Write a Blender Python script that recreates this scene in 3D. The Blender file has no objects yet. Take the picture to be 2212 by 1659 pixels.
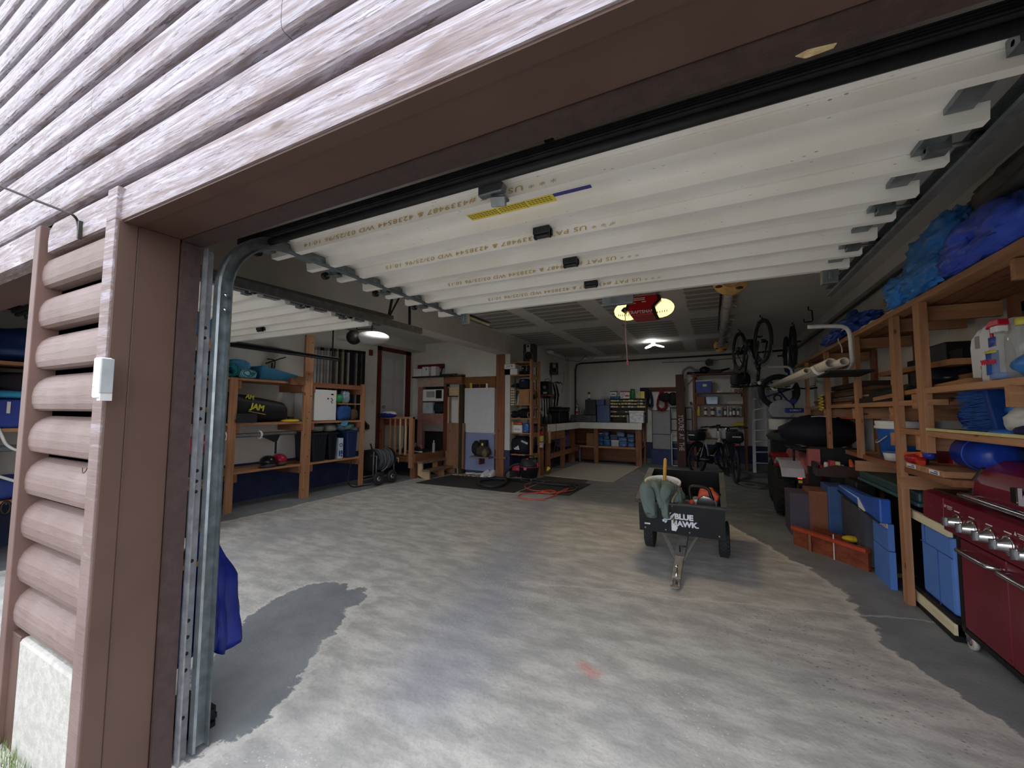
import bpy, bmesh, math, random
from mathutils import Vector, Matrix, noise, Euler
random.seed(7)
S = bpy.context.scene
COL = S.collection
PI = math.pi
V = Vector

# ------------------------------------------------------------------ camera model
FPX, HCAM = 868.0, 1.3
yaw, pit, rol = math.radians(-26.45), math.radians(3.8), math.radians(0.36)
_f = V((math.sin(yaw)*math.cos(pit), math.cos(yaw)*math.cos(pit), math.sin(pit)))
_r = V((math.cos(yaw), -math.sin(yaw), 0)); _u = _r.cross(_f)
CR = _r*math.cos(rol) + _u*math.sin(rol); CU = -_r*math.sin(rol) + _u*math.cos(rol); CF = _f
CAM = V((0, 0, HCAM))
cd = bpy.data.cameras.new('camera'); cam = bpy.data.objects.new('camera', cd); COL.objects.link(cam)
cam.matrix_world = Matrix(((CR.x, CU.x, -CF.x, 0), (CR.y, CU.y, -CF.y, 0), (CR.z, CU.z, -CF.z, HCAM), (0, 0, 0, 1)))
cd.sensor_fit = 'HORIZONTAL'; cd.sensor_width = 36; cd.lens = FPX/2212*36; cd.clip_start = .02; cd.clip_end = 200
S.camera = cam

def at(px, py, x=None, y=None, z=None):
    """world point seen at a photograph pixel, on the plane x=, y= or z="""
    d = CR*((px-1106)/FPX) - CU*((py-829.5)/FPX) + CF
    t = x/d.x if x is not None else y/d.y if y is not None else (z-HCAM)/d.z
    return CAM + d*t
def fl(px, py): return at(px, py, z=0)

# ------------------------------------------------------------------ mesh building
class MB:
    def __init__(s): s.v = []; s.f = []; s.sm = []
    def add(s, vs, fs, smooth=False):
        b = len(s.v); s.v += [V(p) for p in vs]; s.f += [tuple(b+i for i in f) for f in fs]; s.sm += [smooth]*len(fs); return s
    def box(s, x0, x1, y0, y1, z0, z1):
        return s.add([(x0,y0,z0),(x1,y0,z0),(x1,y1,z0),(x0,y1,z0),(x0,y0,z1),(x1,y0,z1),(x1,y1,z1),(x0,y1,z1)],
                     [(0,3,2,1),(4,5,6,7),(0,1,5,4),(1,2,6,5),(2,3,7,6),(3,0,4,7)])
    def obox(s, c, sz, rot=(0,0,0)):
        R = Euler(rot).to_matrix(); c = V(c); h = V(sz)/2
        p = [c + R@V((h.x*a, h.y*b, h.z*d)) for d in (-1,1) for b in (-1,1) for a in (-1,1)]
        return s.add(p, [(0,2,3,1),(4,5,7,6),(0,1,5,4),(1,3,7,5),(3,2,6,7),(2,0,4,6)])
    def beam(s, a, b, w, h, up=(0,0,1)):
        a, b = V(a), V(b); d = (b-a).normalized(); u = V(up)
        if abs(d.dot(u)) > .99: u = V((0,1,0))
        r = d.cross(u).normalized(); u = r.cross(d)
        p = [q + r*(w/2*i) + u*(h/2*j) for q in (a, b) for j in (-1,1) for i in (-1,1)]
        return s.add(p, [(0,2,3,1),(4,5,7,6),(0,1,5,4),(1,3,7,5),(3,2,6,7),(2,0,4,6)])
    def cyl(s, a, b, r0, r1=None, n=16, cap=True):
        r1 = r0 if r1 is None else r1
        a, b = V(a), V(b); d = (b-a).normalized(); u = V((0,0,1)) if abs(d.z) < .95 else V((1,0,0))
        x = d.cross(u).normalized(); y = d.cross(x)
        k = len(s.v); 
        for q, r in ((a, r0), (b, r1)):
            s.v += [q + x*(r*math.cos(2*PI*i/n)) + y*(r*math.sin(2*PI*i/n)) for i in range(n)]
        for i in range(n):
            s.f.append((k+i, k+(i+1)%n, k+n+(i+1)%n, k+n+i)); s.sm.append(True)
        if cap:
            s.f.append(tuple(k+i for i in range(n))); s.sm.append(False)
            s.f.append(tuple(k+n+i for i in range(n))); s.sm.append(False)
        return s
    def tube(s, path, r, n=8, closed=False):
        P = [V(p) for p in path]; m = len(P); k = len(s.v); u = None
        rr = r if hasattr(r, '__len__') else [r]*m
        for i in range(m):
            if closed: t = P[(i+1)%m] - P[i-1]
            else: t = P[min(i+1,m-1)] - P[max(i-1,0)]
            t = t.normalized() if t.length > 1e-9 else V((0,0,1))
            if u is None: u = t.orthogonal().normalized()
            u = (u - t*u.dot(t)); u = u.normalized() if u.length > 1e-6 else t.orthogonal().normalized()
            w = t.cross(u)
            s.v += [P[i] + u*(rr[i]*math.cos(2*PI*j/n)) + w*(rr[i]*math.sin(2*PI*j/n)) for j in range(n)]
        for i in range(m if closed else m-1):
            a, b = k+i*n, k+((i+1)%m)*n
            for j in range(n):
                s.f.append((a+j, a+(j+1)%n, b+(j+1)%n, b+j)); s.sm.append(True)
        if not closed:
            s.f.append(tuple(k+j for j in range(n))); s.f.append(tuple(k+(m-1)*n+j for j in range(n))); s.sm += [False]*2
        return s
    def lathe(s, prof, c=(0,0,0), axis='z', n=24, sx=1, sy=1):
        k = len(s.v); c = V(c)
        def w(x, y, z): return V((x,y,z)) if axis == 'z' else V((x,z,y)) if axis == 'y' else V((z,x,y))
        for r, z in prof:
            s.v += [c + w(max(r,1e-4)*sx*math.cos(2*PI*i/n), max(r,1e-4)*sy*math.sin(2*PI*i/n), z) for i in range(n)]
        for j in range(len(prof)-1):
            for i in range(n):
                s.f.append((k+j*n+i, k+j*n+(i+1)%n, k+(j+1)*n+(i+1)%n, k+(j+1)*n+i)); s.sm.append(True)
        s.f.append(tuple(k+i for i in range(n))); s.f.append(tuple(k+(len(prof)-1)*n+i for i in range(n))); s.sm += [False]*2
        return s
    def torus(s, c, R, r, axis='z', n=32, m=8, sc=(1,1)):
        c = V(c); pts = []
        for i in range(n):
            a = 2*PI*i/n; x, y = R*math.cos(a)*sc[0], R*math.sin(a)*sc[1]
            pts.append(c + (V((x,y,0)) if axis == 'z' else V((x,0,y)) if axis == 'y' else V((0,x,y))))
        return s.tube(pts, r, m, True)
    def ell(s, c, r, n=16):
        if not hasattr(r, '__len__'): r = (r,r,r)
        pr = [(math.sin(PI*i/(n//2)), -math.cos(PI*i/(n//2))) for i in range(n//2+1)]
        b = MB().lathe(pr, n=n)
        return s.add([V(c)+V((p.x*r[0], p.y*r[1], p.z*r[2])) for p in b.v], b.f, True)
    def prism(s, poly, axis, a0, a1, smooth=False):
        def w(u, q, a): return (a,u,q) if axis == 'x' else (u,a,q) if axis == 'y' else (u,q,a)
        n = len(poly); vs = [w(u,q,a0) for u, q in poly] + [w(u,q,a1) for u, q in poly]
        fs = [tuple(range(n)), tuple(range(n,2*n))]
        s.add(vs, fs); k = len(s.v)-2*n
        for i in range(n):
            s.f.append((k+i, k+(i+1)%n, k+n+(i+1)%n, k+n+i)); s.sm.append(smooth)
        return s
    def quad(s, a, b, c, d, th=0.004):
        """flat sheet with a thickness"""
        a, b, c, d = V(a), V(b), V(c), V(d); n = (b-a).cross(d-a).normalized()*th
        return s.add([a,b,c,d,a+n,b+n,c+n,d+n], [(0,3,2,1),(4,5,6,7),(0,1,5,4),(1,2,6,5),(2,3,7,6),(3,0,4,7)])
    def grid(s, fn, nu, nv, th=0.0, closed_u=False):
        P = [[V(fn(i/nu, j/nv)) for j in range(nv+1)] for i in range(nu+1)]
        k = len(s.v); W = nv+1
        s.v += [p for row in P for p in row]
        for i in range(nu):
            for j in range(nv):
                s.f.append((k+i*W+j, k+(i+1)*W+j, k+(i+1)*W+j+1, k+i*W+j+1)); s.sm.append(True)
        return s
    def blob(s, c, r, seed=0, amp=.25, freq=2.0, n=40, ridged=True, flat=None, sq=1.0, fold=None, clamp=None):
        """a crumpled soft lump; fold stretches the creases along one axis"""
        c = V(c); o = V((seed*7.3, seed*3.1, seed*5.7)); b = MB().ell((0,0,0), 1, n); vs = []
        for p in b.v:
            q = V(p)
            if sq != 1: q = V([math.copysign(abs(t)**sq, t) for t in q])
            w = V((q.x*freq, q.y*freq, q.z*freq))
            if fold: w = V((w.x*fold[0], w.y*fold[1], w.z*fold[2]))
            h = noise.noise(w+o); h2 = noise.noise(w*2.1+o)
            d = (1-2*abs(h)) - .4 if ridged else h
            d += .45*((1-2*abs(h2))-.4 if ridged else h2)
            q = q*(1+amp*d)
            z = q.z*r[2]
            if flat is not None: z = max(z, flat*r[2])
            w = V((q.x*r[0], q.y*r[1], z))
            if clamp or (clamp is None and sq != 1): w = V([max(-r[i], min(r[i], w[i])) for i in range(3)])
            vs.append(c + w)
        return s.add(vs, b.f, True)
    def join(s, o): return s.add(o.v, o.f) if False else s._j(o)
    def _j(s, o):
        b = len(s.v); s.v += [V(p) for p in o.v]; s.f += [tuple(b+i for i in f) for f in o.f]; s.sm += o.sm; return s
    def xf(s, M):
        s.v = [M@p for p in s.v]; return s
    def rot(s, c, rx=0, ry=0, rz=0):
        c = V(c); R = Euler((rx,ry,rz)).to_matrix(); s.v = [c + R@(p-c) for p in s.v]; return s

INV = {}
def build(name, mb, mat, parent=None, local=False, bevel=0, sub=0, label=None, keep=False):
    vs = mb.v
    lo = V([min(p[i] for p in vs) for i in range(3)]); hi = V([max(p[i] for p in vs) for i in range(3)])
    org = V((0,0,0))
    if parent is None:
        if not keep: org = V(((lo.x+hi.x)/2, (lo.y+hi.y)/2, lo.z))
        vs = [p-org for p in vs]
    elif not local:
        Mi = INV[parent.name]; vs = [Mi@p for p in vs]
    me = bpy.data.meshes.new(name); me.from_pydata([tuple(p) for p in vs], [], mb.f)
    me.polygons.foreach_set('use_smooth', mb.sm)
    bm = bmesh.new(); bm.from_mesh(me); bmesh.ops.recalc_face_normals(bm, faces=bm.faces); bm.to_mesh(me); bm.free()
    d = hi-lo
    if isinstance(mat, tuple): mat = mat[max(range(3), key=lambda i: d[i])]
    me.materials.append(mat)
    o = bpy.data.objects.new(name, me); COL.objects.link(o)
    if parent is not None: o.parent = parent; INV[o.name] = INV[parent.name]
    else: o.location = org; INV[o.name] = Matrix.Translation(-org)
    if bevel:
        m = o.modifiers.new('b', 'BEVEL'); m.width = bevel; m.segments = 2; m.limit_method = 'ANGLE'; m.angle_limit = .6
    if sub:
        m = o.modifiers.new('s', 'SUBSURF'); m.levels = sub; m.render_levels = sub
    if label: o['label'] = label
    return o
def T(name, label, cat, loc=(0,0,0), rz=0, group=None, rot=None):
    e = bpy.data.objects.new(name, None); COL.objects.link(e); e.empty_display_size = .1
    e.location = loc; e.rotation_euler = rot if rot else (0,0,rz)
    INV[e.name] = (Matrix.Translation(V(loc)) @ Euler(rot if rot else (0,0,rz)).to_matrix().to_4x4()).inverted()
    e['label'] = label; e['category'] = cat; e['kind'] = 'thing'
    if group: e['group'] = group
    return e
def one(name, mb, mat, label, cat, group=None, **k):
    o = build(name, mb, mat, **k); o['label'] = label; o['category'] = cat; o['kind'] = 'thing'
    if group: o['group'] = group
    return o
def struct(name, mb, mat, parent=None, **k):
    o = build(name, mb, mat, parent, keep=True, **k)
    if parent is None: o['kind'] = 'structure'
    return o
def dup(o, loc=None, rot=None, label=None, parent=None):
    c = o.copy(); COL.objects.link(c)
    if parent is not None: c.parent = parent
    if loc is not None: c.location = loc
    if rot is not None: c.rotation_euler = rot
    if label: c['label'] = label
    for ch in [q for q in bpy.data.objects if q.parent == o]: dup(ch, parent=c)
    return c
def box(x0,x1,y0,y1,z0,z1): return MB().box(x0,x1,y0,y1,z0,z1)

def text_mb(body, M, size, depth=.002, align='CENTER', space=1.0, bold=0.0):
    """lettering as a thin solid; M places its local xy plane"""
    cu = bpy.data.curves.new('t', 'FONT'); cu.body = body; cu.size = size; cu.extrude = depth/2
    cu.align_x = align; cu.align_y = 'CENTER'; cu.space_character = space; cu.offset = bold; cu.resolution_u = 3
    o = bpy.data.objects.new('t', cu); COL.objects.link(o)
    dg = bpy.context.evaluated_depsgraph_get(); me = bpy.data.meshes.new_from_object(o.evaluated_get(dg))
    mb = MB(); mb.add([M@v.co for v in me.vertices], [tuple(p.vertices) for p in me.polygons])
    bpy.data.objects.remove(o); bpy.data.curves.remove(cu); bpy.data.meshes.remove(me)
    return mb
def frame_M(o, x, y):
    """matrix from an origin and the directions of the lettering's right and up"""
    x = V(x).normalized(); y = V(y); z = x.cross(y).normalized(); y = z.cross(x)
    return Matrix(((x.x,y.x,z.x,o[0]),(x.y,y.y,z.y,o[1]),(x.z,y.z,z.z,o[2]),(0,0,0,1)))

# ------------------------------------------------------------------ materials
def lin(c):
    return tuple((x/255/12.92 if x/255 <= .04045 else ((x/255+.055)/1.055)**2.4) for x in c)
class NT:
    def __init__(s, name, rough=.6, metal=0, spec=.5):
        s.m = bpy.data.materials.new(name); s.m.use_nodes = True; s.t = s.m.node_tree
        s.b = s.t.nodes['Principled BSDF']; s.b.inputs['Roughness'].default_value = rough; s.b.inputs['Metallic'].default_value = metal
        s.b.inputs['Specular IOR Level'].default_value = spec
    def n(s, typ, **k):
        q = s.t.nodes.new(typ)
        for a, v in k.items(): setattr(q, a, v)
        return q
    def link(s, a, b): s.t.links.new(a, b)
    def put(s, sock, v):
        if hasattr(v, 'is_linked') or isinstance(v, bpy.types.NodeSocket): s.link(v, sock)
        else: sock.default_value = v
    def math(s, op, a, b=0.0, c=0.0):
        q = s.n('ShaderNodeMath', operation=op)
        for i, v in enumerate((a, b, c)): s.put(q.inputs[i], v)
        return q.outputs[0]
    def coords(s, kind='Object', scale=(1,1,1), loc=(0,0,0)):
        if kind == 'World': src = s.n('ShaderNodeNewGeometry').outputs['Position']
        else: src = s.n('ShaderNodeTexCoord').outputs[kind]
        mp = s.n('ShaderNodeMapping'); s.link(src, mp.inputs[0]); mp.inputs['Scale'].default_value = scale; mp.inputs['Location'].default_value = loc
        return mp.outputs[0]
    def noise(s, co, scale, detail=4, rough=.55, dist=0):
        q = s.n('ShaderNodeTexNoise'); s.link(co, q.inputs['Vector']); q.inputs['Scale'].default_value = scale
        q.inputs['Detail'].default_value = detail; q.inputs['Roughness'].default_value = rough; q.inputs['Distortion'].default_value = dist
        return q.outputs[0]
    def vor(s, co, scale, feature='F1'):
        q = s.n('ShaderNodeTexVoronoi', feature=feature); s.link(co, q.inputs['Vector']); q.inputs['Scale'].default_value = scale
        return q.outputs['Distance']
    def step(s, v, a, b, o0=0.0, o1=1.0):
        q = s.n('ShaderNodeMapRange', interpolation_type='SMOOTHSTEP'); s.put(q.inputs[0], v)
        for i, x in enumerate((a, b, o0, o1)): q.inputs[i+1].default_value = x
        return q.outputs[0]
    def mix(s, fac, a, b):
        q = s.n('ShaderNodeMix', data_type='RGBA')
        s.put(q.inputs[0], fac)
        for i, v in ((6, a), (7, b)):
            if isinstance(v, tuple): q.inputs[i].default_value = (*v, 1) if len(v) == 3 else v
            else: s.link(v, q.inputs[i])
        return q.outputs[2]
    def color(s, v): s.link(v, s.b.inputs['Base Color']) if not isinstance(v, tuple) else setattr(s.b.inputs['Base Color'], 'default_value', (*v, 1)); return s
    def bump(s, h, strength=.3, dist=.01):
        q = s.n('ShaderNodeBump'); q.inputs['Strength'].default_value = strength; q.inputs['Distance'].default_value = dist
        s.link(h, q.inputs['Height']); s.link(q.outputs[0], s.b.inputs['Normal']); return s
MATS = {}
def mk(col, rough=.6, metal=0, var=.12, scale=9, bump=0, bscale=None, spec=.4, name=None):
    key = (col, rough, metal, var, scale, bump)
    if key in MATS: return MATS[key]
    t = NT(name or 'm_%d_%d_%d' % col, rough, metal, spec); c = lin(col)
    co = t.coords(); f = t.noise(co, scale, 3)
    a = tuple(x*(1-var) for x in c); b = tuple(min(1, x*(1+var)) for x in c)
    t.color(t.mix(t.step(f, .3, .7), a, b))
    if bump: t.bump(t.noise(co, bscale or scale*4, 4), bump, .005)
    MATS[key] = t.m; return t.m
def wood(name, c1, c2, knots=True, rough=.65, dark=None):
    out = []
    for ax in range(3):
        t = NT(name+'_xyz'[0]+'xyz'[ax], rough, 0, .3); sc = [22, 22, 22]; sc[ax] = 1.3
        co = t.coords(scale=tuple(sc)); f = t.noise(co, 1.0, 5, .6, .6)
        col = t.mix(t.step(f, .32, .68), lin(c1), lin(c2))
        sc2 = [3, 3, 3]; big = t.noise(t.coords(scale=(2,2,2)), 1.0, 2)
        col = t.mix(t.math('MULTIPLY', t.step(big, .45, .75), .35), col, lin(tuple(int(x*.72) for x in c1)))
        if knots:
            sk = [9, 9, 9]; sk[ax] = 4
            v = t.vor(t.coords(scale=tuple(sk)), 1.0); col = t.mix(t.step(v, .06, .13, .85, 0), col, lin((70, 42, 28)))
        t.color(col); t.bump(f, .15, .004); out.append(t.m)
    return tuple(out)
def emit(col, st, name):
    t = NT(name); t.b.inputs['Emission Color'].default_value = (*lin(col), 1); t.b.inputs['Emission Strength'].default_value = st
    t.color(lin(col)); return t.m
def glass(name, col, alpha=.35, rough=.1):
    t = NT(name, rough, 0, .5); t.color(lin(col)); tr = t.n('ShaderNodeBsdfTransparent'); mx = t.n('ShaderNodeMixShader')
    mx.inputs[0].default_value = alpha; t.link(tr.outputs[0], mx.inputs[1]); t.link(t.b.outputs[0], mx.inputs[2])
    t.link(mx.outputs[0], t.t.nodes['Material Output'].inputs[0]); return t.m

WD = wood('fir', (158, 112, 80), (184, 138, 102))
WDD = wood('fir_brown', (124, 80, 56), (150, 102, 74))
WDP = wood('pine_pale', (190, 160, 124), (208, 182, 146), knots=False)
PLY = wood('plywood', (114, 74, 52), (142, 96, 68), knots=False)
REDW = wood('stained_red', (86, 40, 30), (108, 54, 40), knots=False)
GREYW = wood('worn_tread', (118, 98, 80), (146, 126, 104), knots=False)
STEEL = mk((150, 154, 158), .35, .9, .15, 14)
GALV = mk((128, 136, 140), .42, .8, .2, 20)
DARKST = mk((52, 54, 58), .45, .6, .2)
CHROME = mk((205, 205, 208), .16, 1.0, .03)
BLACK = mk((20, 20, 22), .5, 0, .2)
BLACKM = mk((26, 27, 29), .8, 0, .25, 20, .3)
RUBBER = mk((44, 46, 49), .75, 0, .2, 30, .25)
WHITEP = mk((226, 228, 228), .45, 0, .04)
OFFW = mk((214, 212, 204), .55, 0, .06)
PVC = mk((208, 200, 184), .4, 0, .05)
REDP = mk((150, 20, 28), .35, 0, .1)
CARD = mk((164, 124, 84), .8, 0, .1)
# ================================================================== the setting
XL, XR, YB, YL, XS, ZC = -5.97, 1.62, 10.7, 7.05, -3.55, 2.76   # left, right, back, left-bay back, bench side wall, ceiling
def floor_mat():
    t = NT('worn_concrete', .62, 0, .35); co = t.coords('World')
    sp = t.n('ShaderNodeSeparateXYZ'); t.link(co, sp.inputs[0]); x, y = sp.outputs[0], sp.outputs[1]
    nz = t.math('SUBTRACT', t.noise(co, 1.5, 7, .68), .5); nz2 = t.math('SUBTRACT', t.noise(co, 6, 6, .7), .5)
    jit = t.math('ADD', t.math('MULTIPLY', nz, .55), t.math('MULTIPLY', nz2, .16))
    def seg(ax, ay, bx_, by_):
        dx, dy = bx_-ax, by_-ay; L2 = dx*dx+dy*dy
        px, py = t.math('SUBTRACT', x, ax), t.math('SUBTRACT', y, ay)
        h = t.math('DIVIDE', t.math('ADD', t.math('MULTIPLY', px, dx), t.math('MULTIPLY', py, dy)), L2)
        h = t.math('MINIMUM', t.math('MAXIMUM', h, 0.0), 1.0)
        ex = t.math('SUBTRACT', px, t.math('MULTIPLY', h, dx)); ey = t.math('SUBTRACT', py, t.math('MULTIPLY', h, dy))
        return t.math('SQRT', t.math('ADD', t.math('MULTIPLY', ex, ex), t.math('MULTIPLY', ey, ey)))
    cloud = t.noise(co, 1.1, 5, .6, .4); fine = t.noise(co, 55, 4, .7); mid = t.noise(t.coords('World', (3, 7, 3)), 1.2, 5, .65)
    bare = t.mix(t.step(mid, .34, .68), lin((172, 171, 168)), lin((212, 210, 205)))
    bare = t.mix(t.math('MULTIPLY', t.step(cloud, .46, .68), .5), bare, lin((162, 163, 168)))
    d_blue = t.math('ADD', seg(-2.2, 5.3, -1.2, 1.7), jit)
    bare = t.mix(t.step(d_blue, .05, .42, .45, 0), bare, lin((150, 158, 178)))
    agg = t.vor(co, 46); bare = t.mix(t.math('MULTIPLY', t.step(agg, .22, .1), t.step(t.noise(co, .9, 2), .45, .62, 0, .8)), bare, lin((236, 234, 226)))
    pit_ = t.vor(t.coords('World', (1, 1.6, 1)), 24); d_pit = seg(.35, 3.0, .75, 2.4)
    bare = t.mix(t.math('MULTIPLY', t.step(pit_, .2, .12), t.step(t.math('ADD', d_pit, nz), .1, .5, .7, 0)), bare, lin((98, 94, 90)))
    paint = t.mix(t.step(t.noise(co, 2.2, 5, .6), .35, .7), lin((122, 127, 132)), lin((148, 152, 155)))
    # worn paint survives along the walls, behind the work area and in one patch by the left door post
    e = t.math('ADD', .84, t.math('MULTIPLY', t.math('MAXIMUM', t.math('SUBTRACT', 3.0, y), 0.0), .5))
    e = t.math('SUBTRACT', e, t.math('MULTIPLY', t.math('MAXIMUM', t.math('SUBTRACT', y, 3.8), 0.0), .42))
    mR = t.math('SUBTRACT', t.math('ADD', x, t.math('MULTIPLY', jit, .55)), e)
    mL = t.math('SUBTRACT', t.math('SUBTRACT', -5.1, x), t.math('MULTIPLY', jit, .4))
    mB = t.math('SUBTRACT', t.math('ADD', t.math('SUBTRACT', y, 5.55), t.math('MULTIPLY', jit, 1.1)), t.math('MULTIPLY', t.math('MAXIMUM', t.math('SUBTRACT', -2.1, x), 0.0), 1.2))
    mP = t.math('SUBTRACT', .27, t.math('ADD', seg(-1.95, 1.1, -2.5, 1.95), t.math('MULTIPLY', jit, 1.0)))
    mP2 = t.math('SUBTRACT', .10, t.math('ADD', seg(-2.35, 1.5, -2.3, 2.15), t.math('MULTIPLY', jit, 1.1)))
    mk_ = t.math('MAXIMUM', t.math('MAXIMUM', mR, mL), t.math('MAXIMUM', mP, mP2))
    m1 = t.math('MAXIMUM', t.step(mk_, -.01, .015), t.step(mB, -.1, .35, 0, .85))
    edge = t.math('MULTIPLY', t.step(mk_, -.09, -.02), t.step(mk_, -.005, .0, 1, 0))
    bare = t.mix(t.math('MULTIPLY', edge, .55), bare, lin((226, 224, 216)))
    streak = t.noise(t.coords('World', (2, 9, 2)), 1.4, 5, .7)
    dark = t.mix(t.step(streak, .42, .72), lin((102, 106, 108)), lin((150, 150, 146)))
    paint = t.mix(t.step(mB, 0, .6), paint, dark)  # tone goes darker and streaky towards the back
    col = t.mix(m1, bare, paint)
    ck = t.math('ABSOLUTE', t.math('SUBTRACT', t.math('ADD', y, t.math('MULTIPLY', jit, .3)), t.math('ADD', 3.2, t.math('MULTIPLY', x, .26))))
    ck = t.math('MULTIPLY', t.step(ck, .004, .02, .5, 0), t.step(x, -1.6, -1.2)); col = t.mix(ck, col, lin((226, 222, 212)))
    red = t.math('ADD', seg(-.62, 2.1, -.56, 2.06), t.math('MULTIPLY', nz2, .12)); col = t.mix(t.step(red, .0, .06, .45, 0), col, lin((214, 90, 90)))
    col = t.mix(t.math('MULTIPLY', t.step(fine, .5, .75), .35), col, lin((128, 126, 122)))
    t.color(col); t.bump(t.math('ADD', fine, t.math('MULTIPLY', agg, .6)), .25, .004)
    return t.m
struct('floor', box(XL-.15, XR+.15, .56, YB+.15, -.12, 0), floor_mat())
gm = NT('driveway_gravel', .9); gco = gm.coords('World'); gm.color(gm.mix(gm.step(gm.noise(gco, 14, 6, .7), .35, .7), lin((120, 114, 104)), lin((168, 162, 152)))); gm.bump(gm.noise(gco, 40), .5, .01)
struct('ground', box(-30, 30, -40, .56, -.2, -.03), gm.m)

def wall_mat(name, up, blue=True, grey_base=0):
    t = NT(name, .6, 0, .3); co = t.coords('World'); sp = t.n('ShaderNodeSeparateXYZ'); t.link(co, sp.inputs[0]); z = sp.outputs[2]
    c = t.mix(t.step(t.noise(co, 1.6, 4), .35, .7), lin(up), lin(tuple(int(v*.95) for v in up)))
    sc = t.noise(t.coords('World', (5, 5, 1.2)), 1.5, 5); c = t.mix(t.step(sc, .62, .75, 0, .25), c, lin((150, 144, 134)))
    if blue:
        b = t.mix(t.step(t.noise(co, 3, 4), .4, .7), lin((44, 52, 84)), lin((54, 62, 96)))
        b = t.mix(t.step(t.vor(t.coords('World', (14, 14, 22)), 1.0), .05, .09, .5, 0), b, lin((130, 136, 150)))
        c = t.mix(t.step(z, .53, .532), b, c)
    if grey_base: c = t.mix(t.step(z, grey_base, grey_base+.004), lin((104, 106, 106)), c)  # plain grey strip along the wall foot
    t.color(c); t.bump(t.noise(co, 30, 4), .06, .004); return t.m
WL = wall_mat('wall_paint_white', (222, 220, 214))
WB = wall_mat('wall_paint_back', (214, 213, 207), True, .12)
struct('wall_left', box(XL-.12, XL, .85, YL+.1, 0, ZC), WL)
struct('wall_right', box(XR, XR+.12, .85, YB+.12, 0, ZC), WB)
struct('wall_back', box(XS-.12, XR, YB, YB+.12, 0, ZC), WB)
struct('wall_left_back', box(XL, XS-.12, YL, YL+.12, 0, ZC), WL)
struct('wall_bench', box(XS-.12, XS, YL, YB, 0, ZC), WB)
def ceil_mat():
    t = NT('unfinished_drywall', .75, 0, .2); co = t.coords('World'); sp = t.n('ShaderNodeSeparateXYZ'); t.link(co, sp.inputs[0]); x, y = sp.outputs[0], sp.outputs[1]
    base = t.mix(t.step(t.noise(co, 2, 4), .4, .7), lin((212, 211, 207)), lin((202, 201, 198)))
    j = t.math('MULTIPLY', t.math('SUBTRACT', t.noise(co, 7, 4), .5), .07)
    fx = t.math('FRACT', t.math('DIVIDE', t.math('ADD', t.math('ADD', x, 3.62), j), 1.06)); fy = t.math('FRACT', t.math('DIVIDE', t.math('ADD', t.math('SUBTRACT', y, 4.55), j), 2.0))
    mx = t.math('MULTIPLY', t.step(fx, .14, .17), t.step(fx, .9, .93, 1, 0))
    my = t.math('MULTIPLY', t.step(fy, .12, .16), t.step(fy, .88, .92, 1, 0))
    reg = t.math('MULTIPLY', t.step(x, .42, .3, 1, 0) if False else t.step(x, .3, .36, 1, 0), t.step(y, 4.4, 4.6))
    xl = t.step(x, -3.6, -3.55)
    m = t.math('MULTIPLY', t.math('MULTIPLY', mx, my), t.math('MULTIPLY', reg, xl))
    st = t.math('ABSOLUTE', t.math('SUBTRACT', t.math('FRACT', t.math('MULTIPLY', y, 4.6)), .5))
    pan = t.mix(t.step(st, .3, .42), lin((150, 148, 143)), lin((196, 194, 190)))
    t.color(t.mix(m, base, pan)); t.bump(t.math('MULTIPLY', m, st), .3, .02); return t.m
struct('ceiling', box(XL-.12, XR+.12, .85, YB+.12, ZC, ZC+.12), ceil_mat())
BEAMP = mk((206, 203, 197), .6, 0, .05, 3, .03)
struct('ceiling_beam', box(-3.84, -3.545, .85, YL+.1, 2.42, ZC), BEAMP)
struct('trim_soffit_left', box(XL, -5.64, 5.3, YL, 2.58, ZC), BEAMP)
struct('trim_ledger_right', box(1.53, XR, .85, YB, 2.63, ZC), mk((200, 198, 194), .6, 0, .05, 3))
struct('trim_conduit_right', MB().tube([(1.585, .9, 2.605), (1.585, YB-.02, 2.605)], .018, 8), mk((62, 62, 64), .6))

# ---- log-sided front wall
def siding_mat(name, wear):
    t = NT(name, .62, 0, .35); sc = t.coords('World', (1.2, 14, 14)); co = t.coords('World')
    g = t.noise(sc, 2.2, 7, .72, 1.2); g2 = t.noise(t.coords('World', (3.2, 60, 60)), 1.9, 6, .72, 1.0); big = t.noise(co, 1.7, 4, .6)
    paint = t.mix(t.step(big, .35, .65), lin((114, 95, 90)), lin((130, 113, 109)))
    pale = t.mix(t.step(g, .35, .65), lin((150, 142, 148)), lin((180, 176, 187)))
    sp = t.n('ShaderNodeSeparateXYZ'); t.link(co, sp.inputs[0])
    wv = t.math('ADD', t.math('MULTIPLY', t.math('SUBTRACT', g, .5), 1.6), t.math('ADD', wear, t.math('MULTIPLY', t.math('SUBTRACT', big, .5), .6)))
    wv = t.math('ADD', wv, t.math('MULTIPLY', t.math('SUBTRACT', sp.outputs[2], 1.95), .30))  # siding also turns paler towards the top
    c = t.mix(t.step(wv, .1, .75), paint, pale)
    c = t.mix(t.math('MULTIPLY', t.step(g2, .53, .62), t.step(wv, .2, .7, .3, .9)), c, lin((80, 66, 67)))
    v = t.vor(t.coords('World', (1.6, 5, 5)), 1.0); c = t.mix(t.step(v, .03, .07, .7, 0), c, lin((84, 64, 58)))
    t.color(c); t.bump(t.math('ADD', g2, g), .35, .004); return t.m
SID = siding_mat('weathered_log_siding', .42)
PITCH, ZSEAM = .171, 2.12
YF = .66
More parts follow.
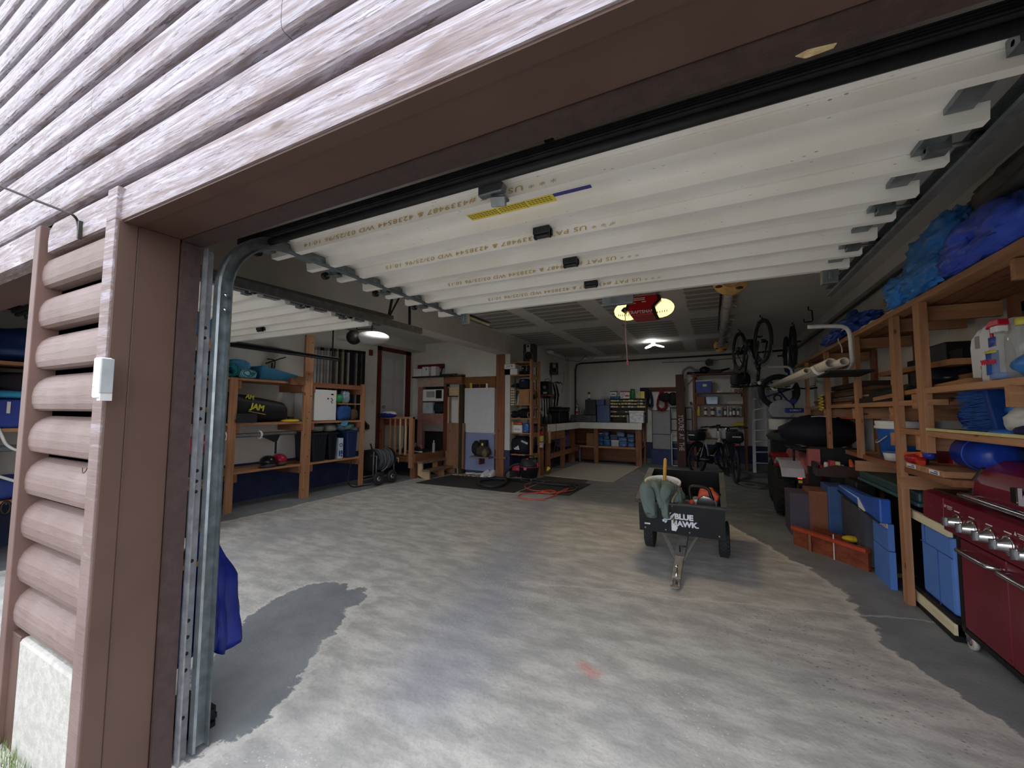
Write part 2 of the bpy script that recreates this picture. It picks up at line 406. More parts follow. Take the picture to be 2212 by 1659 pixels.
def log_profile(z0, d=.062, flat=False):
    P = [(0, .005), (0, .075), (.75, .08), (.93, .12), (1, .22), (1, .50), (.88, .74), (.6, .9), (.2, 1.0)] if flat else [(0, .005), (0, .13), (.62, .135), (.86, .18), (.97, .30), (1, .48), (.94, .66), (.76, .82), (.46, .93), (.12, 1.0)]
    return [(YF - d*a, z0 + PITCH*b) for a, b in P]
def log(mb, x0, x1, z0, flat=False):
    pr = log_profile(z0, .040, True) if flat else log_profile(z0)
    pr = [(YF+.02, z0)] + pr + [(YF+.02, z0+PITCH)]
    n = len(pr); k = len(mb.v)
    for xx in (x0, x1): mb.v += [V((xx, y, z)) for y, z in pr]
    for i in range(n-1): mb.f.append((k+i, k+n+i, k+n+i+1, k+i+1)); mb.sm.append(False)
    mb.f += [tuple(range(k, k+n)), tuple(range(k+n, k+2*n))]; mb.sm += [False]*2
w = MB(); w.box(-7, 3.4, YF, .85, 1.95, 4.6)
joints = {0: [-2.56], 1: [-2.42, -1.0], 2: [-2.2], 3: [-3.1], 4: [-1.98], 5: [-2.6], 6: [-1.6]}
for k in range(0, 14):
    xs = [-7] + joints.get(k, []) + [3.4]
    for a, b in zip(xs, xs[1:]): log(w, a+.0015, b-.0015, ZSEAM + k*PITCH, True)
w.prism([(YF+.02, 1.945), (.600, 1.945), (.5985, 1.99), (.601, 2.04), (.612, 2.075), (.635, 2.10), (.655, 2.117), (YF+.02, 2.12)], 'x', -2.46, 3.4, False)
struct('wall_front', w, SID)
w = MB(); w.box(-2.5, -1.84, YF, .85, -.05, 1.95)
for k in range(1, 10): log(w, -2.505, -1.872, ZSEAM - PITCH*(k+1))
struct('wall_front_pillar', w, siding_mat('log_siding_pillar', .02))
w = box(.78, 3.4, YF, .85, -.05, 1.95)
for k in range(1, 12): log(w, .86, 3.4, ZSEAM - PITCH*(k+1))
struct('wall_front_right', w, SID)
w = box(-7, -5.05, YF, .85, -.05, 1.95)
for k in range(1, 12): log(w, -7, -5.15, ZSEAM - PITCH*(k+1))
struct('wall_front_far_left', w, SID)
BR = mk((86, 65, 57), .45, 0, .08, 4, .05, name='brown_trim_paint'); BRD = mk((64, 50, 48), .6, 0, .15, 30, .25, name='dark_rough_trim')
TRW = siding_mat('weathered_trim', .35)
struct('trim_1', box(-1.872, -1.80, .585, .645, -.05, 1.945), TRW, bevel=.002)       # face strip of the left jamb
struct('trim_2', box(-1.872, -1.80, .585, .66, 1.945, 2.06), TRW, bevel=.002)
struct('trim_3', box(-1.80, .78, .606, .646, 1.938, 1.99), BR)
tj = MB(); tj.box(-1.86, -1.802, .648, .775, -.02, 1.945); tj.box(-1.83, -1.797, .592, .647, -.05, 1.942); struct('trim_4', tj, BR, bevel=.003)
struct('trim_5', box(-1.85, -1.788, .777, .838, -.02, 1.935), BRD)                   # dark stop board
struct('trim_6', box(-1.80, .80, .648, .775, 1.943, 2.05), BR, bevel=.003)
struct('trim_7', box(-1.80, .80, .777, .845, 1.937, 2.05), BRD)
struct('trim_8', box(.775, .86, .60, .845, -.02, 1.945), BR, bevel=.003)
struct('trim_9', box(-2.555, -2.497, .583, .85, .0, 2.063), mk((104, 80, 73), .6, 0, .12, 6, .1), bevel=.003)
struct('trim_10', box(-5.05, -2.557, .585, .645, 1.93, 2.06), TRW)
struct('trim_11', box(-5.05, -2.555, .646, .845, 1.94, 2.05), BR)
struct('trim_12', box(-2.50, -2.40, .60, .66, 0, .42), BR, bevel=.003)
con = NT('rough_foundation', .85); cc = con.coords('World'); con.color(con.mix(con.step(con.noise(cc, 22, 6, .75), .4, .62), lin((168, 166, 160)), lin((186, 184, 178)))); con.bump(con.noise(cc, 30, 6, .7), .6, .01)
struct('foundation_block', box(-2.42, -1.872, .60, .85, -.15, .415), con.m, bevel=.015)
ch = MB().add([at(1718, 122, z=1.936), at(1745, 108, z=1.936), at(1808, 93, z=1.936), at(1800, 104, z=1.936), at(1740, 126, z=1.936)], [(0,1,2,3,4)])
struct('trim_13', MB().prism([(p.x, p.y) for p in ch.v], 'z', 1.9355, 1.938), mk((206, 186, 140), .8, 0, .2, 60, .5))

# ---- grass at the foot of the pillar
g = MB(); rg = random.Random(3)
for i in range(1500):
    x = rg.uniform(-2.85, -2.05); y = .595 - abs(rg.gauss(0, .07)); h = rg.uniform(.03, .10); a = rg.uniform(0, 6.3); l = rg.uniform(0, .035)
    b = V((x, y, -.035)); d = V((math.cos(a), math.sin(a), 0)); s = V((-d.y, d.x, 0))*.0022
    g.add([b-s, b+s, b+d*l+V((0,0,h))], [(0,1,2)])
gr = build('grass', g, mk((104, 124, 62), .7, 0, .5, 6)); gr['kind'] = 'stuff'; gr['label'] = 'sparse green grass at the foot of the log-sided pillar'; gr['category'] = 'grass'
sg = MB()
for i in range(500):
    x = rg.uniform(-2.9, -2.1); y = .59 - abs(rg.gauss(0, .07)); a = rg.uniform(0, 3.14); l = rg.uniform(.015, .05); z = -.027+rg.uniform(0, .02)
    sg.beam((x, y, z), (x+l*math.cos(a), y+l*math.sin(a), z+rg.uniform(-.003, .008)), .002, .002)
so = build('dry_leaf_litter', sg, mk((140, 112, 80), .8, 0, .4, 8)); so['kind'] = 'stuff'; so['label'] = 'dry brown grass litter beside the concrete block'; so['category'] = 'litter'

# ---- interior door on the landing, with its red-brown casing
D = struct('door_1', box(XL-.05, XL+.006, 6.06, 6.76, .47, 2.50), mk((176, 180, 180), .45, 0, .03), bevel=.003)
pm = MB()
for (ya, yb_) in ((6.12, 6.38), (6.46, 6.70)):
    for za, zb in ((.58, 1.02), (1.10, 1.85), (1.95, 2.36)):
        pm.box(XL+.005, XL+.014, ya, yb_, za, zb); 
struct('panel', pm, mk((186, 190, 190), .45, 0, .03), D, bevel=.006)
struct('handle', MB().ell((XL+.05, 6.11, 1.36), (.03, .03, .03)).cyl((XL, 6.11, 1.36), (XL+.05, 6.11, 1.36), .012), STEEL, D)
cs = MB(); cs.box(XL, XL+.02, 5.95, 6.05, .47, 2.6); cs.box(XL, XL+.02, 6.77, 6.93, .47, 2.6); cs.box(XL, XL+.02, 5.95, 6.93, 2.5, 2.6)
struct('trim_14', cs, REDW)
struct('trim_15', box(XL, XL+.012, 6.72, 6.77, .47, 2.5), WHITEP)
sw = T('light_switch', 'ivory light switch plate on the white wall beside the interior door', 'switch', (XL, 5.84, 1.44))
build('plate', box(XL+.0005, XL+.008, 5.80, 5.88, 1.38, 1.50), mk((206, 196, 170), .4), sw, bevel=.002); build('toggle', box(XL+.008, XL+.018, 5.834, 5.846, 1.43, 1.455), mk((220, 212, 190), .4), sw)
one('wood_block', box(XL, XL+.03, 5.72, 5.80, 2.36, 2.47), REDW, 'small brown wood block fixed high on the wall above the light switch', 'block')

# ------------------------------------------------------------------ light
W = bpy.data.worlds.new('World'); S.world = W; W.use_nodes = True; nt = W.node_tree
bg = nt.nodes['Background']; tc = nt.nodes.new('ShaderNodeTexCoord'); sx = nt.nodes.new('ShaderNodeSeparateXYZ'); mr = nt.nodes.new('ShaderNodeMapRange'); mxn = nt.nodes.new('ShaderNodeMix'); mxn.data_type = 'RGBA'
nt.links.new(tc.outputs['Generated'], sx.inputs[0]); nt.links.new(sx.outputs[2], mr.inputs[0]); mr.inputs[1].default_value = -.1; mr.inputs[2].default_value = .9
nt.links.new(mr.outputs[0], mxn.inputs[0]); mxn.inputs[6].default_value = (.90, .94, 1.0, 1); mxn.inputs[7].default_value = (.95, .98, 1.06, 1); nt.links.new(mxn.outputs[2], bg.inputs[0])
bg.inputs[1].default_value = 1.25
S.view_settings.view_transform = 'Standard'; S.view_settings.look = 'None'; S.view_settings.gamma = 1; S.view_settings.use_curve_mapping = False
S.view_settings.exposure = 1.42
S.cycles.use_denoising = True
S.cycles.max_bounces = 8; S.cycles.diffuse_bounces = 6; S.cycles.glossy_bounces = 3; S.cycles.transparent_max_bounces = 8; S.cycles.transmission_bounces = 4
S.cycles.sample_clamp_indirect = 6; S.cycles.caustics_reflective = False; S.cycles.caustics_refractive = False
def lamp(name, loc, energy, size, col=(1,1,1), rot=(0,0,0), shape='DISK'):
    l = bpy.data.lights.new(name, 'AREA'); l.energy = energy; l.size = size; l.color = col; l.shape = shape
    o = bpy.data.objects.new(name, l); COL.objects.link(o); o.location = loc; o.rotation_euler = rot; return o
# ================================================================== overhead doors, tracks, openers, ceiling things
dm = NT('door_enamel', .42, 0, .4); dco = dm.coords('World'); dc = dm.mix(dm.step(dm.noise(dco, 2.5, 4), .4, .7), lin((240, 240, 236)), lin((232, 230, 222)))
dsp = dm.n('ShaderNodeSeparateXYZ'); dm.link(dco, dsp.inputs[0])
dv = dm.vor(dm.coords('World', (9, 24, 24)), 3.0); dmk = dm.math('MULTIPLY', dm.step(dv, .09, .16, 1, 0), dm.step(dm.noise(dm.coords('World', (6, 20, 20)), 1.5, 4), .50, .66))
dmk = dm.math('MULTIPLY', dmk, dm.step(dsp.outputs[1], 1.1, 2.2, .85, .3)); dm.color(dm.mix(dmk, dc, lin((128, 120, 108)))); DOORW = dm.m
GOLD = mk((186, 156, 90), .5, 0, .1)
SEALM = mk((34, 35, 38), .6, 0, .3, 18, .2)
def width_text(body, xr, xl, y, z, h):
    m = text_mb(body, Matrix.Identity(4), 1.0, .002, 'LEFT', 1.12)
    a = min(p.x for p in m.v); b = max(p.x for p in m.v); k = (xr-xl)/(b-a)
    m.v = [V((xr-(p.x-a)*k, y-.0006-.0005*(p.z > 0), z-p.y*h)) for p in m.v]
    return m
RY = [1.20+.193*i for i in range(8)]
def overhead(name, label, x0, x1, text=False):
    d = T(name, label, 'garage door', ((x0+x1)/2, 1.8, 2.02))
    for s in range(4):
        m = MB()
        ya = 1.125 if s == 0 else RY[2*s]; yb = RY[2*s+2]-.003 if s < 3 else 2.60
        m.box(x0+.05, x1-.05, ya, yb, 2.086, 2.094)
        for r in (2*s, 2*s+1):
            y = RY[r]; m.prism([(y, 2.086), (y+.006, 2.041), (y+.038, 2.041), (y+.05, 2.086)], 'x', x0, x1)
            if r == 2*s: m.box(x0+.03, x1-.03, y-.002, y+.05, 2.081, 2.09)
        sec = build('section', m, DOORW, d)
        em = MB()
        for xx in (x0+.035, x1-.09):
            for r in (2*s, 2*s+1): em.box(xx, xx+.055, RY[r]+.055, RY[r]+.185, 2.070, 2.088)
        build('end_stile', em, GALV, sec)
        if text:
            tx = [(-.44, -1.68), (-.33, -1.55), (-.30, -1.42), (-.24, -1.36)][s]
            build('lettering', width_text('* * * US PAT #4339487 & 4238544 WD 03/25/96 10:1'+('4' if s == 0 else '5'), tx[0], tx[1], RY[2*s]-.0005, 2.0605, .027), GOLD, sec)
        # rollers at both ends of every section
        for xx, sg in ((x0, -1), (x1, 1)):
            y = RY[2*s]-.04; xi = xx - sg*.07
            rb = MB().cyl((xi, y, 2.065), (xx+sg*.055, y, 2.065), .007, n=8).box(min(xi, xi+sg*.05), max(xi, xi+sg*.05), y-.022, y+.022, 2.05, 2.085)
            ro = build('roller_bracket', rb, GALV, d); build('roller', MB().cyl((xx+sg*.03, y, 2.065), (xx+sg*.052, y, 2.065), .021), DARKST, ro)
    sm = MB().box(x0-.05, x1+.04, 1.075, 1.122, 2.068, 2.10)
    for i in range(4): sm.box(x0-.05, x1+.04, 1.072-.002, 1.074, 2.072+.007*i, 2.0755+.007*i)
    sm.tube([(x0-.05, 1.105, 2.060), (x1+.04, 1.105, 2.060)], .016, 8)
    build('bottom_seal', sm, SEALM, d)
    xm = (x0+x1)/2
    for r in (2, 4, 6):
        y = RY[r]-.025
        build('hinge', MB().box(xm-.03, xm+.045, y-.02, y+.045, 2.055, 2.085).cyl((xm-.03, y, 2.05), (xm+.045, y, 2.05), .011, n=10).box(xm-.03, xm-.02, y-.012, y+.012, 2.04, 2.08).box(xm+.035, xm+.045, y-.012, y+.012, 2.04, 2.08), DARKST, d, bevel=.003)
    return d
gd = overhead('garage_shutter', 'open white ribbed steel garage door overhead with upside-down gold lettering', -1.93, .645, True)
build('lift_handle', MB().prism([(-.70, 2.03), (-.61, 2.03), (-.60, 2.055), (-.64, 2.085), (-.70, 2.085)], 'y', 1.135, 1.165).box(-.66, -.61, 1.15, 1.20, 2.02, 2.032).obox((-.635, 1.165, 2.012), (.05, .03, .035), (.5, 0, .3)), GALV, gd, bevel=.004)
st = build('warning_sticker', box(-.87, -.50, 1.325, 1.375, 2.0845, 2.0858), mk((222, 202, 70), .5, 0, .05), gd)
tm = MB()
for i in range(26):
    a = -.865+.0137*i
    if i in (9, 18): tm.box(a, a+.003, 1.326, 1.374, 2.0838, 2.0846)
    else:
        for j in range(3): tm.box(a, a+.010, 1.332+.012*j, 1.3365+.012*j, 2.0838, 2.0846)
build('printing', tm, mk((108, 96, 30), .6), st)
build('blue_sticker', box(-.50, -.36, 1.325, 1.345, 2.0845, 2.0858), mk((44, 52, 130), .5), gd)
pl = build('opener_plate', MB().box(-.63, -.43, 2.585, 2.592, 1.985, 2.05).box(-.63, -.43, 2.56, 2.60, 1.982, 1.99), GALV, gd, bevel=.002)
build('top_bracket', MB().box(.53, .60, 2.56, 2.60, 1.97, 2.045).box(.555, .575, 2.55, 2.562, 1.99, 2.03), GALV, gd, bevel=.003)
build('top_bracket', MB().box(-1.72, -1.66, 2.56, 2.60, 1.96, 2.045).box(-1.70, -1.68, 2.55, 2.562, 1.985, 2.025), GALV, gd, bevel=.003)
gd2 = overhead('garage_shutter', 'open white ribbed steel garage door over the left bay, beyond the beam track', -5.05, -2.68)

def sweep(path, prof, side):
    """sweep an open channel profile (across, outward) along a path; side is the constant direction across"""
    m = MB(); n = len(prof); side = V(side); k = 0
    for i, p in enumerate(path):
        p = V(p); t = (V(path[min(i+1, len(path)-1)]) - V(path[max(i-1, 0)])).normalized(); o = side.cross(t)
        m.v += [p + side*a + o*b for a, b in prof]
    for i in range(len(path)-1):
        for j in range(n):
            m.f.append((i*n+j, i*n+(j+1)%n, (i+1)*n+(j+1)%n, (i+1)*n+j)); m.sm.append(False)
    m.f.append(tuple(range(n))); m.f.append(tuple(range((len(path)-1)*n, len(path)*n))); m.sm += [False]*2
    return m
CH = [(0, -.028), (.03, -.028), (.034, -.02), (.030, -.022), (.004, -.022), (.004, .022), (.030, .022), (.034, .02), (.03, .028), (0, .028)]
def track_path(x, y0, z1, R, yend, rise=0):
    p = [(x, y0, .02), (x, y0, z1-R)]
    for i in range(1, 11):
        a = PI/2*i/10; p.append((x, y0+R*(1-math.cos(a)), z1-R+R*math.sin(a)))
    return p + [(x, yend, z1+rise)]
def door_track(x, side, label, yend, group):
    t = T('door_track', label, 'door track', (x, .9, 0), group=group)
    build('rail', sweep(track_path(x, .915, 2.065, .28, yend), CH, (side, 0, 0)), GALV, t)
    return t
t = door_track(-1.785, 1, 'galvanised curved door track rising up the brown door post to the open door', 3.12, None)
t['group'] = ''; del t['group']
fm = MB().box(-1.797, -1.765, .846, .852, 0, 1.93).box(-1.797, -1.793, .852, .885, 0, 1.93)
build('wall_angle', fm, mk((150, 152, 158), .5, .7, .2, 20), t)
hm = MB()
for z in (.15, .32, .38, .44, .50, .72, .98, 1.02, 1.06, 1.26, 1.30, 1.58, 1.62):
    hm.cyl((-1.7925, .868, z), (-1.7915, .868, z), .007, n=8)
build('slot_holes', hm, BLACK, t)
bm_ = MB()
for z in (1.70, 1.76): bm_.ell((-1.752, .915, z), .008, 8)
build('bolts', bm_, CHROME, t)
t = T('door_track', 'galvanised horizontal door track on the far right side of the open door', 'door track', (.66, 2, 2.06))
build('rail', sweep([(.70, 1.15, 2.065), (.70, 3.15, 2.065)], CH, (-1, 0, 0)), GALV, t)
build('hanger_angle', box(.70, .735, 1.1, 3.1, 2.075, 2.11), mk((96, 100, 104), .5, .7), t)
build('hanger_strap', MB().beam((.72, 3.0, 2.09), (.72, 3.0, ZC), .03, .004), GALV, t)
t = T('door_track', 'long grey door track of the left bay crossing in front of the painted beam', 'door track', (-2.6, 2, 2.08))
build('rail', sweep([(-2.615, 1.15, 2.08), (-2.53, 3.1, 2.075)], CH, (-1, 0, 0)), mk((112, 116, 118), .5, .7, .2, 20), t)
build('brace_rail', MB().beam((-2.70, 1.3, 2.12), (-2.78, 2.95, 2.20), .035, .035), mk((98, 102, 104), .5, .7), t)
build('hanger_strap', MB().beam((-2.56, 2.95, 2.07), (-2.58, 2.95, ZC), .03, .004), DARKST, t); build('hanger_strap', MB().beam((-2.78, 2.9, 2.2), (-2.66, 2.9, ZC), .03, .004), DARKST, t); build('cross_brace', MB().beam((-2.77, 2.9, 2.2), (-2.6, 2.9, 2.45), .02, .004), DARKST, t)
t = T('door_track', 'dark door track on the far side of the left bay above the blue towels', 'door track', (-5.15, 2.5, 2.06))
build('rail', sweep([(-5.12, 1.15, 2.065), (-5.12, 4.3, 2.065)], CH, (1, 0, 0)), DARKST, t); build('hanger_strap', MB().beam((-5.13, 4.2, 2.06), (-5.13, 4.2, ZC), .03, .004), DARKST, t)

# ---- red opener
GLOW = emit((255, 206, 120), 1.15, 'warm_lens')
cx, cy, cz = -.625, 4.35, 2.375
op = T('garage_door_opener', 'red garage door opener with two glowing amber light covers', 'door opener', (cx, cy, cz))
build('housing', MB().prism([(-.12+cx, cz+.105), (cx+.16, cz+.105), (cx+.17, cz+.05), (cx+.11, cz-.02), (cx+.13, cz-.10), (cx-.10, cz-.10), (cx-.14, cz-.02)], 'y', cy-.16, cy+.16), mk((168, 14, 26), .32, 0, .06), op, bevel=.012)
build('side_cover', MB().prism([(cx+.15, cz+.10), (cx+.185, cz+.09), (cx+.195, cz+.04), (cx+.135, cz-.02), (cx+.155, cz-.10), (cx+.12, cz-.10), (cx+.10, cz-.02), (cx+.165, cz+.05)], 'y', cy-.165, cy+.12), BLACK, op)
build('side_cover', MB().prism([(cx-.11, cz+.10), (cx-.15, cz+.0), (cx-.17, cz-.0), (cx-.20, cz-.03), (cx-.16, cz-.06), (cx-.13, cz-.03)], 'y', cy-.165, cy+.12), BLACK, op)
for sx_ in (-1, 1):
    le = build('light_cover', MB().ell((cx+sx_*.16, cy+.02, cz), (.145, .14, .095), 20), GLOW, op)
    vm = MB()
    for i in range(6): vm.obox((cx+sx_*(.13+.022*i), cy-.105+.006*i, cz-.072+.003*i), (.007, .006, .02))
    build('vent_slot', vm, mk((90, 66, 30), .6), le)
M = frame_M((cx+.0, cy-.162, cz-.065), (1,0,0), (0,0,1)); build('lettering', text_mb('CRAFTSMAN', M, .045, .003, bold=.0006), WHITEP, op)
lm = MB()
for a, b, zz in ((-.07, .04, .075), (-.07, .04, .058), (-.08, -.05, .028), (.01, .05, .035)): lm.box(cx+a, cx+b, cy-.1625, cy-.16, cz+zz, cz+zz+.007)
build('printing', lm, WHITEP, op)
build('rail', MB().box(cx-.015, cx+.015, .95, cy-.15, cz+.12, cz+.15), DARKST, op)
build('door_arm', MB().beam((cx+.08, 2.60, 2.02), (cx, 3.95, cz+.12), .025, .012).beam((cx-.07, 3.75, cz+.13), (cx-.10, 4.05, cz-.03), .02, .014).beam((cx+.05, 3.8, cz+.13), (cx-.08, 4.0, cz-.01), .02, .014), BLACK, op)
for dx, dy in ((.13, .12), (-.09, .12)): build('hanger_strap', MB().beam((cx+dx, cy+dy, cz+.1), (cx+dx, cy+dy, ZC), .035, .004, up=(0,1,0)), GALV, op)
cp = [(at(1350, 668, y=3.98)), at(1351, 720, y=3.98), at(1354, 760, y=3.98), at(1355, 783, y=3.98)]
cord = build('pull_cord', MB().tube(cp, .0045, 6), mk((206, 160, 160), .7), op); build('cord_handle', MB().ell(cp[-1], (.014, .012, .02), 8).tube([cp[-1], cp[-1]+V((.012, 0, -.04))], .004, 5), mk((196, 92, 110), .6), cord)
lamp('opener_glow', (cx, cy-.05, cz-.14), 3, .3, (1, .75, .4))
# ---- second opener, left bay
q = at(775, 729, y=4.6)
o2 = T('garage_door_opener', 'white and black garage door opener hanging in the left bay', 'door opener', tuple(q))
WOP = mk((224, 226, 226), .4, 0, .03)
build('housing', MB().ell(q+V((.16, .12, 0)), (.30, .24, .10), 22), WOP, o2)
build('light_cover', MB().ell(q+V((-.24, .05, .04)), (.30, .16, .065), 22), WOP, o2)
build('front_cover', MB().ell(q+V((0, -.10, -.015)), (.105, .12, .115), 18), BLACK, o2)
build('rail', MB().box(q.x-.02, q.x+.02, 1.0, q.y-.05, q.z+.09, q.z+.13), BLACK, o2)
for dx in (-.16, .18): build('hanger_strap', MB().beam(q+V((dx, .1, .05)), (q.x+dx, q.y+.1, ZC), .03, .004, up=(0,1,0)), DARKST, o2)
build('cross_brace', MB().beam(q+V((-.18, .1, .16)), q+V((.24, .1, .14)), .03, .01), DARKST, o2)

# ---- three-leaf ceiling lights
LED = emit((255, 255, 250), 3.5, 'led_white'); 
def leaf_light(c, label):
    c = V(c); t = T('ceiling_light', label, 'ceiling light', tuple(c))
    build('base', MB().cyl(c+V((0,0,-.07)), c+V((0,0,0)), .045).cyl(c+V((0,0,-.11)), c+V((0,0,-.07)), .03), WHITEP, t)
    for k in range(3):
        a = .4+k*2*PI/3; d = V((math.cos(a), math.sin(a), 0))
        build('light_panel', MB().ell((0,0,0), (.105, .062, .013), 16).rot((0,0,0), ry=.25).xf(Matrix.Translation(c+d*.12+V((0,0,-.10))) @ Matrix.Rotation(a, 4, 'Z')), LED, t)
    lamp('led_'+label[:4], tuple(c+V((0,0,-.16))), 2.5, .4, (1, .98, .95))
leaf_light((-1.06, 8.7, ZC), 'three-leaf white LED light on the ridged ceiling behind the red opener')
leaf_light((-4.42, 4.55, ZC-.0), 'three-leaf white LED light above the white opener in the left bay')

# ---- unlit strip lights by the bench corner
s1 = T('strip_light', 'unlit white strip light along the wall above the tool bench', 'strip light', (-3.47, 9.6, 2.68))
build('tube', MB().tube([(-3.44, 8.95, 2.69), (-3.44, 10.35, 2.69)], .02, 8), WHITEP, s1); build('end_reflector', MB().ell((-3.42, 8.9, 2.70), (.09, .10, .045), 14), WHITEP, s1); build('bracket', box(-3.55, -3.43, 10.3, 10.36, 2.68, 2.72), WHITEP, s1)
s2 = T('strip_light', 'unlit white strip light across the back wall above the small-parts drawers', 'strip light', (-2.6, 10.6, 2.68))
build('tube', MB().box(-3.14, -2.05, 10.56, 10.64, 2.69, 2.75), WHITEP, s2, bevel=.006); build('end_cap', box(-2.11, -2.05, 10.555, 10.645, 2.685, 2.755), OFFW, s2)
wl = MB().tube([(-3.40, 9.9, ZC), (-3.38, 9.95, 2.62), (-3.1, 10.2, 2.60), (-2.95, 10.3, ZC)], .006, 6).tube([(-2.95, 10.25, ZC), (-2.85, 10.3, 2.66), (-2.78, 10.4, 2.7), (-2.82, 10.4, ZC)], .005, 6)
one('wire_bracket', wl, BLACK, 'bent black wire bracket hanging from the ceiling in the bench corner', 'bracket')
hose = [at(1243, 925, y=10.66), at(1243, 870, y=10.66), at(1243, 800, y=10.66), at(1246, 788, y=10.66), at(1255, 785, y=10.66), at(1340, 780, y=10.66), at(1420, 775, y=10.66), at(1520, 769, y=10.66), at(1640, 761, y=10.66), at(1700, 756, y=10.66)]
one('air_hose', MB().tube(hose, .022, 8), mk((34, 36, 48), .55), 'dark hose running along the back wall and down to the bench', 'hose')
one('electric_cable', MB().tube([at(1245, 865, y=10.67), at(1252, 893, y=10.67), at(1258, 915, y=10.6)], .007, 6).tube([at(1430, 783, y=10.69), at(1520, 780, y=10.69), at(1610, 772, y=10.69)], .006, 6), BLACK, 'thin black cable on the back wall beside the dark hose', 'cable')

# ---- pipe slung under the ceiling between two round discs
px_, pz_ = at(1583, 600, y=4.45).x-.02, at(1583, 600, y=4.45).z-.01
t = T('hoist_pipe', 'grey pipe slung under the ceiling between two round tan discs', 'pipe', (px_, 7.1, pz_))
TAN = mk((196, 160, 100), .6, 0, .18, 10)
build('pipe', MB().cyl((px_, 4.45, pz_), (px_, 8.95, pz_), .052, n=20), mk((168, 166, 162), .5, 0, .15, 14), t)
for y, r, l in ((4.42, .165, None), (8.9, .135, None)):
    d = build('disc', MB().lathe([(.03, 0), (r, 0), (r, .03), (.03, .03)], (px_, y, pz_), 'y', 36).torus((px_, y-.004, pz_), r*.55, .006, 'y', 30, 6), TAN, t)
    sl = MB()
    for k in range(4):
        a = .6+k*PI/2; sl.ell((px_+math.cos(a)*r*.78, y-.002, pz_+math.sin(a)*r*.78), (.035, .004, .015), 8)
    build('slot', sl, mk((70, 60, 44), .8), d)
for y in (5.5, 6.3, 6.9, 7.6, 8.5): build('clamp', MB().torus((px_, y, pz_), .06, .008, 'y', 20, 6).cyl((px_+.06, y, pz_-.01), (px_+.10, y, pz_-.03), .012, n=8).ell((px_+.105, y, pz_-.032), .018, 8), mk((150, 152, 150), .5), t)
build('rope', MB().tube([(px_-.075, 4.9, pz_-.01), (px_-.08, 6.0, pz_-.02), (px_-.075, 7.2, pz_)], .012, 6), BLACK, t)
build('suspension_bracket', MB().beam((px_, 4.48, pz_+.05), (px_, 4.48, ZC-.001), .06, .02).beam((px_, 8.97, pz_+.05), (px_, 8.97, ZC-.001), .06, .02), GALV, t)
# ceiling hooks
def hook(x, y, label, s=1.0):
    one('ceiling_hook', MB().tube([(x, y, ZC), (x, y, ZC-.05*s), (x+.04*s, y, ZC-.06*s), (x+.045*s, y, ZC-.2*s), (x+.03*s, y, ZC-.215*s), (x-.05*s, y, ZC-.215*s), (x-.055*s, y, ZC-.17*s)], .009, 6), BLACK, label, 'hook', 'bicycle hooks on the ceiling')
hook(1.22, 6.7, 'empty black bicycle hook on the ceiling near the right ledger', 1)
# ================================================================== helpers for things that stand square to the room
def rect(x0, y0, x1, y1, y):
    """x0,x1,z0,z1 of a face toward the door that spans a pixel rectangle, on the plane at depth y"""
    mx, my = (x0+x1)/2, (y0+y1)/2
    return at(x0, my, y=y).x, at(x1, my, y=y).x, at(mx, y1, y=y).z, at(mx, y0, y=y).z
def rectx(x0, y0, x1, y1, x):
    mx, my = (x0+x1)/2, (y0+y1)/2
    return at(x0, my, x=x).y, at(x1, my, x=x).y, at(mx, y1, x=x).z, at(mx, y0, x=x).z
def fbox(r, y, d, z0=None): return MB().box(r[0], r[1], y, y+d, r[2] if z0 is None else z0, r[3])
def bottle(x, y, z0, r, h, mat, capm, label, cat='bottle', group=None, name='bottle', neck=.35, band=None):
    t = T(name, label, cat, (x, y, z0), group=group)
    build('body', MB().lathe([(r*.9, 0), (r, .02*h), (r, h*.68), (r*.9, h*.76), (r*neck, h*.86), (r*neck, h*.9)], (x, y, z0), n=16), mat, t)
    build('cap', MB().cyl((x, y, z0+h*.88), (x, y, z0+h), r*neck*1.15, n=12), capm, t)
    if band: build('label_band', MB().lathe([(r*1.01, h*.15), (r*1.02, h*.16), (r*1.02, h*.58), (r*1.01, h*.59)], (x, y, z0), n=16), band, t)
    return t
def spray(x, y, z0, r, h, mat, trig, label, band=None, name='spray_bottle', rz=-1.57, s2=None):
    t = T(name, label, 'spray bottle', (x, y, z0), rz)
    build('body', MB().lathe([(r*.92, 0), (r, .03*h), (r, h*.42), (r*.75, h*.55), (r*.38, h*.68), (r*.34, h*.76)], n=18, sy=.62), mat, t, local=True)
    n = build('nozzle', MB().box(-r*.4, r*.55, -r*.28, r*.28, h*.76, h*.88).prism([(-r*.5, h*.86), (r*1.15, h*.9), (r*1.15, h*.985), (r*.2, h), (-r*.7, h*.97)], 'y', -r*.3, r*.3), trig, t, local=True, bevel=.003)
    build('trigger', MB().beam((r*.8, 0, h*.9), (r*.65, 0, h*.70), r*.25, r*.2, up=(0,1,0)), s2 or trig, n, local=True)
    if band: build('label_band', MB().lathe([(r*1.0, h*.1), (r*1.02, h*.11), (r*1.02, h*.40), (r*1.0, h*.41)], n=18, sy=.64), band, t, local=True)
    return t
NAVY = mk((34, 42, 78), .6, 0, .15); BLUEP = mk((40, 82, 160), .45, 0, .1)
CLEARB = glass('blue_clear_plastic', (60, 110, 170), .6); CLEARW = glass('milky_plastic', (196, 200, 202), .7)
YEL = mk((216, 196, 70), .5, 0, .1); GRN = mk((40, 110, 62), .4, 0, .1); DKBL = mk((18, 20, 34), .75, 0, .25, 12, .2)

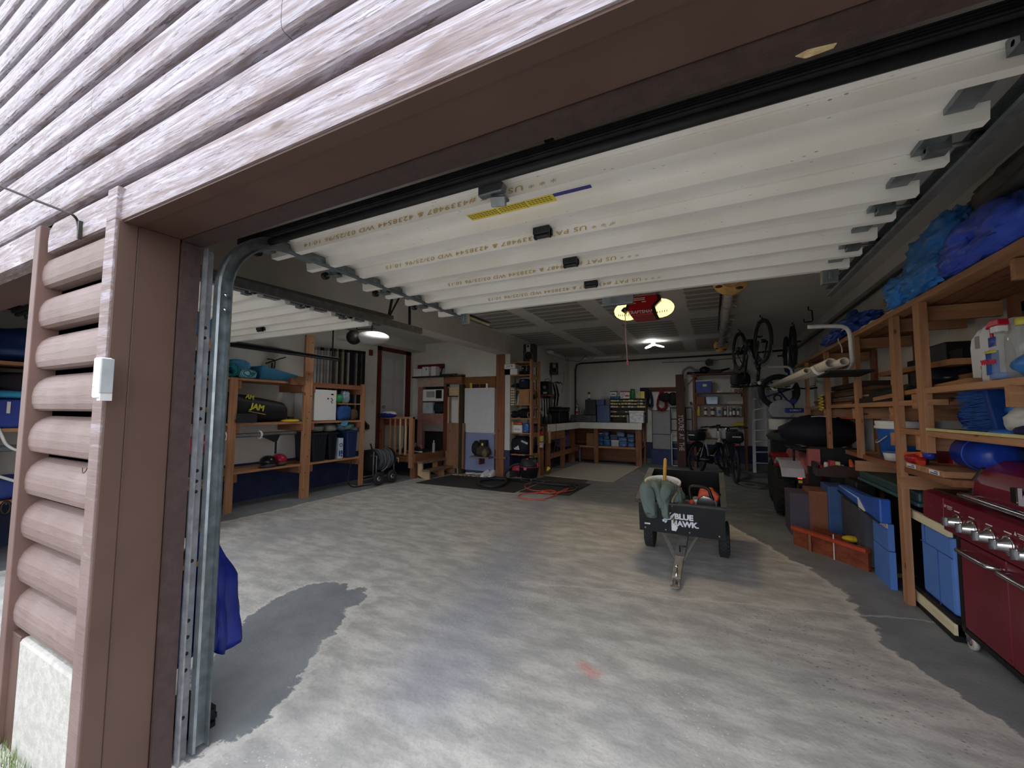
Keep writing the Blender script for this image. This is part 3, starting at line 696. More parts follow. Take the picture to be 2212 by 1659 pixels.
# ------------------------------------------------------------------ tool bench
t = T('workbench', 'L-shaped wooden workbench with a white fascia in the back corner', 'workbench', (-2.4, 10.3, 0))
DTOP = mk((44, 40, 38), .6, 0, .2, 6)
build('top', MB().prism([(-3.55, 7.80), (-3.05, 7.80), (-3.05, 9.95), (-1.50, 9.95), (-1.50, 10.695), (-3.55, 10.695)], 'z', .985, 1.02), DTOP, t)
build('fascia', box(-3.075, -1.50, 9.93, 9.955, .868, 1.022), OFFW, t, bevel=.002); build('fascia', box(-3.048, -3.02, 7.78, 9.93, .868, 1.022), OFFW, t, bevel=.002)
for a, b, nm in ((1373, 1386, 0), (1283, 1291.5, 0), (1227, 1240, 1)):
    r = rect(a, 930, b, 1006, 9.97); build('leg', box(r[0], r[1], 9.97, 10.06, 0, .985), WDD, t, bevel=.003)
for y in (7.88, 8.80): build('leg', box(-3.14, -3.05, y, y+.09, 0, .985), WDD, t, bevel=.003)
build('leg', box(-1.56, -1.505, 10.58, 10.69, 0, .985), WDD, t)
build('shelf_board', box(-3.45, -1.53, 10.06, 10.66, .405, .43), WDD, t); build('shelf_edge', box(-3.05, -1.62, 10.04, 10.06, .385, .43), WD, t)
build('back_panel', box(-3.5, -1.62, 10.5, 10.52, .04, .40), PLY, t); build('back_panel', box(-3.5, -1.60, 10.67, 10.69, .43, .98), PLY, t)
build('stretcher', box(-3.10, -3.06, 7.85, 9.97, .30, .40), WDD, t); build('apron', box(-3.06, -3.01, 7.75, 8.75, .70, .86), WDD, t)
build('cleat', box(-3.01, -2.99, 7.74, 7.82, .64, .90), WDP, t)
B5 = lambda a, b, c, d: (1140+a*.13562, 900+b*.13562, 1140+c*.13562, 900+d*.13562)
bins = [(1125,395,1200,462,'bottom left stack'),(1210,362,1312,462,'bottom, second stack'),(1455,395,1582,462,'bottom, right of the milky box'),(1590,408,1700,462,'bottom of the stack by the right leg'),
        (1125,330,1203,394,'middle left stack'),(1206,300,1296,361,'middle, second stack'),(1440,325,1580,394,'middle, over the box beside the milky one'),(1590,335,1695,407,'middle of the stack by the right leg'),
        (1122,262,1190,329,'top left, with a white lid'),(1192,236,1286,299,'top of the second stack'),(1310,290,1432,372,'dark, on the milky box'),(1415,246,1540,324,'top middle'),(1582,272,1690,334,'top of the stack by the right leg')]
for i, (a, b, c, d, lab) in enumerate(bins):
    r = rect(*B5(a, b, c, d), 10.12); z0 = r[2]+.003 if d < 460 else .432
    bt = T('storage_box', 'small blue see-through storage box under the bench, '+lab, 'storage box', ((r[0]+r[1])/2, 10.25, z0), group='small storage boxes under the bench')
    h = r[3]-z0-.004
    build('body', MB().box(r[0]+.004, r[1]-.004, 10.12, 10.38, z0, z0+h*.8), (CLEARB if i != 10 else mk((30, 46, 80), .4)), bt, bevel=.006)
    build('lid', MB().box(r[0], r[1], 10.115, 10.385, z0+h*.8, z0+h), (mk((50, 110, 150), .4, 0, .1) if i % 3 else mk((38, 66, 130), .4, 0, .1)) if i != 8 else OFFW, bt, bevel=.005)
    build('contents', MB().blob(((r[0]+r[1])/2, 10.25, z0+h*.35), ((r[1]-r[0])*.4, .1, h*.28), i, .4, 3, 14), mk((150, 150, 160), .7, 0, .5, 30), bt)
r = rect(*B5(1325, 376, 1450, 464), 10.10); bt = T('storage_box', 'milky white storage box with a pale lid at the centre under the bench', 'storage box', ((r[0]+r[1])/2, 10.25, .432))
build('body', box(r[0]+.005, r[1]-.005, 10.10, 10.36, .432, r[3]-.03), CLEARW, bt, bevel=.006); build('lid', box(r[0], r[1], 10.095, 10.365, r[3]-.03, r[3]), OFFW, bt, bevel=.005)
r = rect(*B5(935, 262, 1050, 450), 10.14); cb = one('cardboard_carton', fbox(r, 10.14, .3, .432), CARD, 'brown cardboard carton standing under the bench left of the middle leg', 'carton')
one('metal_bar', MB().box(-3.09, -3.05, 10.1, 10.14, .02, .38), GALV, 'pale metal bar standing under the bench corner', 'bar')
jm = MB()
for i in range(9): jm.blob((-3.3+random.uniform(-.08,.08), 8.1+i*.2, .30+random.uniform(.0,.05)), (.11, .12, .14), i+20, .35, 2.5, 14)
sb = one('stored_bags', jm, BLACKM, 'dark jumble of bags on the rail under the left wing of the bench', 'bags'); sb['kind'] = 'stuff'
r = rectx(1216, 932, 1227, 965, -3.2); one('purple_carton', box(-3.4, -3.2, r[0], r[1]+.1, .432, r[3]), mk((104, 76, 120), .6, 0, .4, 12), 'purple patterned carton under the bench behind the left wing legs', 'carton')

# ------------------------------------------------------------------ things on the bench
C5 = lambda a, b, c, d: (1040+a*.16274, 720+b*.16274, 1040+c*.16274, 720+d*.16274)
ZT = 1.021
def drawers(r, y, d, z0, nx, nz, frame, front, label, name='drawer_cabinet', cat='drawer cabinet'):
    w = T(name, label, cat, ((r[0]+r[1])/2, y+d/2, z0)); z1 = r[3]
    build('case', MB().box(r[0], r[1], y+.01, y+d, z0, z1), frame, w, bevel=.004)
    dw, dh = (r[1]-r[0]-.02)/nx, (z1-z0-.02)/nz
    for i in range(nx):
        for j in range(nz):
            x0 = r[0]+.01+i*dw; zz = z0+.01+j*dh
            dr = build('drawer', MB().box(x0+.003, x0+dw-.003, y-.004, y+.012, zz+.003, zz+dh-.003), front, w); 
            if dw > .03: build('pull', MB().box(x0+dw*.3, x0+dw*.7, y-.012, y-.004, zz+dh*.4, zz+dh*.6), frame, dr)
    return w
rr = rect(*C5(1185, 1085, 1525, 1178), 10.25); drawers(rr, 10.25, .3, ZT, 3, 2, BLACK, mk((92, 94, 96), .4, 0, .4, 20), 'low black drawer rack on the bench corner with a spray bottle on top')
zt = rr[3]+.003
r = rect(*C5(1375, 880, 1520, 1083), 10.3); drawers(r, 10.3, .16, zt, 3, 8, BLACK, mk((64, 66, 70), .35, 0, .3, 30), 'tall black small-parts drawer cabinet standing on the low drawer rack'); zk = r[3]+.003
r = rect(*C5(1532, 955, 1702, 1180), 10.22); drawers(r, 10.22, .17, ZT, 5, 9, mk((40, 56, 110), .4), mk((70, 92, 140), .3, 0, .2, 30), 'blue small-parts drawer cabinet on the bench beside the label rack'); zb = r[3]+.003
r = rect(*C5(1522, 880, 1626, 953), 10.24); drawers(r, 10.24, .15, zb, 3, 3, mk((48, 66, 130), .4), mk((74, 96, 150), .3), 'smaller blue drawer cabinet stacked on the larger blue one')
r = rect(*C5(1228, 955, 1295, 1082), 10.28); spray((r[0]+r[1])/2, 10.33, zt, .052, r[3]-zt, mk((224, 218, 218), .4), mk((196, 190, 190), .4), 'white spray bottle with a red label on the low drawer rack', mk((168, 44, 62), .4), s2=REDP)
for i, (a, b, cc) in enumerate(((1297, 1322, 'pale'), (1325, 1345, 'grey'), (1352, 1368, 'thin grey'))):
    r = rect(*C5(a, 985+i*8, b, 1082), 10.31); bottle((r[0]+r[1])/2, 10.34, zt, (r[1]-r[0])/2, r[3]-zt, mk((150-20*i, 148-20*i, 146-20*i), .5), BLACK, cc+' slim bottle beside the red-labelled spray bottle on the drawer rack')
r = rect(*C5(1408, 760, 1446, 878), 10.37); bottle((r[0]+r[1])/2, 10.38, zk, (r[1]-r[0])/2, r[3]-zk, mk((62, 96, 70), .4), WHITEP, 'green bottle with a white tip on top of the black drawer cabinet', band=OFFW)
r = rect(*C5(1600, 828, 1622, 878), 10.3)
zs = rect(*C5(1522, 880, 1626, 953), 10.24)[3]
bottle((r[0]+r[1])/2-.02, 10.31, zs+.003, (r[1]-r[0])/2, r[3]-zs, mk((176, 178, 176), .5), OFFW, 'little white-capped bottle on top of the stacked blue drawers')
# rack of labelled small boxes
rk = rect(*C5(1705, 865, 2190, 1185), 10.26)
t = T('parts_rack', 'brown wooden rack holding rows of little labelled boxes on the bench', 'rack', ((rk[0]+rk[1])/2, 10.4, ZT))
OLV = mk((70, 62, 46), .6, 0, .2)
build('frame', MB().box(rk[0], rk[0]+.015, 10.26, 10.45, ZT, rk[3]).box(rk[1]-.015, rk[1], 10.26, 10.45, ZT, rk[3]).box(rk[0], rk[1], 10.26, 10.45, rk[3]-.012, rk[3]).box(rk[0], rk[1], 10.44, 10.455, ZT, rk[3]), OLV, t)
rows = [1165, 1105, 985, 945, 905]
for b in (1180, 1110, 985, 945, 905): z = at(1350, 720+b*.16274, y=10.26).z; build('shelf_board', box(rk[0], rk[1], 10.26, 10.44, z-.01, z), OLV, t)
rg = random.Random(11); k = 0
cols = [mk((214, 206, 168), .6, 0, .08), mk((200, 196, 186), .6, 0, .08), mk((212, 196, 110), .6, 0, .08), mk((128, 124, 112), .6, 0, .2), mk((88, 84, 76), .6, 0, .2)]
for b in (1110, 1045, 985, 945, 905):
    z = at(1350, 720+(b if b != 1045 else 1050)*.16274, y=10.26).z
    if b == 1045: build('shelf_board', box(rk[0], rk[1], 10.26, 10.44, z-.01, z), OLV, t)
    x = rk[0]+.02
    while x < rk[1]-.06:
        w_ = rg.uniform(.045, .075); h = rg.uniform(.028, .042); c = cols[rg.choice([0,0,1,1,2,3,4])] if b < 1000 else cols[rg.choice([3,4,4,1,2])]
        bm_ = MB().box(x, min(x+w_, rk[1]-.02), 10.262, 10.36, z+.001, z+h)
        o = one('parts_box', bm_, c, 'little labelled parts box on a shelf of the brown bench rack', 'box', 'little boxes in the bench rack'); k += 1; x += w_+rg.uniform(.006, .02)
zr = rk[3]+.002
r = rect(*C5(1708, 835, 1830, 862), 10.28); one('blue_tray', fbox(r, 10.28, .14, zr), BLUEP, 'flat blue tray on top of the parts rack under a white tub', 'tray'); zq = r[3]+.002
r = rect(*C5(1712, 768, 1790, 835), 10.28); tb = T('plastic_tub', 'white plastic tub with a dark lid on the blue tray', 'tub', ((r[0]+r[1])/2, 10.34, zq)); build('body', MB().prism([(r[0]+.012, zq), (r[1]-.012, zq), (r[1], r[3]-.02), (r[0], r[3]-.02)], 'y', 10.28, 10.40), WHITEP, tb); build('lid', box(r[0]-.004, r[1]+.004, 10.275, 10.405, r[3]-.02, r[3]), BLACK, tb); build('label_band', box(r[0]+.03, r[1]-.03, 10.277, 10.281, zq+.035, zq+.055), BLACK, tb)
r = rect(*C5(1842, 765, 1965, 865), 10.27); bx_ = T('product_box', 'white and red product box with a ring mark on the parts rack', 'box', ((r[0]+r[1])/2, 10.32, zr)); build('carton', fbox(r, 10.27, .12, zr), mk((222, 214, 212), .5), bx_); build('lid_band', box(r[0]-.001, r[1]+.001, 10.268, 10.391, r[3]-.03, r[3]+.001), REDP, bx_)
build('ring_mark', MB().torus(((r[0]*.7+r[1]*.3), 10.268, (zr+r[3])/2-.01), .032, .005, 'y', 20, 6).box(r[0]+.02, r[0]+.07, 10.267, 10.27, zr+.02, zr+.03), BLACK, bx_); build('red_print', box((r[0]+r[1])/2+.005, r[1]-.01, 10.267, 10.27, zr+.045, zr+.085), REDP, bx_)
r = rect(*C5(1970, 738, 2032, 862), 10.28); bottle((r[0]+r[1])/2, 10.34, zr, (r[1]-r[0])/2, r[3]-zr, mk((34, 120, 60), .3, 0, .15), mk((24, 90, 46), .4), 'large green jar on top of the parts rack', 'jar', name='jar', neck=.85)
r = rect(*C5(2042, 790, 2076, 862), 10.28); bottle((r[0]+r[1])/2, 10.33, zr, (r[1]-r[0])/2, r[3]-zr, mk((200, 198, 190), .5), OFFW, 'small white can between the green jar and the yellow carton', 'can', name='can', neck=.9)
r = rect(*C5(2084, 772, 2162, 862), 10.28); yb = T('yellow_carton', 'pale yellow carton on the right end of the parts rack', 'carton', ((r[0]+r[1])/2, 10.33, zr)); build('carton', fbox(r, 10.28, .1, zr), mk((212, 202, 110), .5, 0, .1), yb); build('print_band', box(r[0]+.03, r[0]+.042, 10.278, 10.281, zr+.01, r[3]-.01), mk((120, 120, 60), .5), yb)
r = rect(*C5(2100, 726, 2210, 790), 10.42); one('dark_case', fbox(r, 10.45, .12, zr), BLACKM, 'dark case behind the yellow carton on the rack end', 'case')
r = rect(*C5(1955, 1030, 2158, 1182), 10.02); wb = T('plastic_crate', 'milky plastic crate with a pale lid at the bench front', 'crate', ((r[0]+r[1])/2, 10.1, ZT)); build('body', fbox((r[0]+.01, r[1]-.01, ZT, r[3]-.04), 10.02, .2, ZT), mk((196, 198, 200), .35, 0, .25, 14), wb, bevel=.012); build('lid', box(r[0], r[1], 10.01, 10.23, r[3]-.04, r[3]), mk((214, 216, 216), .4), wb, bevel=.008)
r = rect(*C5(1925, 1085, 1955, 1180), 10.05); bottle((r[0]+r[1])/2, 10.06, ZT, (r[1]-r[0])/2, r[3]-ZT, mk((150, 148, 144), .5), OFFW, 'pale bottle beside the milky crate on the bench', band=None)
# left wing
r = rectx(1201, 885, 1226, 915, -3.3)
mwv = T('tool_case', 'black moulded tool case on the left wing of the bench', 'tool case', (-3.35, (r[0]+r[1])/2, ZT)); build('body', box(-3.5, -3.22, r[0]+.05, r[1]-.1, ZT, r[3]-.05), BLACK, mwv, bevel=.03); build('lid', box(-3.51, -3.21, r[0]+.04, r[1]-.09, r[3]-.05, r[3]+.02), mk((34, 35, 38), .5), mwv, bevel=.02); build('handle', MB().tube([(-3.2, r[0]+.3, r[3]-.03), (-3.17, r[0]+.35, r[3]-.02), (-3.17, r[0]+.6, r[3]-.02), (-3.2, r[0]+.65, r[3]-.03)], .012, 6), mk((60, 62, 64), .5), mwv)
r2 = rectx(1202, 871, 1229, 878, -3.3); tr_ = T('tool_tray', 'flat dark tray with a pale coil lying on the tool case', 'tray', (-3.35, (r2[0]+r2[1])/2, r[3]+.022)); build('tray', box(-3.5, -3.2, r2[0], r2[1]-.2, r[3]+.022, r[3]+.06), BLACK, tr_, bevel=.01); build('coil', MB().torus((-3.34, r2[0]+.25, r[3]+.075), .07, .015, 'z', 20, 6), mk((150, 150, 148), .5), tr_)
for i, (y, h, c, lab) in enumerate(((8.0, .26, (60, 56, 52), 'dark clamp post'), (8.25, .19, (40, 40, 44), 'black glue gun stand'), (8.55, .23, (70, 66, 60), 'grey oil can'))):
    bottle(-3.3, y, ZT, .05, h, mk(c, .5), BLACK, lab+' standing on the left wing of the bench', 'tool', name='bench_tool')

# ------------------------------------------------------------------ side wall above the bench: stereo, speakers, tools
def speaker(c, w, d, h, rz, label):
    t = T('speaker', label, 'speaker', c, rz)
    build('cabinet', box(-w/2, w/2, -d/2, d/2, 0, h), BLACK, t, local=True, bevel=.006)
    SIL = mk((170, 172, 176), .35, .3)
    bf = build('front_baffle', MB().lathe([(w*.44, 0), (w*.46, .01), (w*.36, .016)], (0, -d/2, h*.34), 'y', 28).xf(Matrix.Identity(4)), SIL, t, local=True)
    bf2 = build('front_baffle', MB().box(-w*.2, w*.2, -d/2-.010, -d/2, h*.55, h*.97), SIL, t, local=True, bevel=.008)
    build('woofer', MB().lathe([(w*.35, -.018), (w*.33, -.012), (w*.1, -.004), (w*.08, -.012)], (0, -d/2, h*.34), 'y', 28), BLACKM, bf, local=True)
    build('tweeter', MB().lathe([(w*.11, -.012), (w*.10, -.016), (.002, -.018)], (0, -d/2, h*.86), 'y', 18), BLACK, bf2, local=True)
    build('badge', MB().ell((0, -d/2-.012, h*.66), (w*.09, .008, w*.06), 10), CHROME, bf2, local=True)
    return t
a = at(1141, 779, y=7.3)
a2 = at(1198, 809, x=-3.45)
speaker((a2.x-.0, a2.y, a2.z), .17, .17, .285, .25, 'black and silver speaker on a bracket high on the bench side wall')
br = T('wall_bracket', 'pale vertical standard and bracket holding the wall speaker', 'bracket', (-3.52, a2.y, a2.z-.2))
build('bracket', box(-3.55, -3.37, a2.y-.09, a2.y+.09, a2.z-.012, a2.z-.001), GALV, br); build('standard', box(-3.55, -3.53, a2.y-.02, a2.y+.02, 1.2, a2.z-.012), mk((120, 124, 126), .5), br)
one('speaker_wire', MB().tube([at(1210, 808, y=9.8), at(1219, 803, y=10.0), at(1217, 830, y=10.0), at(1213, 848, y=9.9)], .004, 5), BLACK, 'thin speaker wire looping down the bench side wall', 'wire')
r = rect(*C5(752, 640, 905, 818), 7.95)
t = T('wall_shelf', 'small wooden wall shelf carrying the black stereo', 'shelf', (-3.3, 8.0, r[2]-.03))
build('board', box(-3.55, r[1]+.02, 7.80, 8.15, r[2]-.025, r[2]-.001), WDD, t)
t = T('stereo', 'black and silver stereo tower on a small shelf beside the shelf tower', 'stereo', ((r[0]+r[1])/2, 8.0, r[2]))
build('case', box(r[0]+.02, r[1], 7.9, 8.12, r[2], r[3]), BLACK, t, bevel=.006); xm = r[0]*.35+r[1]*.65
build('knob', MB().lathe([(.04, 0), (.035, -.02), (.02, -.022)], (xm, 7.9, r[2]*.45+r[3]*.55), 'y', 18), mk((150, 152, 154), .3, .5), t)
build('display', box(xm-.03, xm+.05, 7.893, 7.9, r[2]+.02, r[2]+.06), mk((200, 204, 206), .3), t)
build('control_panel', box(xm-.05, r[1]-.005, 7.894, 7.9, r[2]+.07, r[3]-.02), DARKST, t)
build('headband', MB().tube([(xm-.02, 7.95, r[3]), (xm, 7.95, r[3]+.05), (xm+.07, 7.95, r[3]+.06), (xm+.1, 7.95, r[3])], .008, 6), mk((120, 122, 120), .5), t)
# long-handled and small tools hanging on the side wall
peg = one('tool_rail', box(-3.55, -3.53, 7.75, 9.6, 1.60, 1.72), WDD, 'wooden rail on the bench side wall that the tools hang from', 'rail')
tools = [(7.82, 1.66, .52, (36, 36, 38), 'black bow saw'), (7.98, 1.66, .40, (110, 112, 116), 'steel square'), (8.12, 1.66, .48, (30, 30, 32), 'black pry bar'), (8.28, 1.66, .34, (92, 60, 40), 'brown-handled hammer'),
         (8.42, 1.66, .42, (60, 62, 66), 'grey hacksaw'), (8.58, 1.66, .36, (120, 122, 124), 'steel snips'), (8.74, 1.66, .46, (28, 30, 34), 'black clamp'), (8.90, 1.66, .44, (36, 36, 40), 'dark bar clamp'), (9.06, 1.66, .55, (26, 26, 30), 'long black clamp')]
for y, z, l, c, lab in tools:
    t = T('hand_tool', lab+' hanging on the bench side wall', 'hand tool', (-3.50, y, z-l), group='tools on the bench side wall')
    build('shaft', MB().beam((-3.51, y, z+.04), (-3.50, y+.01, z-l), .022, .02, up=(1,0,0)), mk(c, .5, .2), t)
    build('head', MB().obox((-3.50, y, z-.02), (.03, .11, .05), (.2, 0, 0)) if l > .4 else MB().torus((-3.50, y, z-l+.04), .04, .012, 'x', 16, 6), mk(tuple(int(v*.8) for v in c), .45, .4), t)
one('level', box(-3.53, -3.50, 9.17, 9.22, 1.02+.002, 1.02+.9), mk((128, 132, 134), .4, .5), 'long grey level standing against the side wall behind the bench tools', 'level')
for i, (y, lab) in enumerate(((9.35, 'black ratchet straps in a tall bundle'), (9.55, 'second black bundle of straps with a hooked end'))):
    m = MB()
    for k in range(5): m.tube([(-3.52+.008*k, y+.012*k, 2.0-.03*k), (-3.47+.01*k, y+.02*math.sin(k), 1.7), (-3.50, y+.015*k, 1.35+.02*k)], .011, 6)
    m.tube([(-3.5, y, 2.0), (-3.40, y+.02, 2.02), (-3.36, y+.04, 1.97)], .012, 6)
    one('strap_bundle', m, BLACK, lab+' on the bench side wall', 'straps')

# ------------------------------------------------------------------ post and shelf tower
one('support_post', MB().box(-3.85, -3.665, 7.02, 7.16, 0, 2.419).box(-3.92, -3.61, 7.0, 7.18, .36, .40), WDD, 'thick brown post carrying the end of the painted beam', 'post', bevel=.004)
YT = 7.10
TX0, TX1 = at(1088, 880, y=YT).x, at(1148, 880, y=YT).x
t = T('shelf_tower', 'narrow open wooden shelf tower beside the thick post', 'shelving', ((TX0+TX1)/2, 7.3, 0))
zt_ = {k: at(1118, v, y=YT).z for k, v in dict(a=781.8, b=809.5, c=841, d=873, e=903, f=934.8, g=981).items()}
xmid = (TX0+TX1)/2
for k, z in zt_.items():
    build('shelf_board', box(TX0 if k != 'c' else xmid-.02, TX1-.01, YT, YT+.42, z-.022, z), WD, t)
    if k != 'c': build('cleat', box(TX1-.05, TX1-.03, YT+.02, YT+.4, z-.085, z-.022), WD, t)
for x, y in ((TX1-.03, YT-.012), (TX1-.03, YT+.38), (TX0+.04, YT+.38)): build('upright', box(x, x+.038, y, y+.085 if y < YT else y+.05, 0, zt_['a']+.04), WD, t, bevel=.002)
a = at(1141, 779, y=YT+.1); speaker((a.x, YT+.2, zt_['a']+.001), .215, .22, .36, .05, 'black and silver speaker on top of the wooden shelf tower')
def shoe(x, y, z, rz, body, sole, label, s=1.0, group=None, name='shoe'):
    t = T(name, label, 'shoe', (x, y, z), rz, group)
    L, Wd = .28*s, .095*s
    pr = [(-.5, .0), (-.5, .09), (-.42, .115), (-.2, .085), (.1, .075), (.35, .055), (.5, .03), (.5, 0)]
    def up(u, v):
        x_ = -.5+u; h = .115-.02*math.sin(u*6) if u < .25 else .1*(1-u)+.035
        wd = Wd/2*(.75+.35*math.sin(PI*min(1, u*1.05)))*(1 if u < .8 else math.sqrt(max(0, 1-((u-.8)/.2)**2))*.8+.2)
        a_ = PI*v; return V((x_*L, wd*math.cos(a_), .018*s+h*s*math.sin(a_)**.7))
    up_ = build('upper', MB().grid(up, 14, 10), body, t, local=True)
    def sl(u, v):
        x_ = -.52+1.04*u; wd = Wd/2*1.08*(.8+.3*math.sin(PI*min(1, u*1.02)))*(1 if u < .8 else math.sqrt(max(0, 1-((u-.8)/.2)**2))*.8+.2)
        return V((x_*L, wd*(2*v-1), .022*s))
    m = MB(); n = 16; top = [sl(i/n, 1) for i in range(n+1)]+[sl(1-i/n, 0) for i in range(n+1)]
    m.prism([(p.x, p.y) for p in top], 'z', 0, .024*s); build('sole', m, sole, t, local=True)
    lm = MB()
    for i in range(4): lm.tube([(L*(-.08+.09*i), -Wd*.22, (.098-.014*i)*s), (L*(-.06+.09*i), 0, (.112-.014*i)*s), (L*(-.08+.09*i), Wd*.22, (.098-.014*i)*s)], .004*s, 5)
    build('laces', lm, sole, up_, local=True)
    lm2 = MB().ell((-L*.3, 0, .105*s), (.05*s, .03*s, .012*s), 10); build('opening', lm2, BLACK, up_, local=True)
    return t
C5y = lambda a, b, c, d, y: rect(*C5(a, b, c, d), y)
zb_ = zt_['b']+.001; r = C5y(290, 480, 495, 542, YT+.02)
one('shoe_box', box(r[0], r[1], YT-.05, YT+.25, zb_, r[3]), WHITEP, 'white shoe box on the upper shelf of the tower', 'box'); zsb = r[3]+.002
a0, a1 = at(1081, 797, y=YT-.1), at(1121, 788, y=YT+.1)
sk = T('skim_board', 'white rounded board with dark marks lying on the white shoe box', 'board', (a0.x, YT, zsb))
def sbd(u, v): return V((a0.x-.02+(a1.x-a0.x+.02)*u, YT-.10+.24*v, 0))
m = MB(); pts = [(a0.x+.09+.11*math.cos(PI/2+PI*i/12), YT+.02+.10*math.sin(PI/2+PI*i/12)) for i in range(13)]+[(a1.x, YT-.08), (a1.x, YT+.12)]
m.prism(pts, 'z', zsb, zsb+.10); build('deck', m, WHITEP, sk, bevel=.02)
mm = MB(); mm.ell((a1.x-.07, YT-.081, zsb+.055), (.014, .003, .012), 10); mm.tube([(a0.x+.12, YT-.082, zsb+.03), (a0.x+.15, YT-.082, zsb+.06), (a0.x+.17, YT-.082, zsb+.035), (a0.x+.2, YT-.082, zsb+.065)], .004, 5); build('marks', mm, BLACK, sk)
for i, (a, b) in enumerate(((503, 570), (575, 632))):
    r = C5y(a, 410, b, 542, YT+.05); tt = T('boot', ('black boot beside the white shoe box', 'black boot at the right end of the upper tower shelf')[i], 'boot', ((r[0]+r[1])/2, YT+.1, zb_))
    build('shaft', MB().lathe([(.045, 0), (.048, .03), (.04, .09), (.045, .18), (.043, .185)], ((r[0]+r[1])/2, YT+.14, zb_), n=16), BLACK, tt); build('foot', MB().ell(((r[0]+r[1])/2, YT+.05, zb_+.035), (.042, .11, .035), 14), BLACK, tt); build('badge', MB().ell(((r[0]+r[1])/2, YT+.095, zb_+.13), (.014, .006, .014), 8), BLUEP if i else OFFW, tt)
zc_ = zt_['c']; zshoe = at(1095, 840, y=YT).z
sp_ = build('shelf_board', box(TX0, xmid-.02, YT, YT+.42, zshoe-.022, zshoe), WD, bpy.data.objects['shelf_tower'])
for i, x in enumerate((at(1093, 830, y=YT).x, at(1105, 830, y=YT).x)): shoe(x, YT+.13, zshoe+.001, -PI/2-.2+.1*i, mk((70, 70, 74), .8), OFFW, ('grey running shoe at the post side of the tower', 'second grey running shoe on the tower shelf')[i], 1.0, 'grey running shoes on the tower')
r = C5y(478, 600, 625, 738, YT+.03); one('black_pack', MB().blob(((r[0]+r[1])/2, YT+.16, (zc_+r[3])/2), ((r[1]-r[0])/2, .13, (r[3]-zc_)/2), 3, .14, 1.6, 24, sq=.6), DKBL, 'black bag with a blue clip beside the grey shoes on the tower', 'bag')
one('blue_clip', MB().ell(((r[0]+r[1])/2, YT+.025, r[3]-.04), (.045, .012, .022), 10), BLUEP, 'blue clip hanging on the black bag in the tower', 'clip')
one('black_strap', MB().beam((xmid-.04, YT-.02, zb_-.03), (xmid-.02, YT-.02, zt_['d']+.08), .02, .01, up=(0,1,0)), BLACK, 'black strap hanging between the tower shelves', 'strap')
r = C5y(300, 738, 450, 985, YT-.03)
ck = NT('check_cloth', .85); cc2 = ck.coords('World'); sp = ck.n('ShaderNodeSeparateXYZ'); ck.link(cc2, sp.inputs[0])
f1 = ck.math('GREATER_THAN', ck.math('FRACT', ck.math('MULTIPLY', sp.outputs[0], 24.0)), .72); f2 = ck.math('GREATER_THAN', ck.math('FRACT', ck.math('MULTIPLY', sp.outputs[2], 20.0)), .72)
ck.color(ck.mix(ck.math('MAXIMUM', f1, f2), lin((216, 206, 184)), lin((64, 58, 52))))
def clo(u, v): return V((r[0]+(r[1]-r[0])*u, YT-.03-.012*math.sin(u*17)*(.3+.7*v), r[3]-(r[3]-r[2])*v*(1-.14*u)))
m = MB().grid(clo, 22, 14); cl = one('checked_cloth', m, ck.m, 'cream and black checked cloth hanging from the tower shelf', 'cloth'); md = cl.modifiers.new('s', 'SOLIDIFY'); md.thickness = .006
r = C5y(498, 755, 632, 925, YT+.02); one('cardboard_carton', fbox((r[0], TX1-.06, r[2], r[3]), YT+.02, .3, zt_['d']+.001), CARD, 'brown cardboard carton standing in the tower', 'carton')
one('white_rod', MB().cyl((xmid-.0, YT+.02, zt_['d']+.001), (xmid+.005, YT+.05, zt_['d']+.2), .012), OFFW, 'white rod leaning beside the tower carton', 'rod')
z = zt_['e']+.001; hb = T('cap_pile', 'dark cap with a white tick beside a heap of dark clothing in the tower', 'clothing', (xmid-.1, YT+.15, z)); build('cap', MB().blob((TX0+.16, YT+.12, z+.07), (.14, .13, .068), 4, .15, 1.5, 24, clamp=True), DKBL, hb)
build('heap', MB().blob((TX1-.2, YT+.16, z+.095), (.16, .15, .093), 9, .2, 1.8, 26, clamp=True), mk((16, 17, 24), .85, 0, .3), hb); build('tick', MB().prism([(TX0+.1, z+.05), (TX0+.15, z+.06), (TX0+.2, z+.10), (TX0+.145, z+.085)], 'y', YT-.016, YT-.012), WHITEP, hb)
one('rope_coil', MB().torus((TX1-.08, YT+.06, z+.06), .05, .012, 'x', 20, 6), mk((140, 118, 92), .8), 'tan coil at the right end of the dark clothing shelf', 'coil')
z = zt_['f']+.001
for a, b, top, c, capc, lab in ((318, 350, 1165, (44, 110, 62), (40, 100, 56), 'green aerosol can'), (352, 385, 1155, (214, 218, 214), (60, 130, 80), 'white aerosol can'), (392, 418, 1172, (216, 206, 170), (200, 190, 120), 'cream bottle with a pale cap')):
    r = C5y(a, top, b, 1308, YT+.03); bottle((r[0]+r[1])/2, YT+.06, z, (r[1]-r[0])/2, r[3]-z, mk(c, .4), mk(capc, .4), lab+' on the tower shelf above the sports bag', 'can', name='aerosol_can', neck=.7)
r = C5y(424, 1218, 540, 1308, YT+.02); wbx = T('product_box', 'white box with dark print under an orange tube on the tower shelf', 'box', ((r[0]+r[1])/2, YT+.1, z)); build('carton', fbox(r, YT+.02, .15, z), WHITEP, wbx)
M = frame_M(((r[0]+r[1])/2, YT+.018, (z+r[3])/2), (1,0,0), (0,0,1)); pm = MB()
for i in range(5): pm.torus((r[0]+.03+.025*i, YT+.0185, z+.06+.01*(i % 2)), .010, .002, 'y', 12, 4)
build('print', pm, BLACK, wbx)
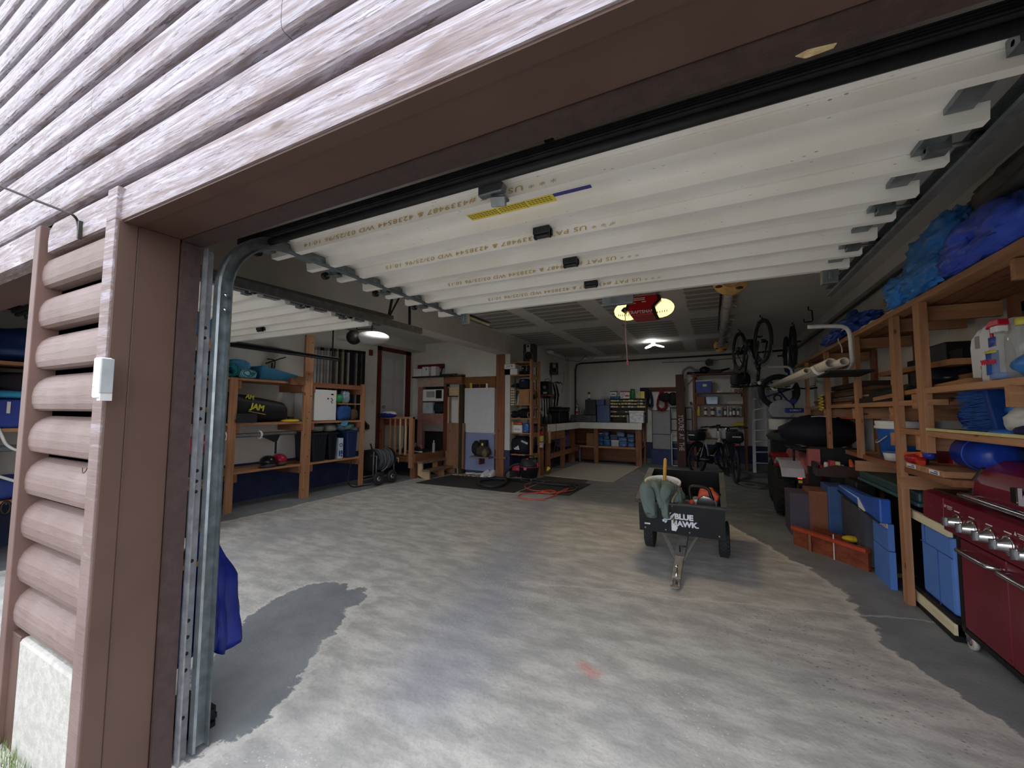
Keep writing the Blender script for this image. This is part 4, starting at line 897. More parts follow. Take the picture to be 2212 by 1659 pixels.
r2 = C5y(424, 1178, 530, 1216, YT+.03); one('orange_tube', MB().cyl((r2[0], YT+.08, r[3]+.028), (r2[1], YT+.08, r[3]+.028), .026), mk((210, 92, 50), .45, 0, .3, 20), 'orange tube pack lying on the white box in the tower', 'tube')
r = C5y(542, 1192, 630, 1310, YT+.02); wp = T('wipes_pack', 'blue soft pack with white swirls on the tower shelf', 'pack', ((r[0]+r[1])/2, YT+.1, z)); build('pack', MB().blob(((r[0]+r[1])/2, YT+.09, (z+r[3])/2), ((r[1]-r[0])/2, .08, (r[3]-z)/2), 5, .06, 1.4, 22, sq=.5), mk((52, 98, 178), .4, 0, .15), wp); build('swirl', MB().torus(((r[0]+r[1])/2, YT+.018, z+.07), .035, .006, 'y', 20, 6).torus(((r[0]+r[1])/2+.02, YT+.018, z+.14), .025, .005, 'y', 16, 6), OFFW, wp)
z = zt_['g']+.001; r = C5y(365, 1365, 632, 1592, YT+.0)
bg_ = T('sports_bag', 'black sports bag with a white three-bar mark in the tower', 'bag', ((r[0]+r[1])/2, YT+.2, z)); cx_, cz_ = (r[0]+r[1])/2, (z+r[3])/2
build('body', MB().blob((cx_, YT+.18, cz_-.01), ((r[1]-r[0])/2, .19, (r[3]-z)/2), 8, .10, 1.3, 34, sq=.65), DKBL, bg_)
q = MB()
for k in range(3):
    x = cx_-.075+.036*k; h = (.035, .06, .085)[k]
    q.prism([(x, cz_-.085), (x+.028, cz_-.085), (x+.028-.022, cz_-.085+h), (x-.022, cz_-.085+h*.75)], 'y', YT-.032, YT-.026)
build('logo', q, WHITEP, bg_); build('patch', MB().obox((cx_+.12, YT-.0, cz_+.06), (.14, .012, .035), (0, .35, 0)), mk((190, 192, 196), .5), bg_); build('handle', MB().tube([(cx_-.1, YT+.02, cz_+.1), (cx_-.06, YT-.0, r[3]+.0), (cx_+.08, YT, r[3]+.005), (cx_+.16, YT+.02, cz_+.09)], .012, 6), BLACK, bg_)
one('yellow_ball', MB().ell((TX0+.09, YT+.13, z+.28), .05, 14), YEL, 'pale yellow ball resting behind the sports bag', 'ball'); one('blue_pouch', MB().blob((TX0+.07, YT+.12, z+.12), (.06, .1, .118), 2, .2, 1.5, 18, clamp=True), mk((30, 60, 120), .6), 'blue pouch beside the sports bag in the tower', 'pouch')
r = rect(1090, 1003, 1122, 1016, YT+.05); rt = T('toolbox', 'red metal toolbox on bottles under the shelf tower', 'toolbox', ((r[0]+r[1])/2, YT+.15, r[2])); build('box', MB().prism([(YT+.05, r[2]), (YT+.32, r[2]), (YT+.30, r[3]), (YT+.09, r[3])], 'x', r[0], r[1]), mk((190, 40, 66), .4, 0, .06), rt, bevel=.004); build('plate', box(r[1]-.07, r[1]-.03, YT+.045, YT+.052, r[2]+.03, r[2]+.04), WHITEP, rt)
for i, x in enumerate((r[0]+.03, r[0]+.12, r[1]-.06)): bottle(x, YT+.14, 0, .028, r[2]-.002, BLACK, WHITEP, ('dark bottle with a white cap under the red toolbox by the post', 'second dark bottle under the red toolbox', 'dark bottle under the outer end of the red toolbox')[i], group='bottles under the red toolbox')
# things hung on the outer side of the tower
st_ = T('hockey_stick', 'taped stick with a black knob hanging on the outer side of the tower', 'stick', (TX1+.06, YT+.1, .45)); a, b = at(1152, 826, y=YT+.1), at(1150, 964, y=YT+.1)
build('shaft', MB().beam(a, b, .03, .022, up=(0,1,0)), mk((126, 110, 104), .5, 0, .3, 4), st_); build('tape', MB().beam(a+(b-a)*.62, a+(b-a)*.9, .034, .026, up=(0,1,0)), mk((150, 52, 66), .6), st_); build('knob', MB().ell(a+(b-a)*.23, (.055, .05, .06), 12), BLACK, st_); build('grip', MB().beam(a, a+(b-a)*.15, .034, .026, up=(0,1,0)), REDP, st_)
build('bracket', MB().beam(b+V((0,0,.0)), b+V((0,0,-.05)), .02, .02, up=(0,1,0)), CHROME, st_)
a, b = at(1159, 790, y=YT+.4), at(1158, 905, y=YT+.4); one('brown_pole', MB().beam(a, b, .02, .02, up=(0,1,0)), WDD, 'thin brown pole hanging behind the taped stick', 'pole')
q = at(1168, 948, y=7.55)
fe = T('fire_extinguisher', 'red fire extinguisher with a yellow label hanging by the bench end', 'fire extinguisher', (q.x, 7.55, q.z-.19)); z = q.z-.19
build('cylinder', MB().lathe([(.04, 0), (.056, .012), (.058, .27), (.045, .31), (.02, .33), (.018, .35)], (q.x, 7.55, z), n=20), mk((148, 18, 40), .3), fe); build('label_band', MB().lathe([(.0585, .14), (.0592, .141), (.0592, .25), (.0585, .251)], (q.x, 7.55, z), n=20), mk((206, 196, 96), .4), fe)
build('info_band', MB().lathe([(.0585, .02), (.0592, .021), (.0592, .12), (.0585, .121)], (q.x, 7.55, z), n=20), mk((188, 190, 186), .4, 0, .6, 40), fe)
build('handle', MB().beam((q.x, 7.55, z+.35), (q.x+.05, 7.50, z+.40), .02, .012).beam((q.x, 7.55, z+.345), (q.x+.05, 7.50, z+.37), .02, .01), BLACK, fe); build('hose', MB().tube([(q.x, 7.55, z+.36), (q.x-.07, 7.52, z+.36), (q.x-.085, 7.50, z+.2), (q.x-.08, 7.5, z+.06)], .012, 6), BLACK, fe)
one('bench_end_post', MB().box(-3.19, -3.10, 7.62, 7.71, 0, .98).box(-3.19, -3.11, 7.66, 7.74, .30, .36), WDD, 'brown post at the bench end behind the fire extinguisher', 'post')

# ------------------------------------------------------------------ on the floor by the tower
MATR = mk((58, 56, 54), .9, 0, .15, 60, .4)
one('rubber_mat', MB().prism([(-4.77, 5.75), (-2.84, 5.80), (-2.83, 7.0), (-4.7, 7.0)], 'z', .001, .009), MATR, 'large dark rubber mat in front of the steps', 'mat')
one('rubber_mat', MB().prism([(-2.80, 5.90), (-2.0, 6.0), (-1.965, 7.14), (-2.79, 7.05)], 'z', .001, .009), MATR, 'smaller dark rubber mat under the orange cord', 'mat')
one('dark_runner', MB().prism([(-3.0, 7.10), (-2.1, 7.16), (-2.12, 7.5), (-3.0, 7.56)], 'z', .001, .006), mk((78, 74, 68), .9, 0, .15, 40), 'brown runner strip between the rubber mat and the tan carpet', 'mat')
one('carpet_remnant', MB().prism([(-3.02, 7.60), (-1.64, 7.52), (-1.54, 9.90), (-2.98, 9.92)], 'z', .001, .012), mk((176, 168, 152), .95, 0, .12, 70, .4), 'tan carpet piece in front of the bench', 'carpet')
rgm = NT('braided_rug', .95); rc = rgm.coords('World', (9, 24, 1)); rgm.color(rgm.mix(rgm.step(rgm.vor(rc, 1.4), .25, .5), lin((92, 78, 66)), lin((188, 176, 156))))
one('small_rug', MB().prism([(-4.68, 6.77), (-3.95, 6.80), (-3.88, 7.03), (-4.6, 7.03)], 'z', .010, .022), rgm.m, 'small patterned rug under the shoes by the post', 'rug')
for i, (px, py, rz, c, s, lab) in enumerate(((1022, 1022, -2.4, (60, 70, 76), OFFW, 'dark sneaker farthest from the post on the small rug'), (1041, 1023, -2.2, (64, 74, 80), OFFW, 'dark sneaker beside the white pair'), (1050, 1028, -1.75, (218, 222, 228), WHITEP, 'white sneaker next to the dark pair'), (1064, 1028, -1.5, (222, 226, 232), WHITEP, 'white sneaker against the thick post'))):
    p = at(px, py, z=.025); shoe(p.x, p.y-.02, .024, rz, mk(c, .7), s, lab)
# shop vacuum
p = fl(1149, 1036); vx, vy = p.x, 6.95
t = T('shop_vacuum', 'black shop vacuum with red trim on the rubber mat', 'vacuum', (vx, vy, 0))
build('tank', MB().lathe([(.13, .05), (.15, .06), (.185, .24), (.19, .25)], (vx, vy, .01), n=28), mk((34, 36, 40), .4), t); build('trim_ring', MB().torus((vx, vy, .265), .185, .008, 'z', 32, 8), mk((170, 44, 84), .4), t)
build('motor_head', MB().lathe([(.19, .255), (.185, .29), (.15, .37), (.12, .40), (.05, .41)], (vx, vy, .01), n=28), mk((44, 45, 50), .45), t); build('handle', MB().tube([(vx-.1, vy, .39), (vx-.08, vy, .46), (vx+.08, vy, .46), (vx+.1, vy, .39)], .014, 8), BLACK, t)
build('latch', MB().box(vx-.02, vx+.03, vy-.2, vy-.18, .22, .26), mk((226, 100, 130), .4), t); build('switch', MB().box(vx+.0, vx+.04, vy-.14, vy-.11, .40, .43), REDP, t); build('latch', MB().box(vx+.175, vx+.195, vy-.04, vy+.02, .26, .34), mk((200, 50, 90), .4), t)
for a in (.6, 2.2, 3.9, 5.4): build('caster', MB().ell((vx+.15*math.cos(a), vy+.15*math.sin(a), .035), (.022, .03, .026), 10), mk((88, 90, 94), .4), t)
loop = [(vx-.19, vy-.02, .30)] + [tuple(at(a, b, z=.045)) for a, b in ((1112, 1016), (1101, 1030), (1094, 1040), (1082, 1048), (1060, 1051), (1038, 1047), (1034, 1041), (1046, 1036), (1072, 1034), (1096, 1035))]
loop[1] = (vx-.32, vy-.08, .26); loop[2] = (vx-.40, vy-.22, .12)
def smooth(P, n=6):
    P = [V(p) for p in P]; out = []
    for i in range(len(P)-1):
        a, b, c, d = P[max(i-1,0)], P[i], P[i+1], P[min(i+2,len(P)-1)]
        for k in range(n):
            s = k/n; out.append(.5*((2*b)+(c-a)*s+(2*a-5*b+4*c-d)*s*s+(3*b-a-3*c+d)*s**3))
    return out+[P[-1]]
hs = build('hose', MB().tube(smooth(loop), .024, 10), mk((40, 44, 54), .5), t)
a, b = at(1094, 1035, z=.04), at(1228, 1050, z=.03); build('wand', MB().tube([a, b], .017, 10), mk((44, 46, 52), .35), t); build('floor_nozzle', MB().obox(b+V((.04, .0, -.005)), (.09, .24, .035), (0, 0, .4)).ell(b+V((.02,0,.01)), (.04, .03, .025), 10), BLACK, t, bevel=.004)
cordp = [tuple(at(a, b, z=.016)) for a, b in ((1231, 1052), (1212, 1061), (1195, 1064), (1170, 1061), (1150, 1059), (1134, 1052), (1139, 1045), (1160, 1042))]
c2 = [tuple(at(a, b, z=.016)) for a, b in ((1234, 1051), (1216, 1062), (1190, 1066), (1165, 1064), (1130, 1067), (1120, 1071), (1126, 1076), (1150, 1079), (1176, 1078), (1200, 1069), (1214, 1062), (1232, 1061), (1246, 1056), (1248, 1049))]
one('extension_lead_coil', MB().tube(smooth(cordp), .008, 6).tube(smooth(c2), .008, 6).tube(smooth([tuple(at(a, b, z=.02)) for a, b in ((1170, 1060), (1190, 1059), (1200, 1062), (1178, 1064), (1168, 1061))]), .008, 6), mk((214, 92, 74), .5), 'orange-red extension cord tangled on the smaller mat', 'cord')
one('power_lead', MB().tube(smooth([tuple(at(1222, 1063, z=.02)), tuple(at(1240, 1060, z=.02)), tuple(at(1249, 1052, z=.02)), tuple(at(1244, 1046, z=.02))]), .008, 6), BLACK, 'black lead joining the orange cord beside the vacuum nozzle', 'cord')
one('hanging_lead', MB().tube(smooth([at(1199, 910, x=-2.98), at(1202, 930, x=-2.975), at(1197, 975, x=-2.97), at(1190, 1015, z=.03), at(1185, 1027, z=.02)]), .005, 5), mk((110, 70, 56), .6), 'thin brown lead hanging from the bench front to the carpet', 'cord')
one('yellow_funnel', MB().cyl((-2.83, 7.2, .16), (-2.78, 7.16, .23), .018, .03), YEL, 'small yellow nozzle sticking up beside the vacuum', 'nozzle')
# ================================================================== back wall, bicycles
def bike(name, label, loc, rot, col, ebike=False, s=1.0, group=None, bag=True, basket=False, grip=BLACK, lights=True):
    t = T(name, label, 'bicycle', loc, group=group, rot=rot)
    FR = mk(col, .3, .1, .06); K = {'local': True}
    def P(*p): return V(p)*s
    R = .335*s; ra, fa, bb, st, h1, h2 = P(0,0,.335), P(1.05,0,.335), P(.44,0,.29), P(.27,0,.74), P(.86,0,.70), P(.80,0,.92)
    for nm, a in (('rear_wheel', ra), ('front_wheel', fa)):
        w_ = build(nm, MB().torus(a, R-.024*s, .026*s, 'y', 40, 8), RUBBER, t, **K)
        build('rim', MB().torus(a, R-.052*s, .012*s, 'y', 36, 6).cyl(a-P(0,.035,0), a+P(0,.035,0), .03*s if not ebike or nm[0] == 'f' else .07*s, n=14), DARKST, w_, **K)
        sp = MB()
        for k in range(14):
            an = 2*PI*k/14; sp.cyl(a+P(.02*math.cos(an), .02*(-1)**k, .02*math.sin(an)), a+V((math.cos(an), 0, math.sin(an)))*(R-.055*s), .0014*s, n=4, cap=False)
        build('spokes', sp, STEEL, w_, **K)
    tr = .034*s if ebike else .019*s
    m = MB().tube([h2*.15+h1*.85, bb*.5+h1*.5-P(0,0,.04 if ebike else 0), bb], tr, 10).cyl(bb, st, .018*s).cyl(st*.98, st+ (st-bb)*.28, .014*s)
    for sd in (-1, 1): m.cyl(bb+P(0,.03*sd,0), ra+P(0,.06*sd,0), .010*s, n=8).cyl(st-P(0,0,.05), ra+P(0,.06*sd,0), .009*s, n=8)
    if not ebike: m.cyl(st, h1*.5+h2*.5, .017*s)
    m.cyl(h1, h2, .024*s); build('frame', m, FR, t, **K)
    m = MB()
    for sd in (-1, 1): m.tube([h1+P(0,.03*sd,-.02), h1+P(.05,.055*sd,-.08), fa+P(0,.06*sd,0)], .014*s, 8)
    build('fork', m.cyl(h1+P(0,-.05,-.03), h1+P(0,.05,-.03), .02*s), STEEL if not ebike else FR, t, **K)
    hb = build('handlebar', MB().cyl(h2, h2+P(-.03,0,.06), .014*s).tube([h2+P(-.12,-.32,.07), h2+P(-.04,-.2,.09), h2+P(-.0,0,.07), h2+P(-.04,.2,.09), h2+P(-.12,.32,.07)], .012*s, 8), BLACK, t, **K)
    for sd in (-1, 1):
        build('grip', MB().cyl(h2+P(-.05,.21*sd,.09), h2+P(-.14,.34*sd,.07), .018*s, n=10), grip, hb, **K)
        build('brake_lever', MB().tube([h2+P(-.02,.2*sd,.08), h2+P(.02,.24*sd,.05), h2+P(-.02,.31*sd,.04)], .006*s, 5), DARKST, hb, **K)
    build('saddle', MB().ell(P(.20,0,.955), (.135*s, .07*s, .028*s), 14).ell(P(.32,0,.95), (.08*s, .025*s, .02*s), 10), BLACK, t, **K)
    c = build('crank', MB().lathe([(.09*s, -.006), (.09*s, .006)], bb+P(0,-.05,0), 'y', 24).beam(bb+P(0,-.07,0), bb+P(.13,-.08,-.10), .02*s, .012*s).beam(bb+P(0,.07,0), bb+P(-.13,.08,.10), .02*s, .012*s), DARKST, t, **K)
    for a in ((.13,-.12,-.10), (-.13,.12,.10)): build('pedal', MB().obox(bb+P(*a), (.09*s, .08*s, .02*s)), BLACK, c, **K)
    build('chain', MB().beam(ra+P(0,-.05,.04), bb+P(0,-.05,.085), .006*s, .01*s).beam(ra+P(0,-.05,-.04), bb+P(0,-.05,-.085), .006*s, .01*s), DARKST, t, **K)
    if ebike: build('battery', MB().beam(bb+P(.06,0,.12), h1+P(-.06,0,-.06), .075*s, .085*s) if bag else MB().beam(bb+P(.05,0,.08), h1+P(-.1,0,-.06), .07*s, .08*s), BLACK, t, bevel=.015, **K); build('motor', MB().ell(bb+P(0,0,.0), (.10*s, .06*s, .09*s), 14), DARKST, t, **K)
    fm = MB()
    for a in (ra, fa):
        for k in range(12):
            a0, a1 = PI*(.1+.07*k), PI*(.1+.07*(k+1)); fm.beam(a+V((math.cos(a0), 0, math.sin(a0)))*(R+.02), a+V((math.cos(a1), 0, math.sin(a1)))*(R+.02), .055*s, .004, up=(0,1,0))
    if ebike: build('mudguard', fm, BLACK, t, **K)
    if bag:
        rk = build('rear_rack', MB().box(-.2*s, .22*s, -.06*s, .06*s, .73*s, .745*s).beam(P(-.12,.06,.73), P(0,.07,.34), .01, .01).beam(P(-.12,-.06,.73), P(0,-.07,.34), .01, .01), BLACK, t, **K)
        b_ = build('rack_bag', MB().blob(P(.0,0,.84), (.19*s, .13*s, .105*s), 3, .05, 1.2, 22, sq=.5), BLACKM, t, **K)
        build('reflective_strip', MB().box(-.196*s, -.188*s, -.07*s, .07*s, .845*s, .862*s), mk((226, 228, 230), .3), b_, **K)
    if lights: build('tail_light', MB().ell(P(-.2,0,.70), (.012*s, .05*s, .012*s), 10), mk((190, 24, 44), .3), t, **K); build('headlight', MB().ell(h2+P(.06,0,.03), (.02*s, .03*s, .03*s), 12), mk((236, 236, 230), .2), t, **K)
    if basket: build('display', MB().obox(h2+P(.02,0,.12), (.03, .08, .05)), BLACK, t, **K)
    return t
bike('bicycle', 'white and black electric bicycle with a grey bar standing by the wall shelves', (-.30, 9.35, 0), (0,0,math.radians(58)), (208, 208, 204), True, .96, basket=True)
bike('bicycle', 'black electric bicycle with a rear bag parked beside the aluminium ladder', (.36, 8.50, 0), (0,0,math.radians(97)), (30, 32, 36), True, 1.0)
bike('bicycle', 'black and silver bicycle hanging upside down with lights at its handlebar', (.45, 8.02, ZC-.06), (PI, 0, math.radians(-76)), (40, 42, 46), True, 1.0)
bike('bicycle', 'blue bicycle hanging upside down behind the black hanging bicycle', (1.25, 8.85, ZC-.06), (PI, 0, math.radians(-93)), (34, 62, 150), False, 1.0, bag=False, lights=False)
for x, y, lab in ((.68, 7.0, 'black bicycle hook over the front wheel of the hanging black bicycle'), (.45, 8.02, 'black bicycle hook over the rear wheel of the hanging black bicycle'), (1.2, 7.8, 'black bicycle hook over the blue bicycle')): hook(x, y, lab, .55)
bx_m = at(1675, 755, y=8)
C7 = lambda a, b, c, d: (1380+a*.16274, 720+b*.16274, 1380+c*.16274, 720+d*.16274)
C7p = lambda a, b: (1380+a*.16274, 720+b*.16274)
r = rect(*C7(15, 716, 610, 774), 10.68); one('coat_rail', box(r[0], r[1], 10.675, 10.698, r[2], r[3]), REDW, 'long red-brown coat rail on the back wall right of the bench', 'rail')
def coil(px, y, z0, z1, c, label, n=7, w=.10):
    m = MB(); p = V((px, y, 0)); rg = random.Random(int(px*100))
    for k in range(n):
        a = rg.uniform(-.05, .05); h = rg.uniform(.8, 1.0); pts = []
        for i in range(20):
            an = 2*PI*i/20; pts.append((px+a*.5+w*(1+a)*math.sin(an)*(.55-.45*math.cos(an)), y-.01*k, z1+(z0-z1)*h*(.5-.5*math.cos(an))))
        m.tube(pts, .011, 6, True)
    one('hose_coil', m, c, label, 'coil')
for a, b, c, d, col, lab in ((110, 758, 190, 990, (28, 36, 66), 'dark blue hose coil hanging at the bench end of the coat rail'), (215, 745, 390, 1050, (128, 26, 44), 'red hose coil hanging from the coat rail')):
    r = rect(*C7(a, b, c, d), 10.6); coil((r[0]+r[1])/2, 10.64, r[2], r[3], mk(col, .5), lab, 9, (r[1]-r[0])*.5)
for a, b, c, d, sd, lab in ((272, 792, 432, 912, 3, 'dark cap hanging over the red hose coil'), (388, 788, 520, 955, 6, 'black bag hanging from the coat rail beside the sign')):
    r = rect(*C7(a, b, c, d), 10.5); one('hanging_bag' if sd == 6 else 'hanging_hat', MB().blob(((r[0]+r[1])/2, 10.5-.03*(sd == 3), (r[2]+r[3])/2), ((r[1]-r[0])/2, .05, (r[3]-r[2])/2), sd, .18, 1.8, 24), mk((20, 20, 22+sd), .8, 0, .3), lab, 'cap' if sd == 3 else 'bag')
r = rect(*C7(175, 1022, 425, 1458), 10.66)
t = T('screen_panel', 'grey screen panel in a thin blue frame leaning on the back wall', 'screen', ((r[0]+r[1])/2, 10.66, r[2]))
r = (r[0], r[1], .36, r[3]); t.location.z = .36; INV[t.name] = Matrix.Translation(-V(t.location))
build('mesh', box(r[0]+.01, r[1]-.01, 10.655, 10.66, r[2], r[3]), mk((150, 152, 152), .8, 0, .05), t)
z = at(*C7p(300, 1340), y=10.66).z
build('frame', MB().box(r[0], r[0]+.014, 10.645, 10.668, r[2], r[3]).box(r[1]-.014, r[1], 10.645, 10.668, r[2], r[3]).box(r[0], r[1], 10.645, 10.668, r[3]-.014, r[3]).box(r[0], r[1], 10.645, 10.668, z-.008, z+.008).box(r[0], r[1], 10.645, 10.668, r[2], r[2]+.014), NAVY, t)
one('stored_plinth', box(r[0]-.02, r[1]+.02, 10.57, 10.695, 0, .358), mk((44, 56, 100), .6), 'blue painted ledge under the leaning grey screen panel', 'ledge')
r = rect(*C7(418, 982, 720, 1659), 10.55); r = (r[0], r[1], 0.002, r[3])
t = T('metal_gate', 'black metal gate panel with mesh leaning behind the lettered board', 'gate', ((r[0]+r[1])/2, 10.55, 0))
fr = MB()
for x in (r[0], (r[0]*2+r[1])/3, (r[0]+2*r[1])/3, r[1]-.025): fr.box(x, x+.025, 10.55, 10.575, r[2], r[3])
for k in range(6): z = r[2]+(r[3]-r[2]-.025)*k/5; fr.box(r[0], r[1], 10.551, 10.574, z, z+.025)
build('frame', fr, BLACK, t)
ms = MB(); 
for k in range(22):
    x = r[0]+(r[1]-r[0])*k/21; ms.beam((x, 10.563, r[2]+(r[3]-r[2])*.55), (min(r[1], x+.08), 10.563, r[3]-.01), .003, .003); ms.beam((x, 10.565, r[2]+(r[3]-r[2])*.55), (max(r[0], x-.08), 10.565, r[3]-.01), .003, .003)
build('mesh', ms, mk((120, 124, 126), .5, .5), t)
r3 = rect(*C7(430, 1335, 600, 1659), 10.48); t = T('white_stand', 'pale metal frame standing in front of the black gate', 'frame', ((r3[0]+r3[1])/2, 10.48, 0)); z1 = r3[3]; zz = at(*C7p(510, 1535), y=10.48).z
build('frame', MB().box(r3[0], r3[0]+.022, 10.48, 10.505, 0, z1).box(r3[1]-.022, r3[1], 10.48, 10.505, 0, z1).box(r3[0], r3[1], 10.48, 10.505, 0.002, .02).box(r3[0], r3[1], 10.48, 10.505, zz, zz+.015), mk((150, 154, 158), .4, .4), t)
a, b = at(1468, 809, y=10.40), at(1473, 996, y=10.30); b.z = 0.004; w_ = .185
t = T('lettered_board', 'tall dark red-brown board with pale letters reading down it', 'sign', (b.x, 10.35, 0))
BDM = wood('reclaimed', (62, 40, 36), (84, 54, 46))[2]
build('board', MB().beam(a, b, w_, .025, up=(0,1,0)), BDM, t)
dn = (b-a).normalized(); nrm = dn.cross(V((1,0,0))); nrm = nrm if nrm.y < 0 else -nrm
yl = at(1471, 935, y=10.3); k = (yl.z-a.z)/(b.z-a.z); mid = a+(b-a)*k + nrm*.016
lt = text_mb("YOU'RE  AT  THE", frame_M(mid, dn, nrm.cross(dn)), .16, .004, space=1.0)
ux = frame_M(mid, dn, dn.cross(nrm))
lo = min((p-mid).dot(dn) for p in lt.v); hi = max((p-mid).dot(dn) for p in lt.v); want = (at(1471, 941, y=10.3).z-at(1471, 864, y=10.3).z); kk = abs(want)/(hi-lo)
lt.v = [mid + dn*((p-mid).dot(dn)*kk) + ((p-mid) - dn*(p-mid).dot(dn)) for p in lt.v]
if (lt.v[0]-mid).dot(nrm) > 5: pass
build('lettering', lt, mk((206, 202, 196), .7), t)
# wall shelves
WY = 10.38
sx0, sx1 = at(1497, 860, y=WY).x, at(1612, 860, y=WY).x
t = T('wall_shelves', 'brown open wooden shelves on the back wall behind the bicycles', 'shelving', ((sx0+sx1)/2, 10.5, 0))
WS = wood('shelf_brown', (104, 66, 46), (128, 82, 58))
zs = [at(1555, v, y=WY).z for v in (806, 848, 873, 899, 948)]
for z in zs: build('shelf_board', box(sx0+.03, sx1-.03, WY, 10.68, z-.022, z), WS, t)
for x in (sx0, sx1-.045): build('upright', box(x, x+.045, WY-.01, WY+.08, 0, zs[0]+.02), WS, t); build('upright', box(x, x+.045, 10.6, 10.68, 0, zs[0]+.02), WS, t)
for x in (sx0+.045, sx1-.085):
    for z in zs[:3]: build('cleat', box(x, x+.04, WY+.01, 10.66, z-.09, z-.022), WS, t)
def onshelf(a, b, c, d, zi, dep=.2, y=WY+.02): r = rect(*C7(a, b, c, d), y); return r[0], r[1], y, y+dep, zs[zi]+.001, r[3]
def bin_(q, mat, lidm, label, cont=True):
    t = T('storage_bin', label, 'bin', ((q[0]+q[1])/2, (q[2]+q[3])/2, q[4])); h = q[5]-q[4]
    build('body', MB().prism([(q[0]+.02, q[4]), (q[1]-.02, q[4]), (q[1]-.004, q[5]-.015), (q[0]+.004, q[5]-.015)], 'y', q[2]+.01, q[3]), mat, t, bevel=.006); build('lid', box(q[0], q[1], q[2], q[3]+.005, q[5]-.018, q[5]), lidm, t, bevel=.004)
    build('label_plate', box((q[0]*.55+q[1]*.45), (q[0]*.3+q[1]*.7), q[2]+.002, q[2]+.008, q[4]+h*.5, q[4]+h*.7), OFFW, t); return t
bin_(onshelf(750, 625, 970, 775, 1), mk((64, 82, 146), .5), WHITEP, 'blue storage bin with a white lid on the wall shelves')
for i, (a, c, cc, lab) in enumerate(((1202, 1268, (206, 204, 196), 'white'), (1272, 1320, (110, 84, 66), 'brown'), (1326, 1380, (96, 74, 60), 'dark brown'))):
    q = onshelf(a, 722, c, 772, 1); R_ = (q[1]-q[0])/2; o = MB().torus(((q[0]+q[1])/2, q[2]+.05, q[4]+R_), R_*.72, R_*.28, 'y', 24, 8); one('tape_roll', o, mk(cc, .5), lab+' tape roll standing on the upper wall shelf', 'tape')
q = onshelf(1036, 762, 1094, 776, 1); wbm = MB()
for k in range(3): wbm.box(q[0]+.035*k, q[0]+.035*k+.025, q[2], q[2]+.03, q[4], q[5])
one('bottle_tops', wbm, WHITEP, 'row of small white caps on the upper wall shelf', 'caps')
q = onshelf(760, 842, 872, 932, 2); one('cardboard_carton', box(q[0], q[1], q[2], q[3], q[4], q[5]), mk((118, 84, 62), .8), 'brown carton beside the see-through bin on the wall shelves', 'carton')
bin_(onshelf(886, 830, 1056, 932, 2), glass('bluish_plastic', (120, 150, 190), .8), mk((90, 120, 170), .4), 'bluish see-through bin on the middle wall shelf')
for a, c, top, cc, kk_, lab in ((770, 816, 970, (196, 178, 60), None, 'yellow'), (866, 908, 985, (92, 44, 48), OFFW, 'dark red'), (952, 1010, 985, (88, 40, 46), OFFW, 'wider dark red'), (1130, 1166, 985, (70, 72, 80), OFFW, 'grey'), (1172, 1192, 968, (190, 190, 190), None, 'slim pale'), (1202, 1238, 1000, (120, 122, 124), WHITEP, 'short grey'), (1246, 1282, 978, (60, 62, 70), OFFW, 'dark'), (1302, 1336, 985, (90, 90, 96), WHITEP, 'grey-banded'), (1346, 1376, 978, (150, 130, 136), None, 'pinkish')):
    q = onshelf(a, top, c, 1086, 3); bottle((q[0]+q[1])/2, q[2]+.06, q[4], (q[1]-q[0])/2, q[5]-q[4], mk(cc, .45), OFFW, lab+' can on the lower wall shelf', 'can', name='can', neck=.8, band=kk_)
q = onshelf(1028, 978, 1116, 1086, 3); t = T('plastic_bucket', 'white bucket with a blue mark between cans on the lower wall shelf', 'bucket', ((q[0]+q[1])/2, q[2]+.08, q[4])); R_ = (q[1]-q[0])/2; c0 = ((q[0]+q[1])/2, q[2]+.08, q[4]); h = q[5]-q[4]
build('body', MB().lathe([(R_*.85, 0), (R_, h*.9), (R_*1.05, h*.92), (R_*1.05, h)], c0, n=20), OFFW, t); build('mark', MB().box(c0[0]-.03, c0[0]+.035, c0[1]-R_*.98, c0[1]-R_*.9, q[4]+h*.3, q[4]+h*.65), mk((58, 92, 150), .5), t)
# on top of the wall shelves
zt2 = zs[0]+.001
t = T('leaf_blower', 'black garden blower with a round disc lying on top of the wall shelves', 'blower', ((sx0+sx1)/2-.1, 10.5, zt2)); q = onshelf(792, 402, 1090, 508, 0, .25)
build('body', MB().ell((q[0]+.13, 10.5, zt2+.09), (.12, .11, .09), 16).box(q[0]+.1, q[1], 10.44, 10.54, zt2+.02, zt2+.09), BLACK, t); build('tube', MB().cyl((q[1]-.05, 10.5, zt2+.06), (q[1]+.18, 10.52, zt2+.11), .03, .02), BLACK, t); d0 = at(*C7p(932, 390), y=10.5); build('disc', MB().lathe([(.085, 0), (.085, .02)], (d0.x, 10.46, d0.z), 'y', 24), DARKST, t)
m = MB().tube(smooth([at(*C7p(585, 545), y=10.45), at(*C7p(600, 490), y=10.45), at(*C7p(680, 452), y=10.45), (sx0+.06, 10.45, zt2+.09), (sx0+.16, 10.45, zt2+.08)]), .03, 10); one('vacuum_hose', m, mk((112, 114, 118), .5), 'grey bent hose at the sign end of the wall shelf top', 'hose')
m = MB().cyl((sx0-.12, 10.5, zt2-.02+.045), (sx0+.2, 10.56, zt2+.035), .03).beam((sx0-.10, 10.42, zt2-.25), (sx0+.06, 10.42, zt2-.05), .02, .02); one('extension_tube', m, DARKST, 'dark extension tubes at the end of the wall shelf top', 'tube')
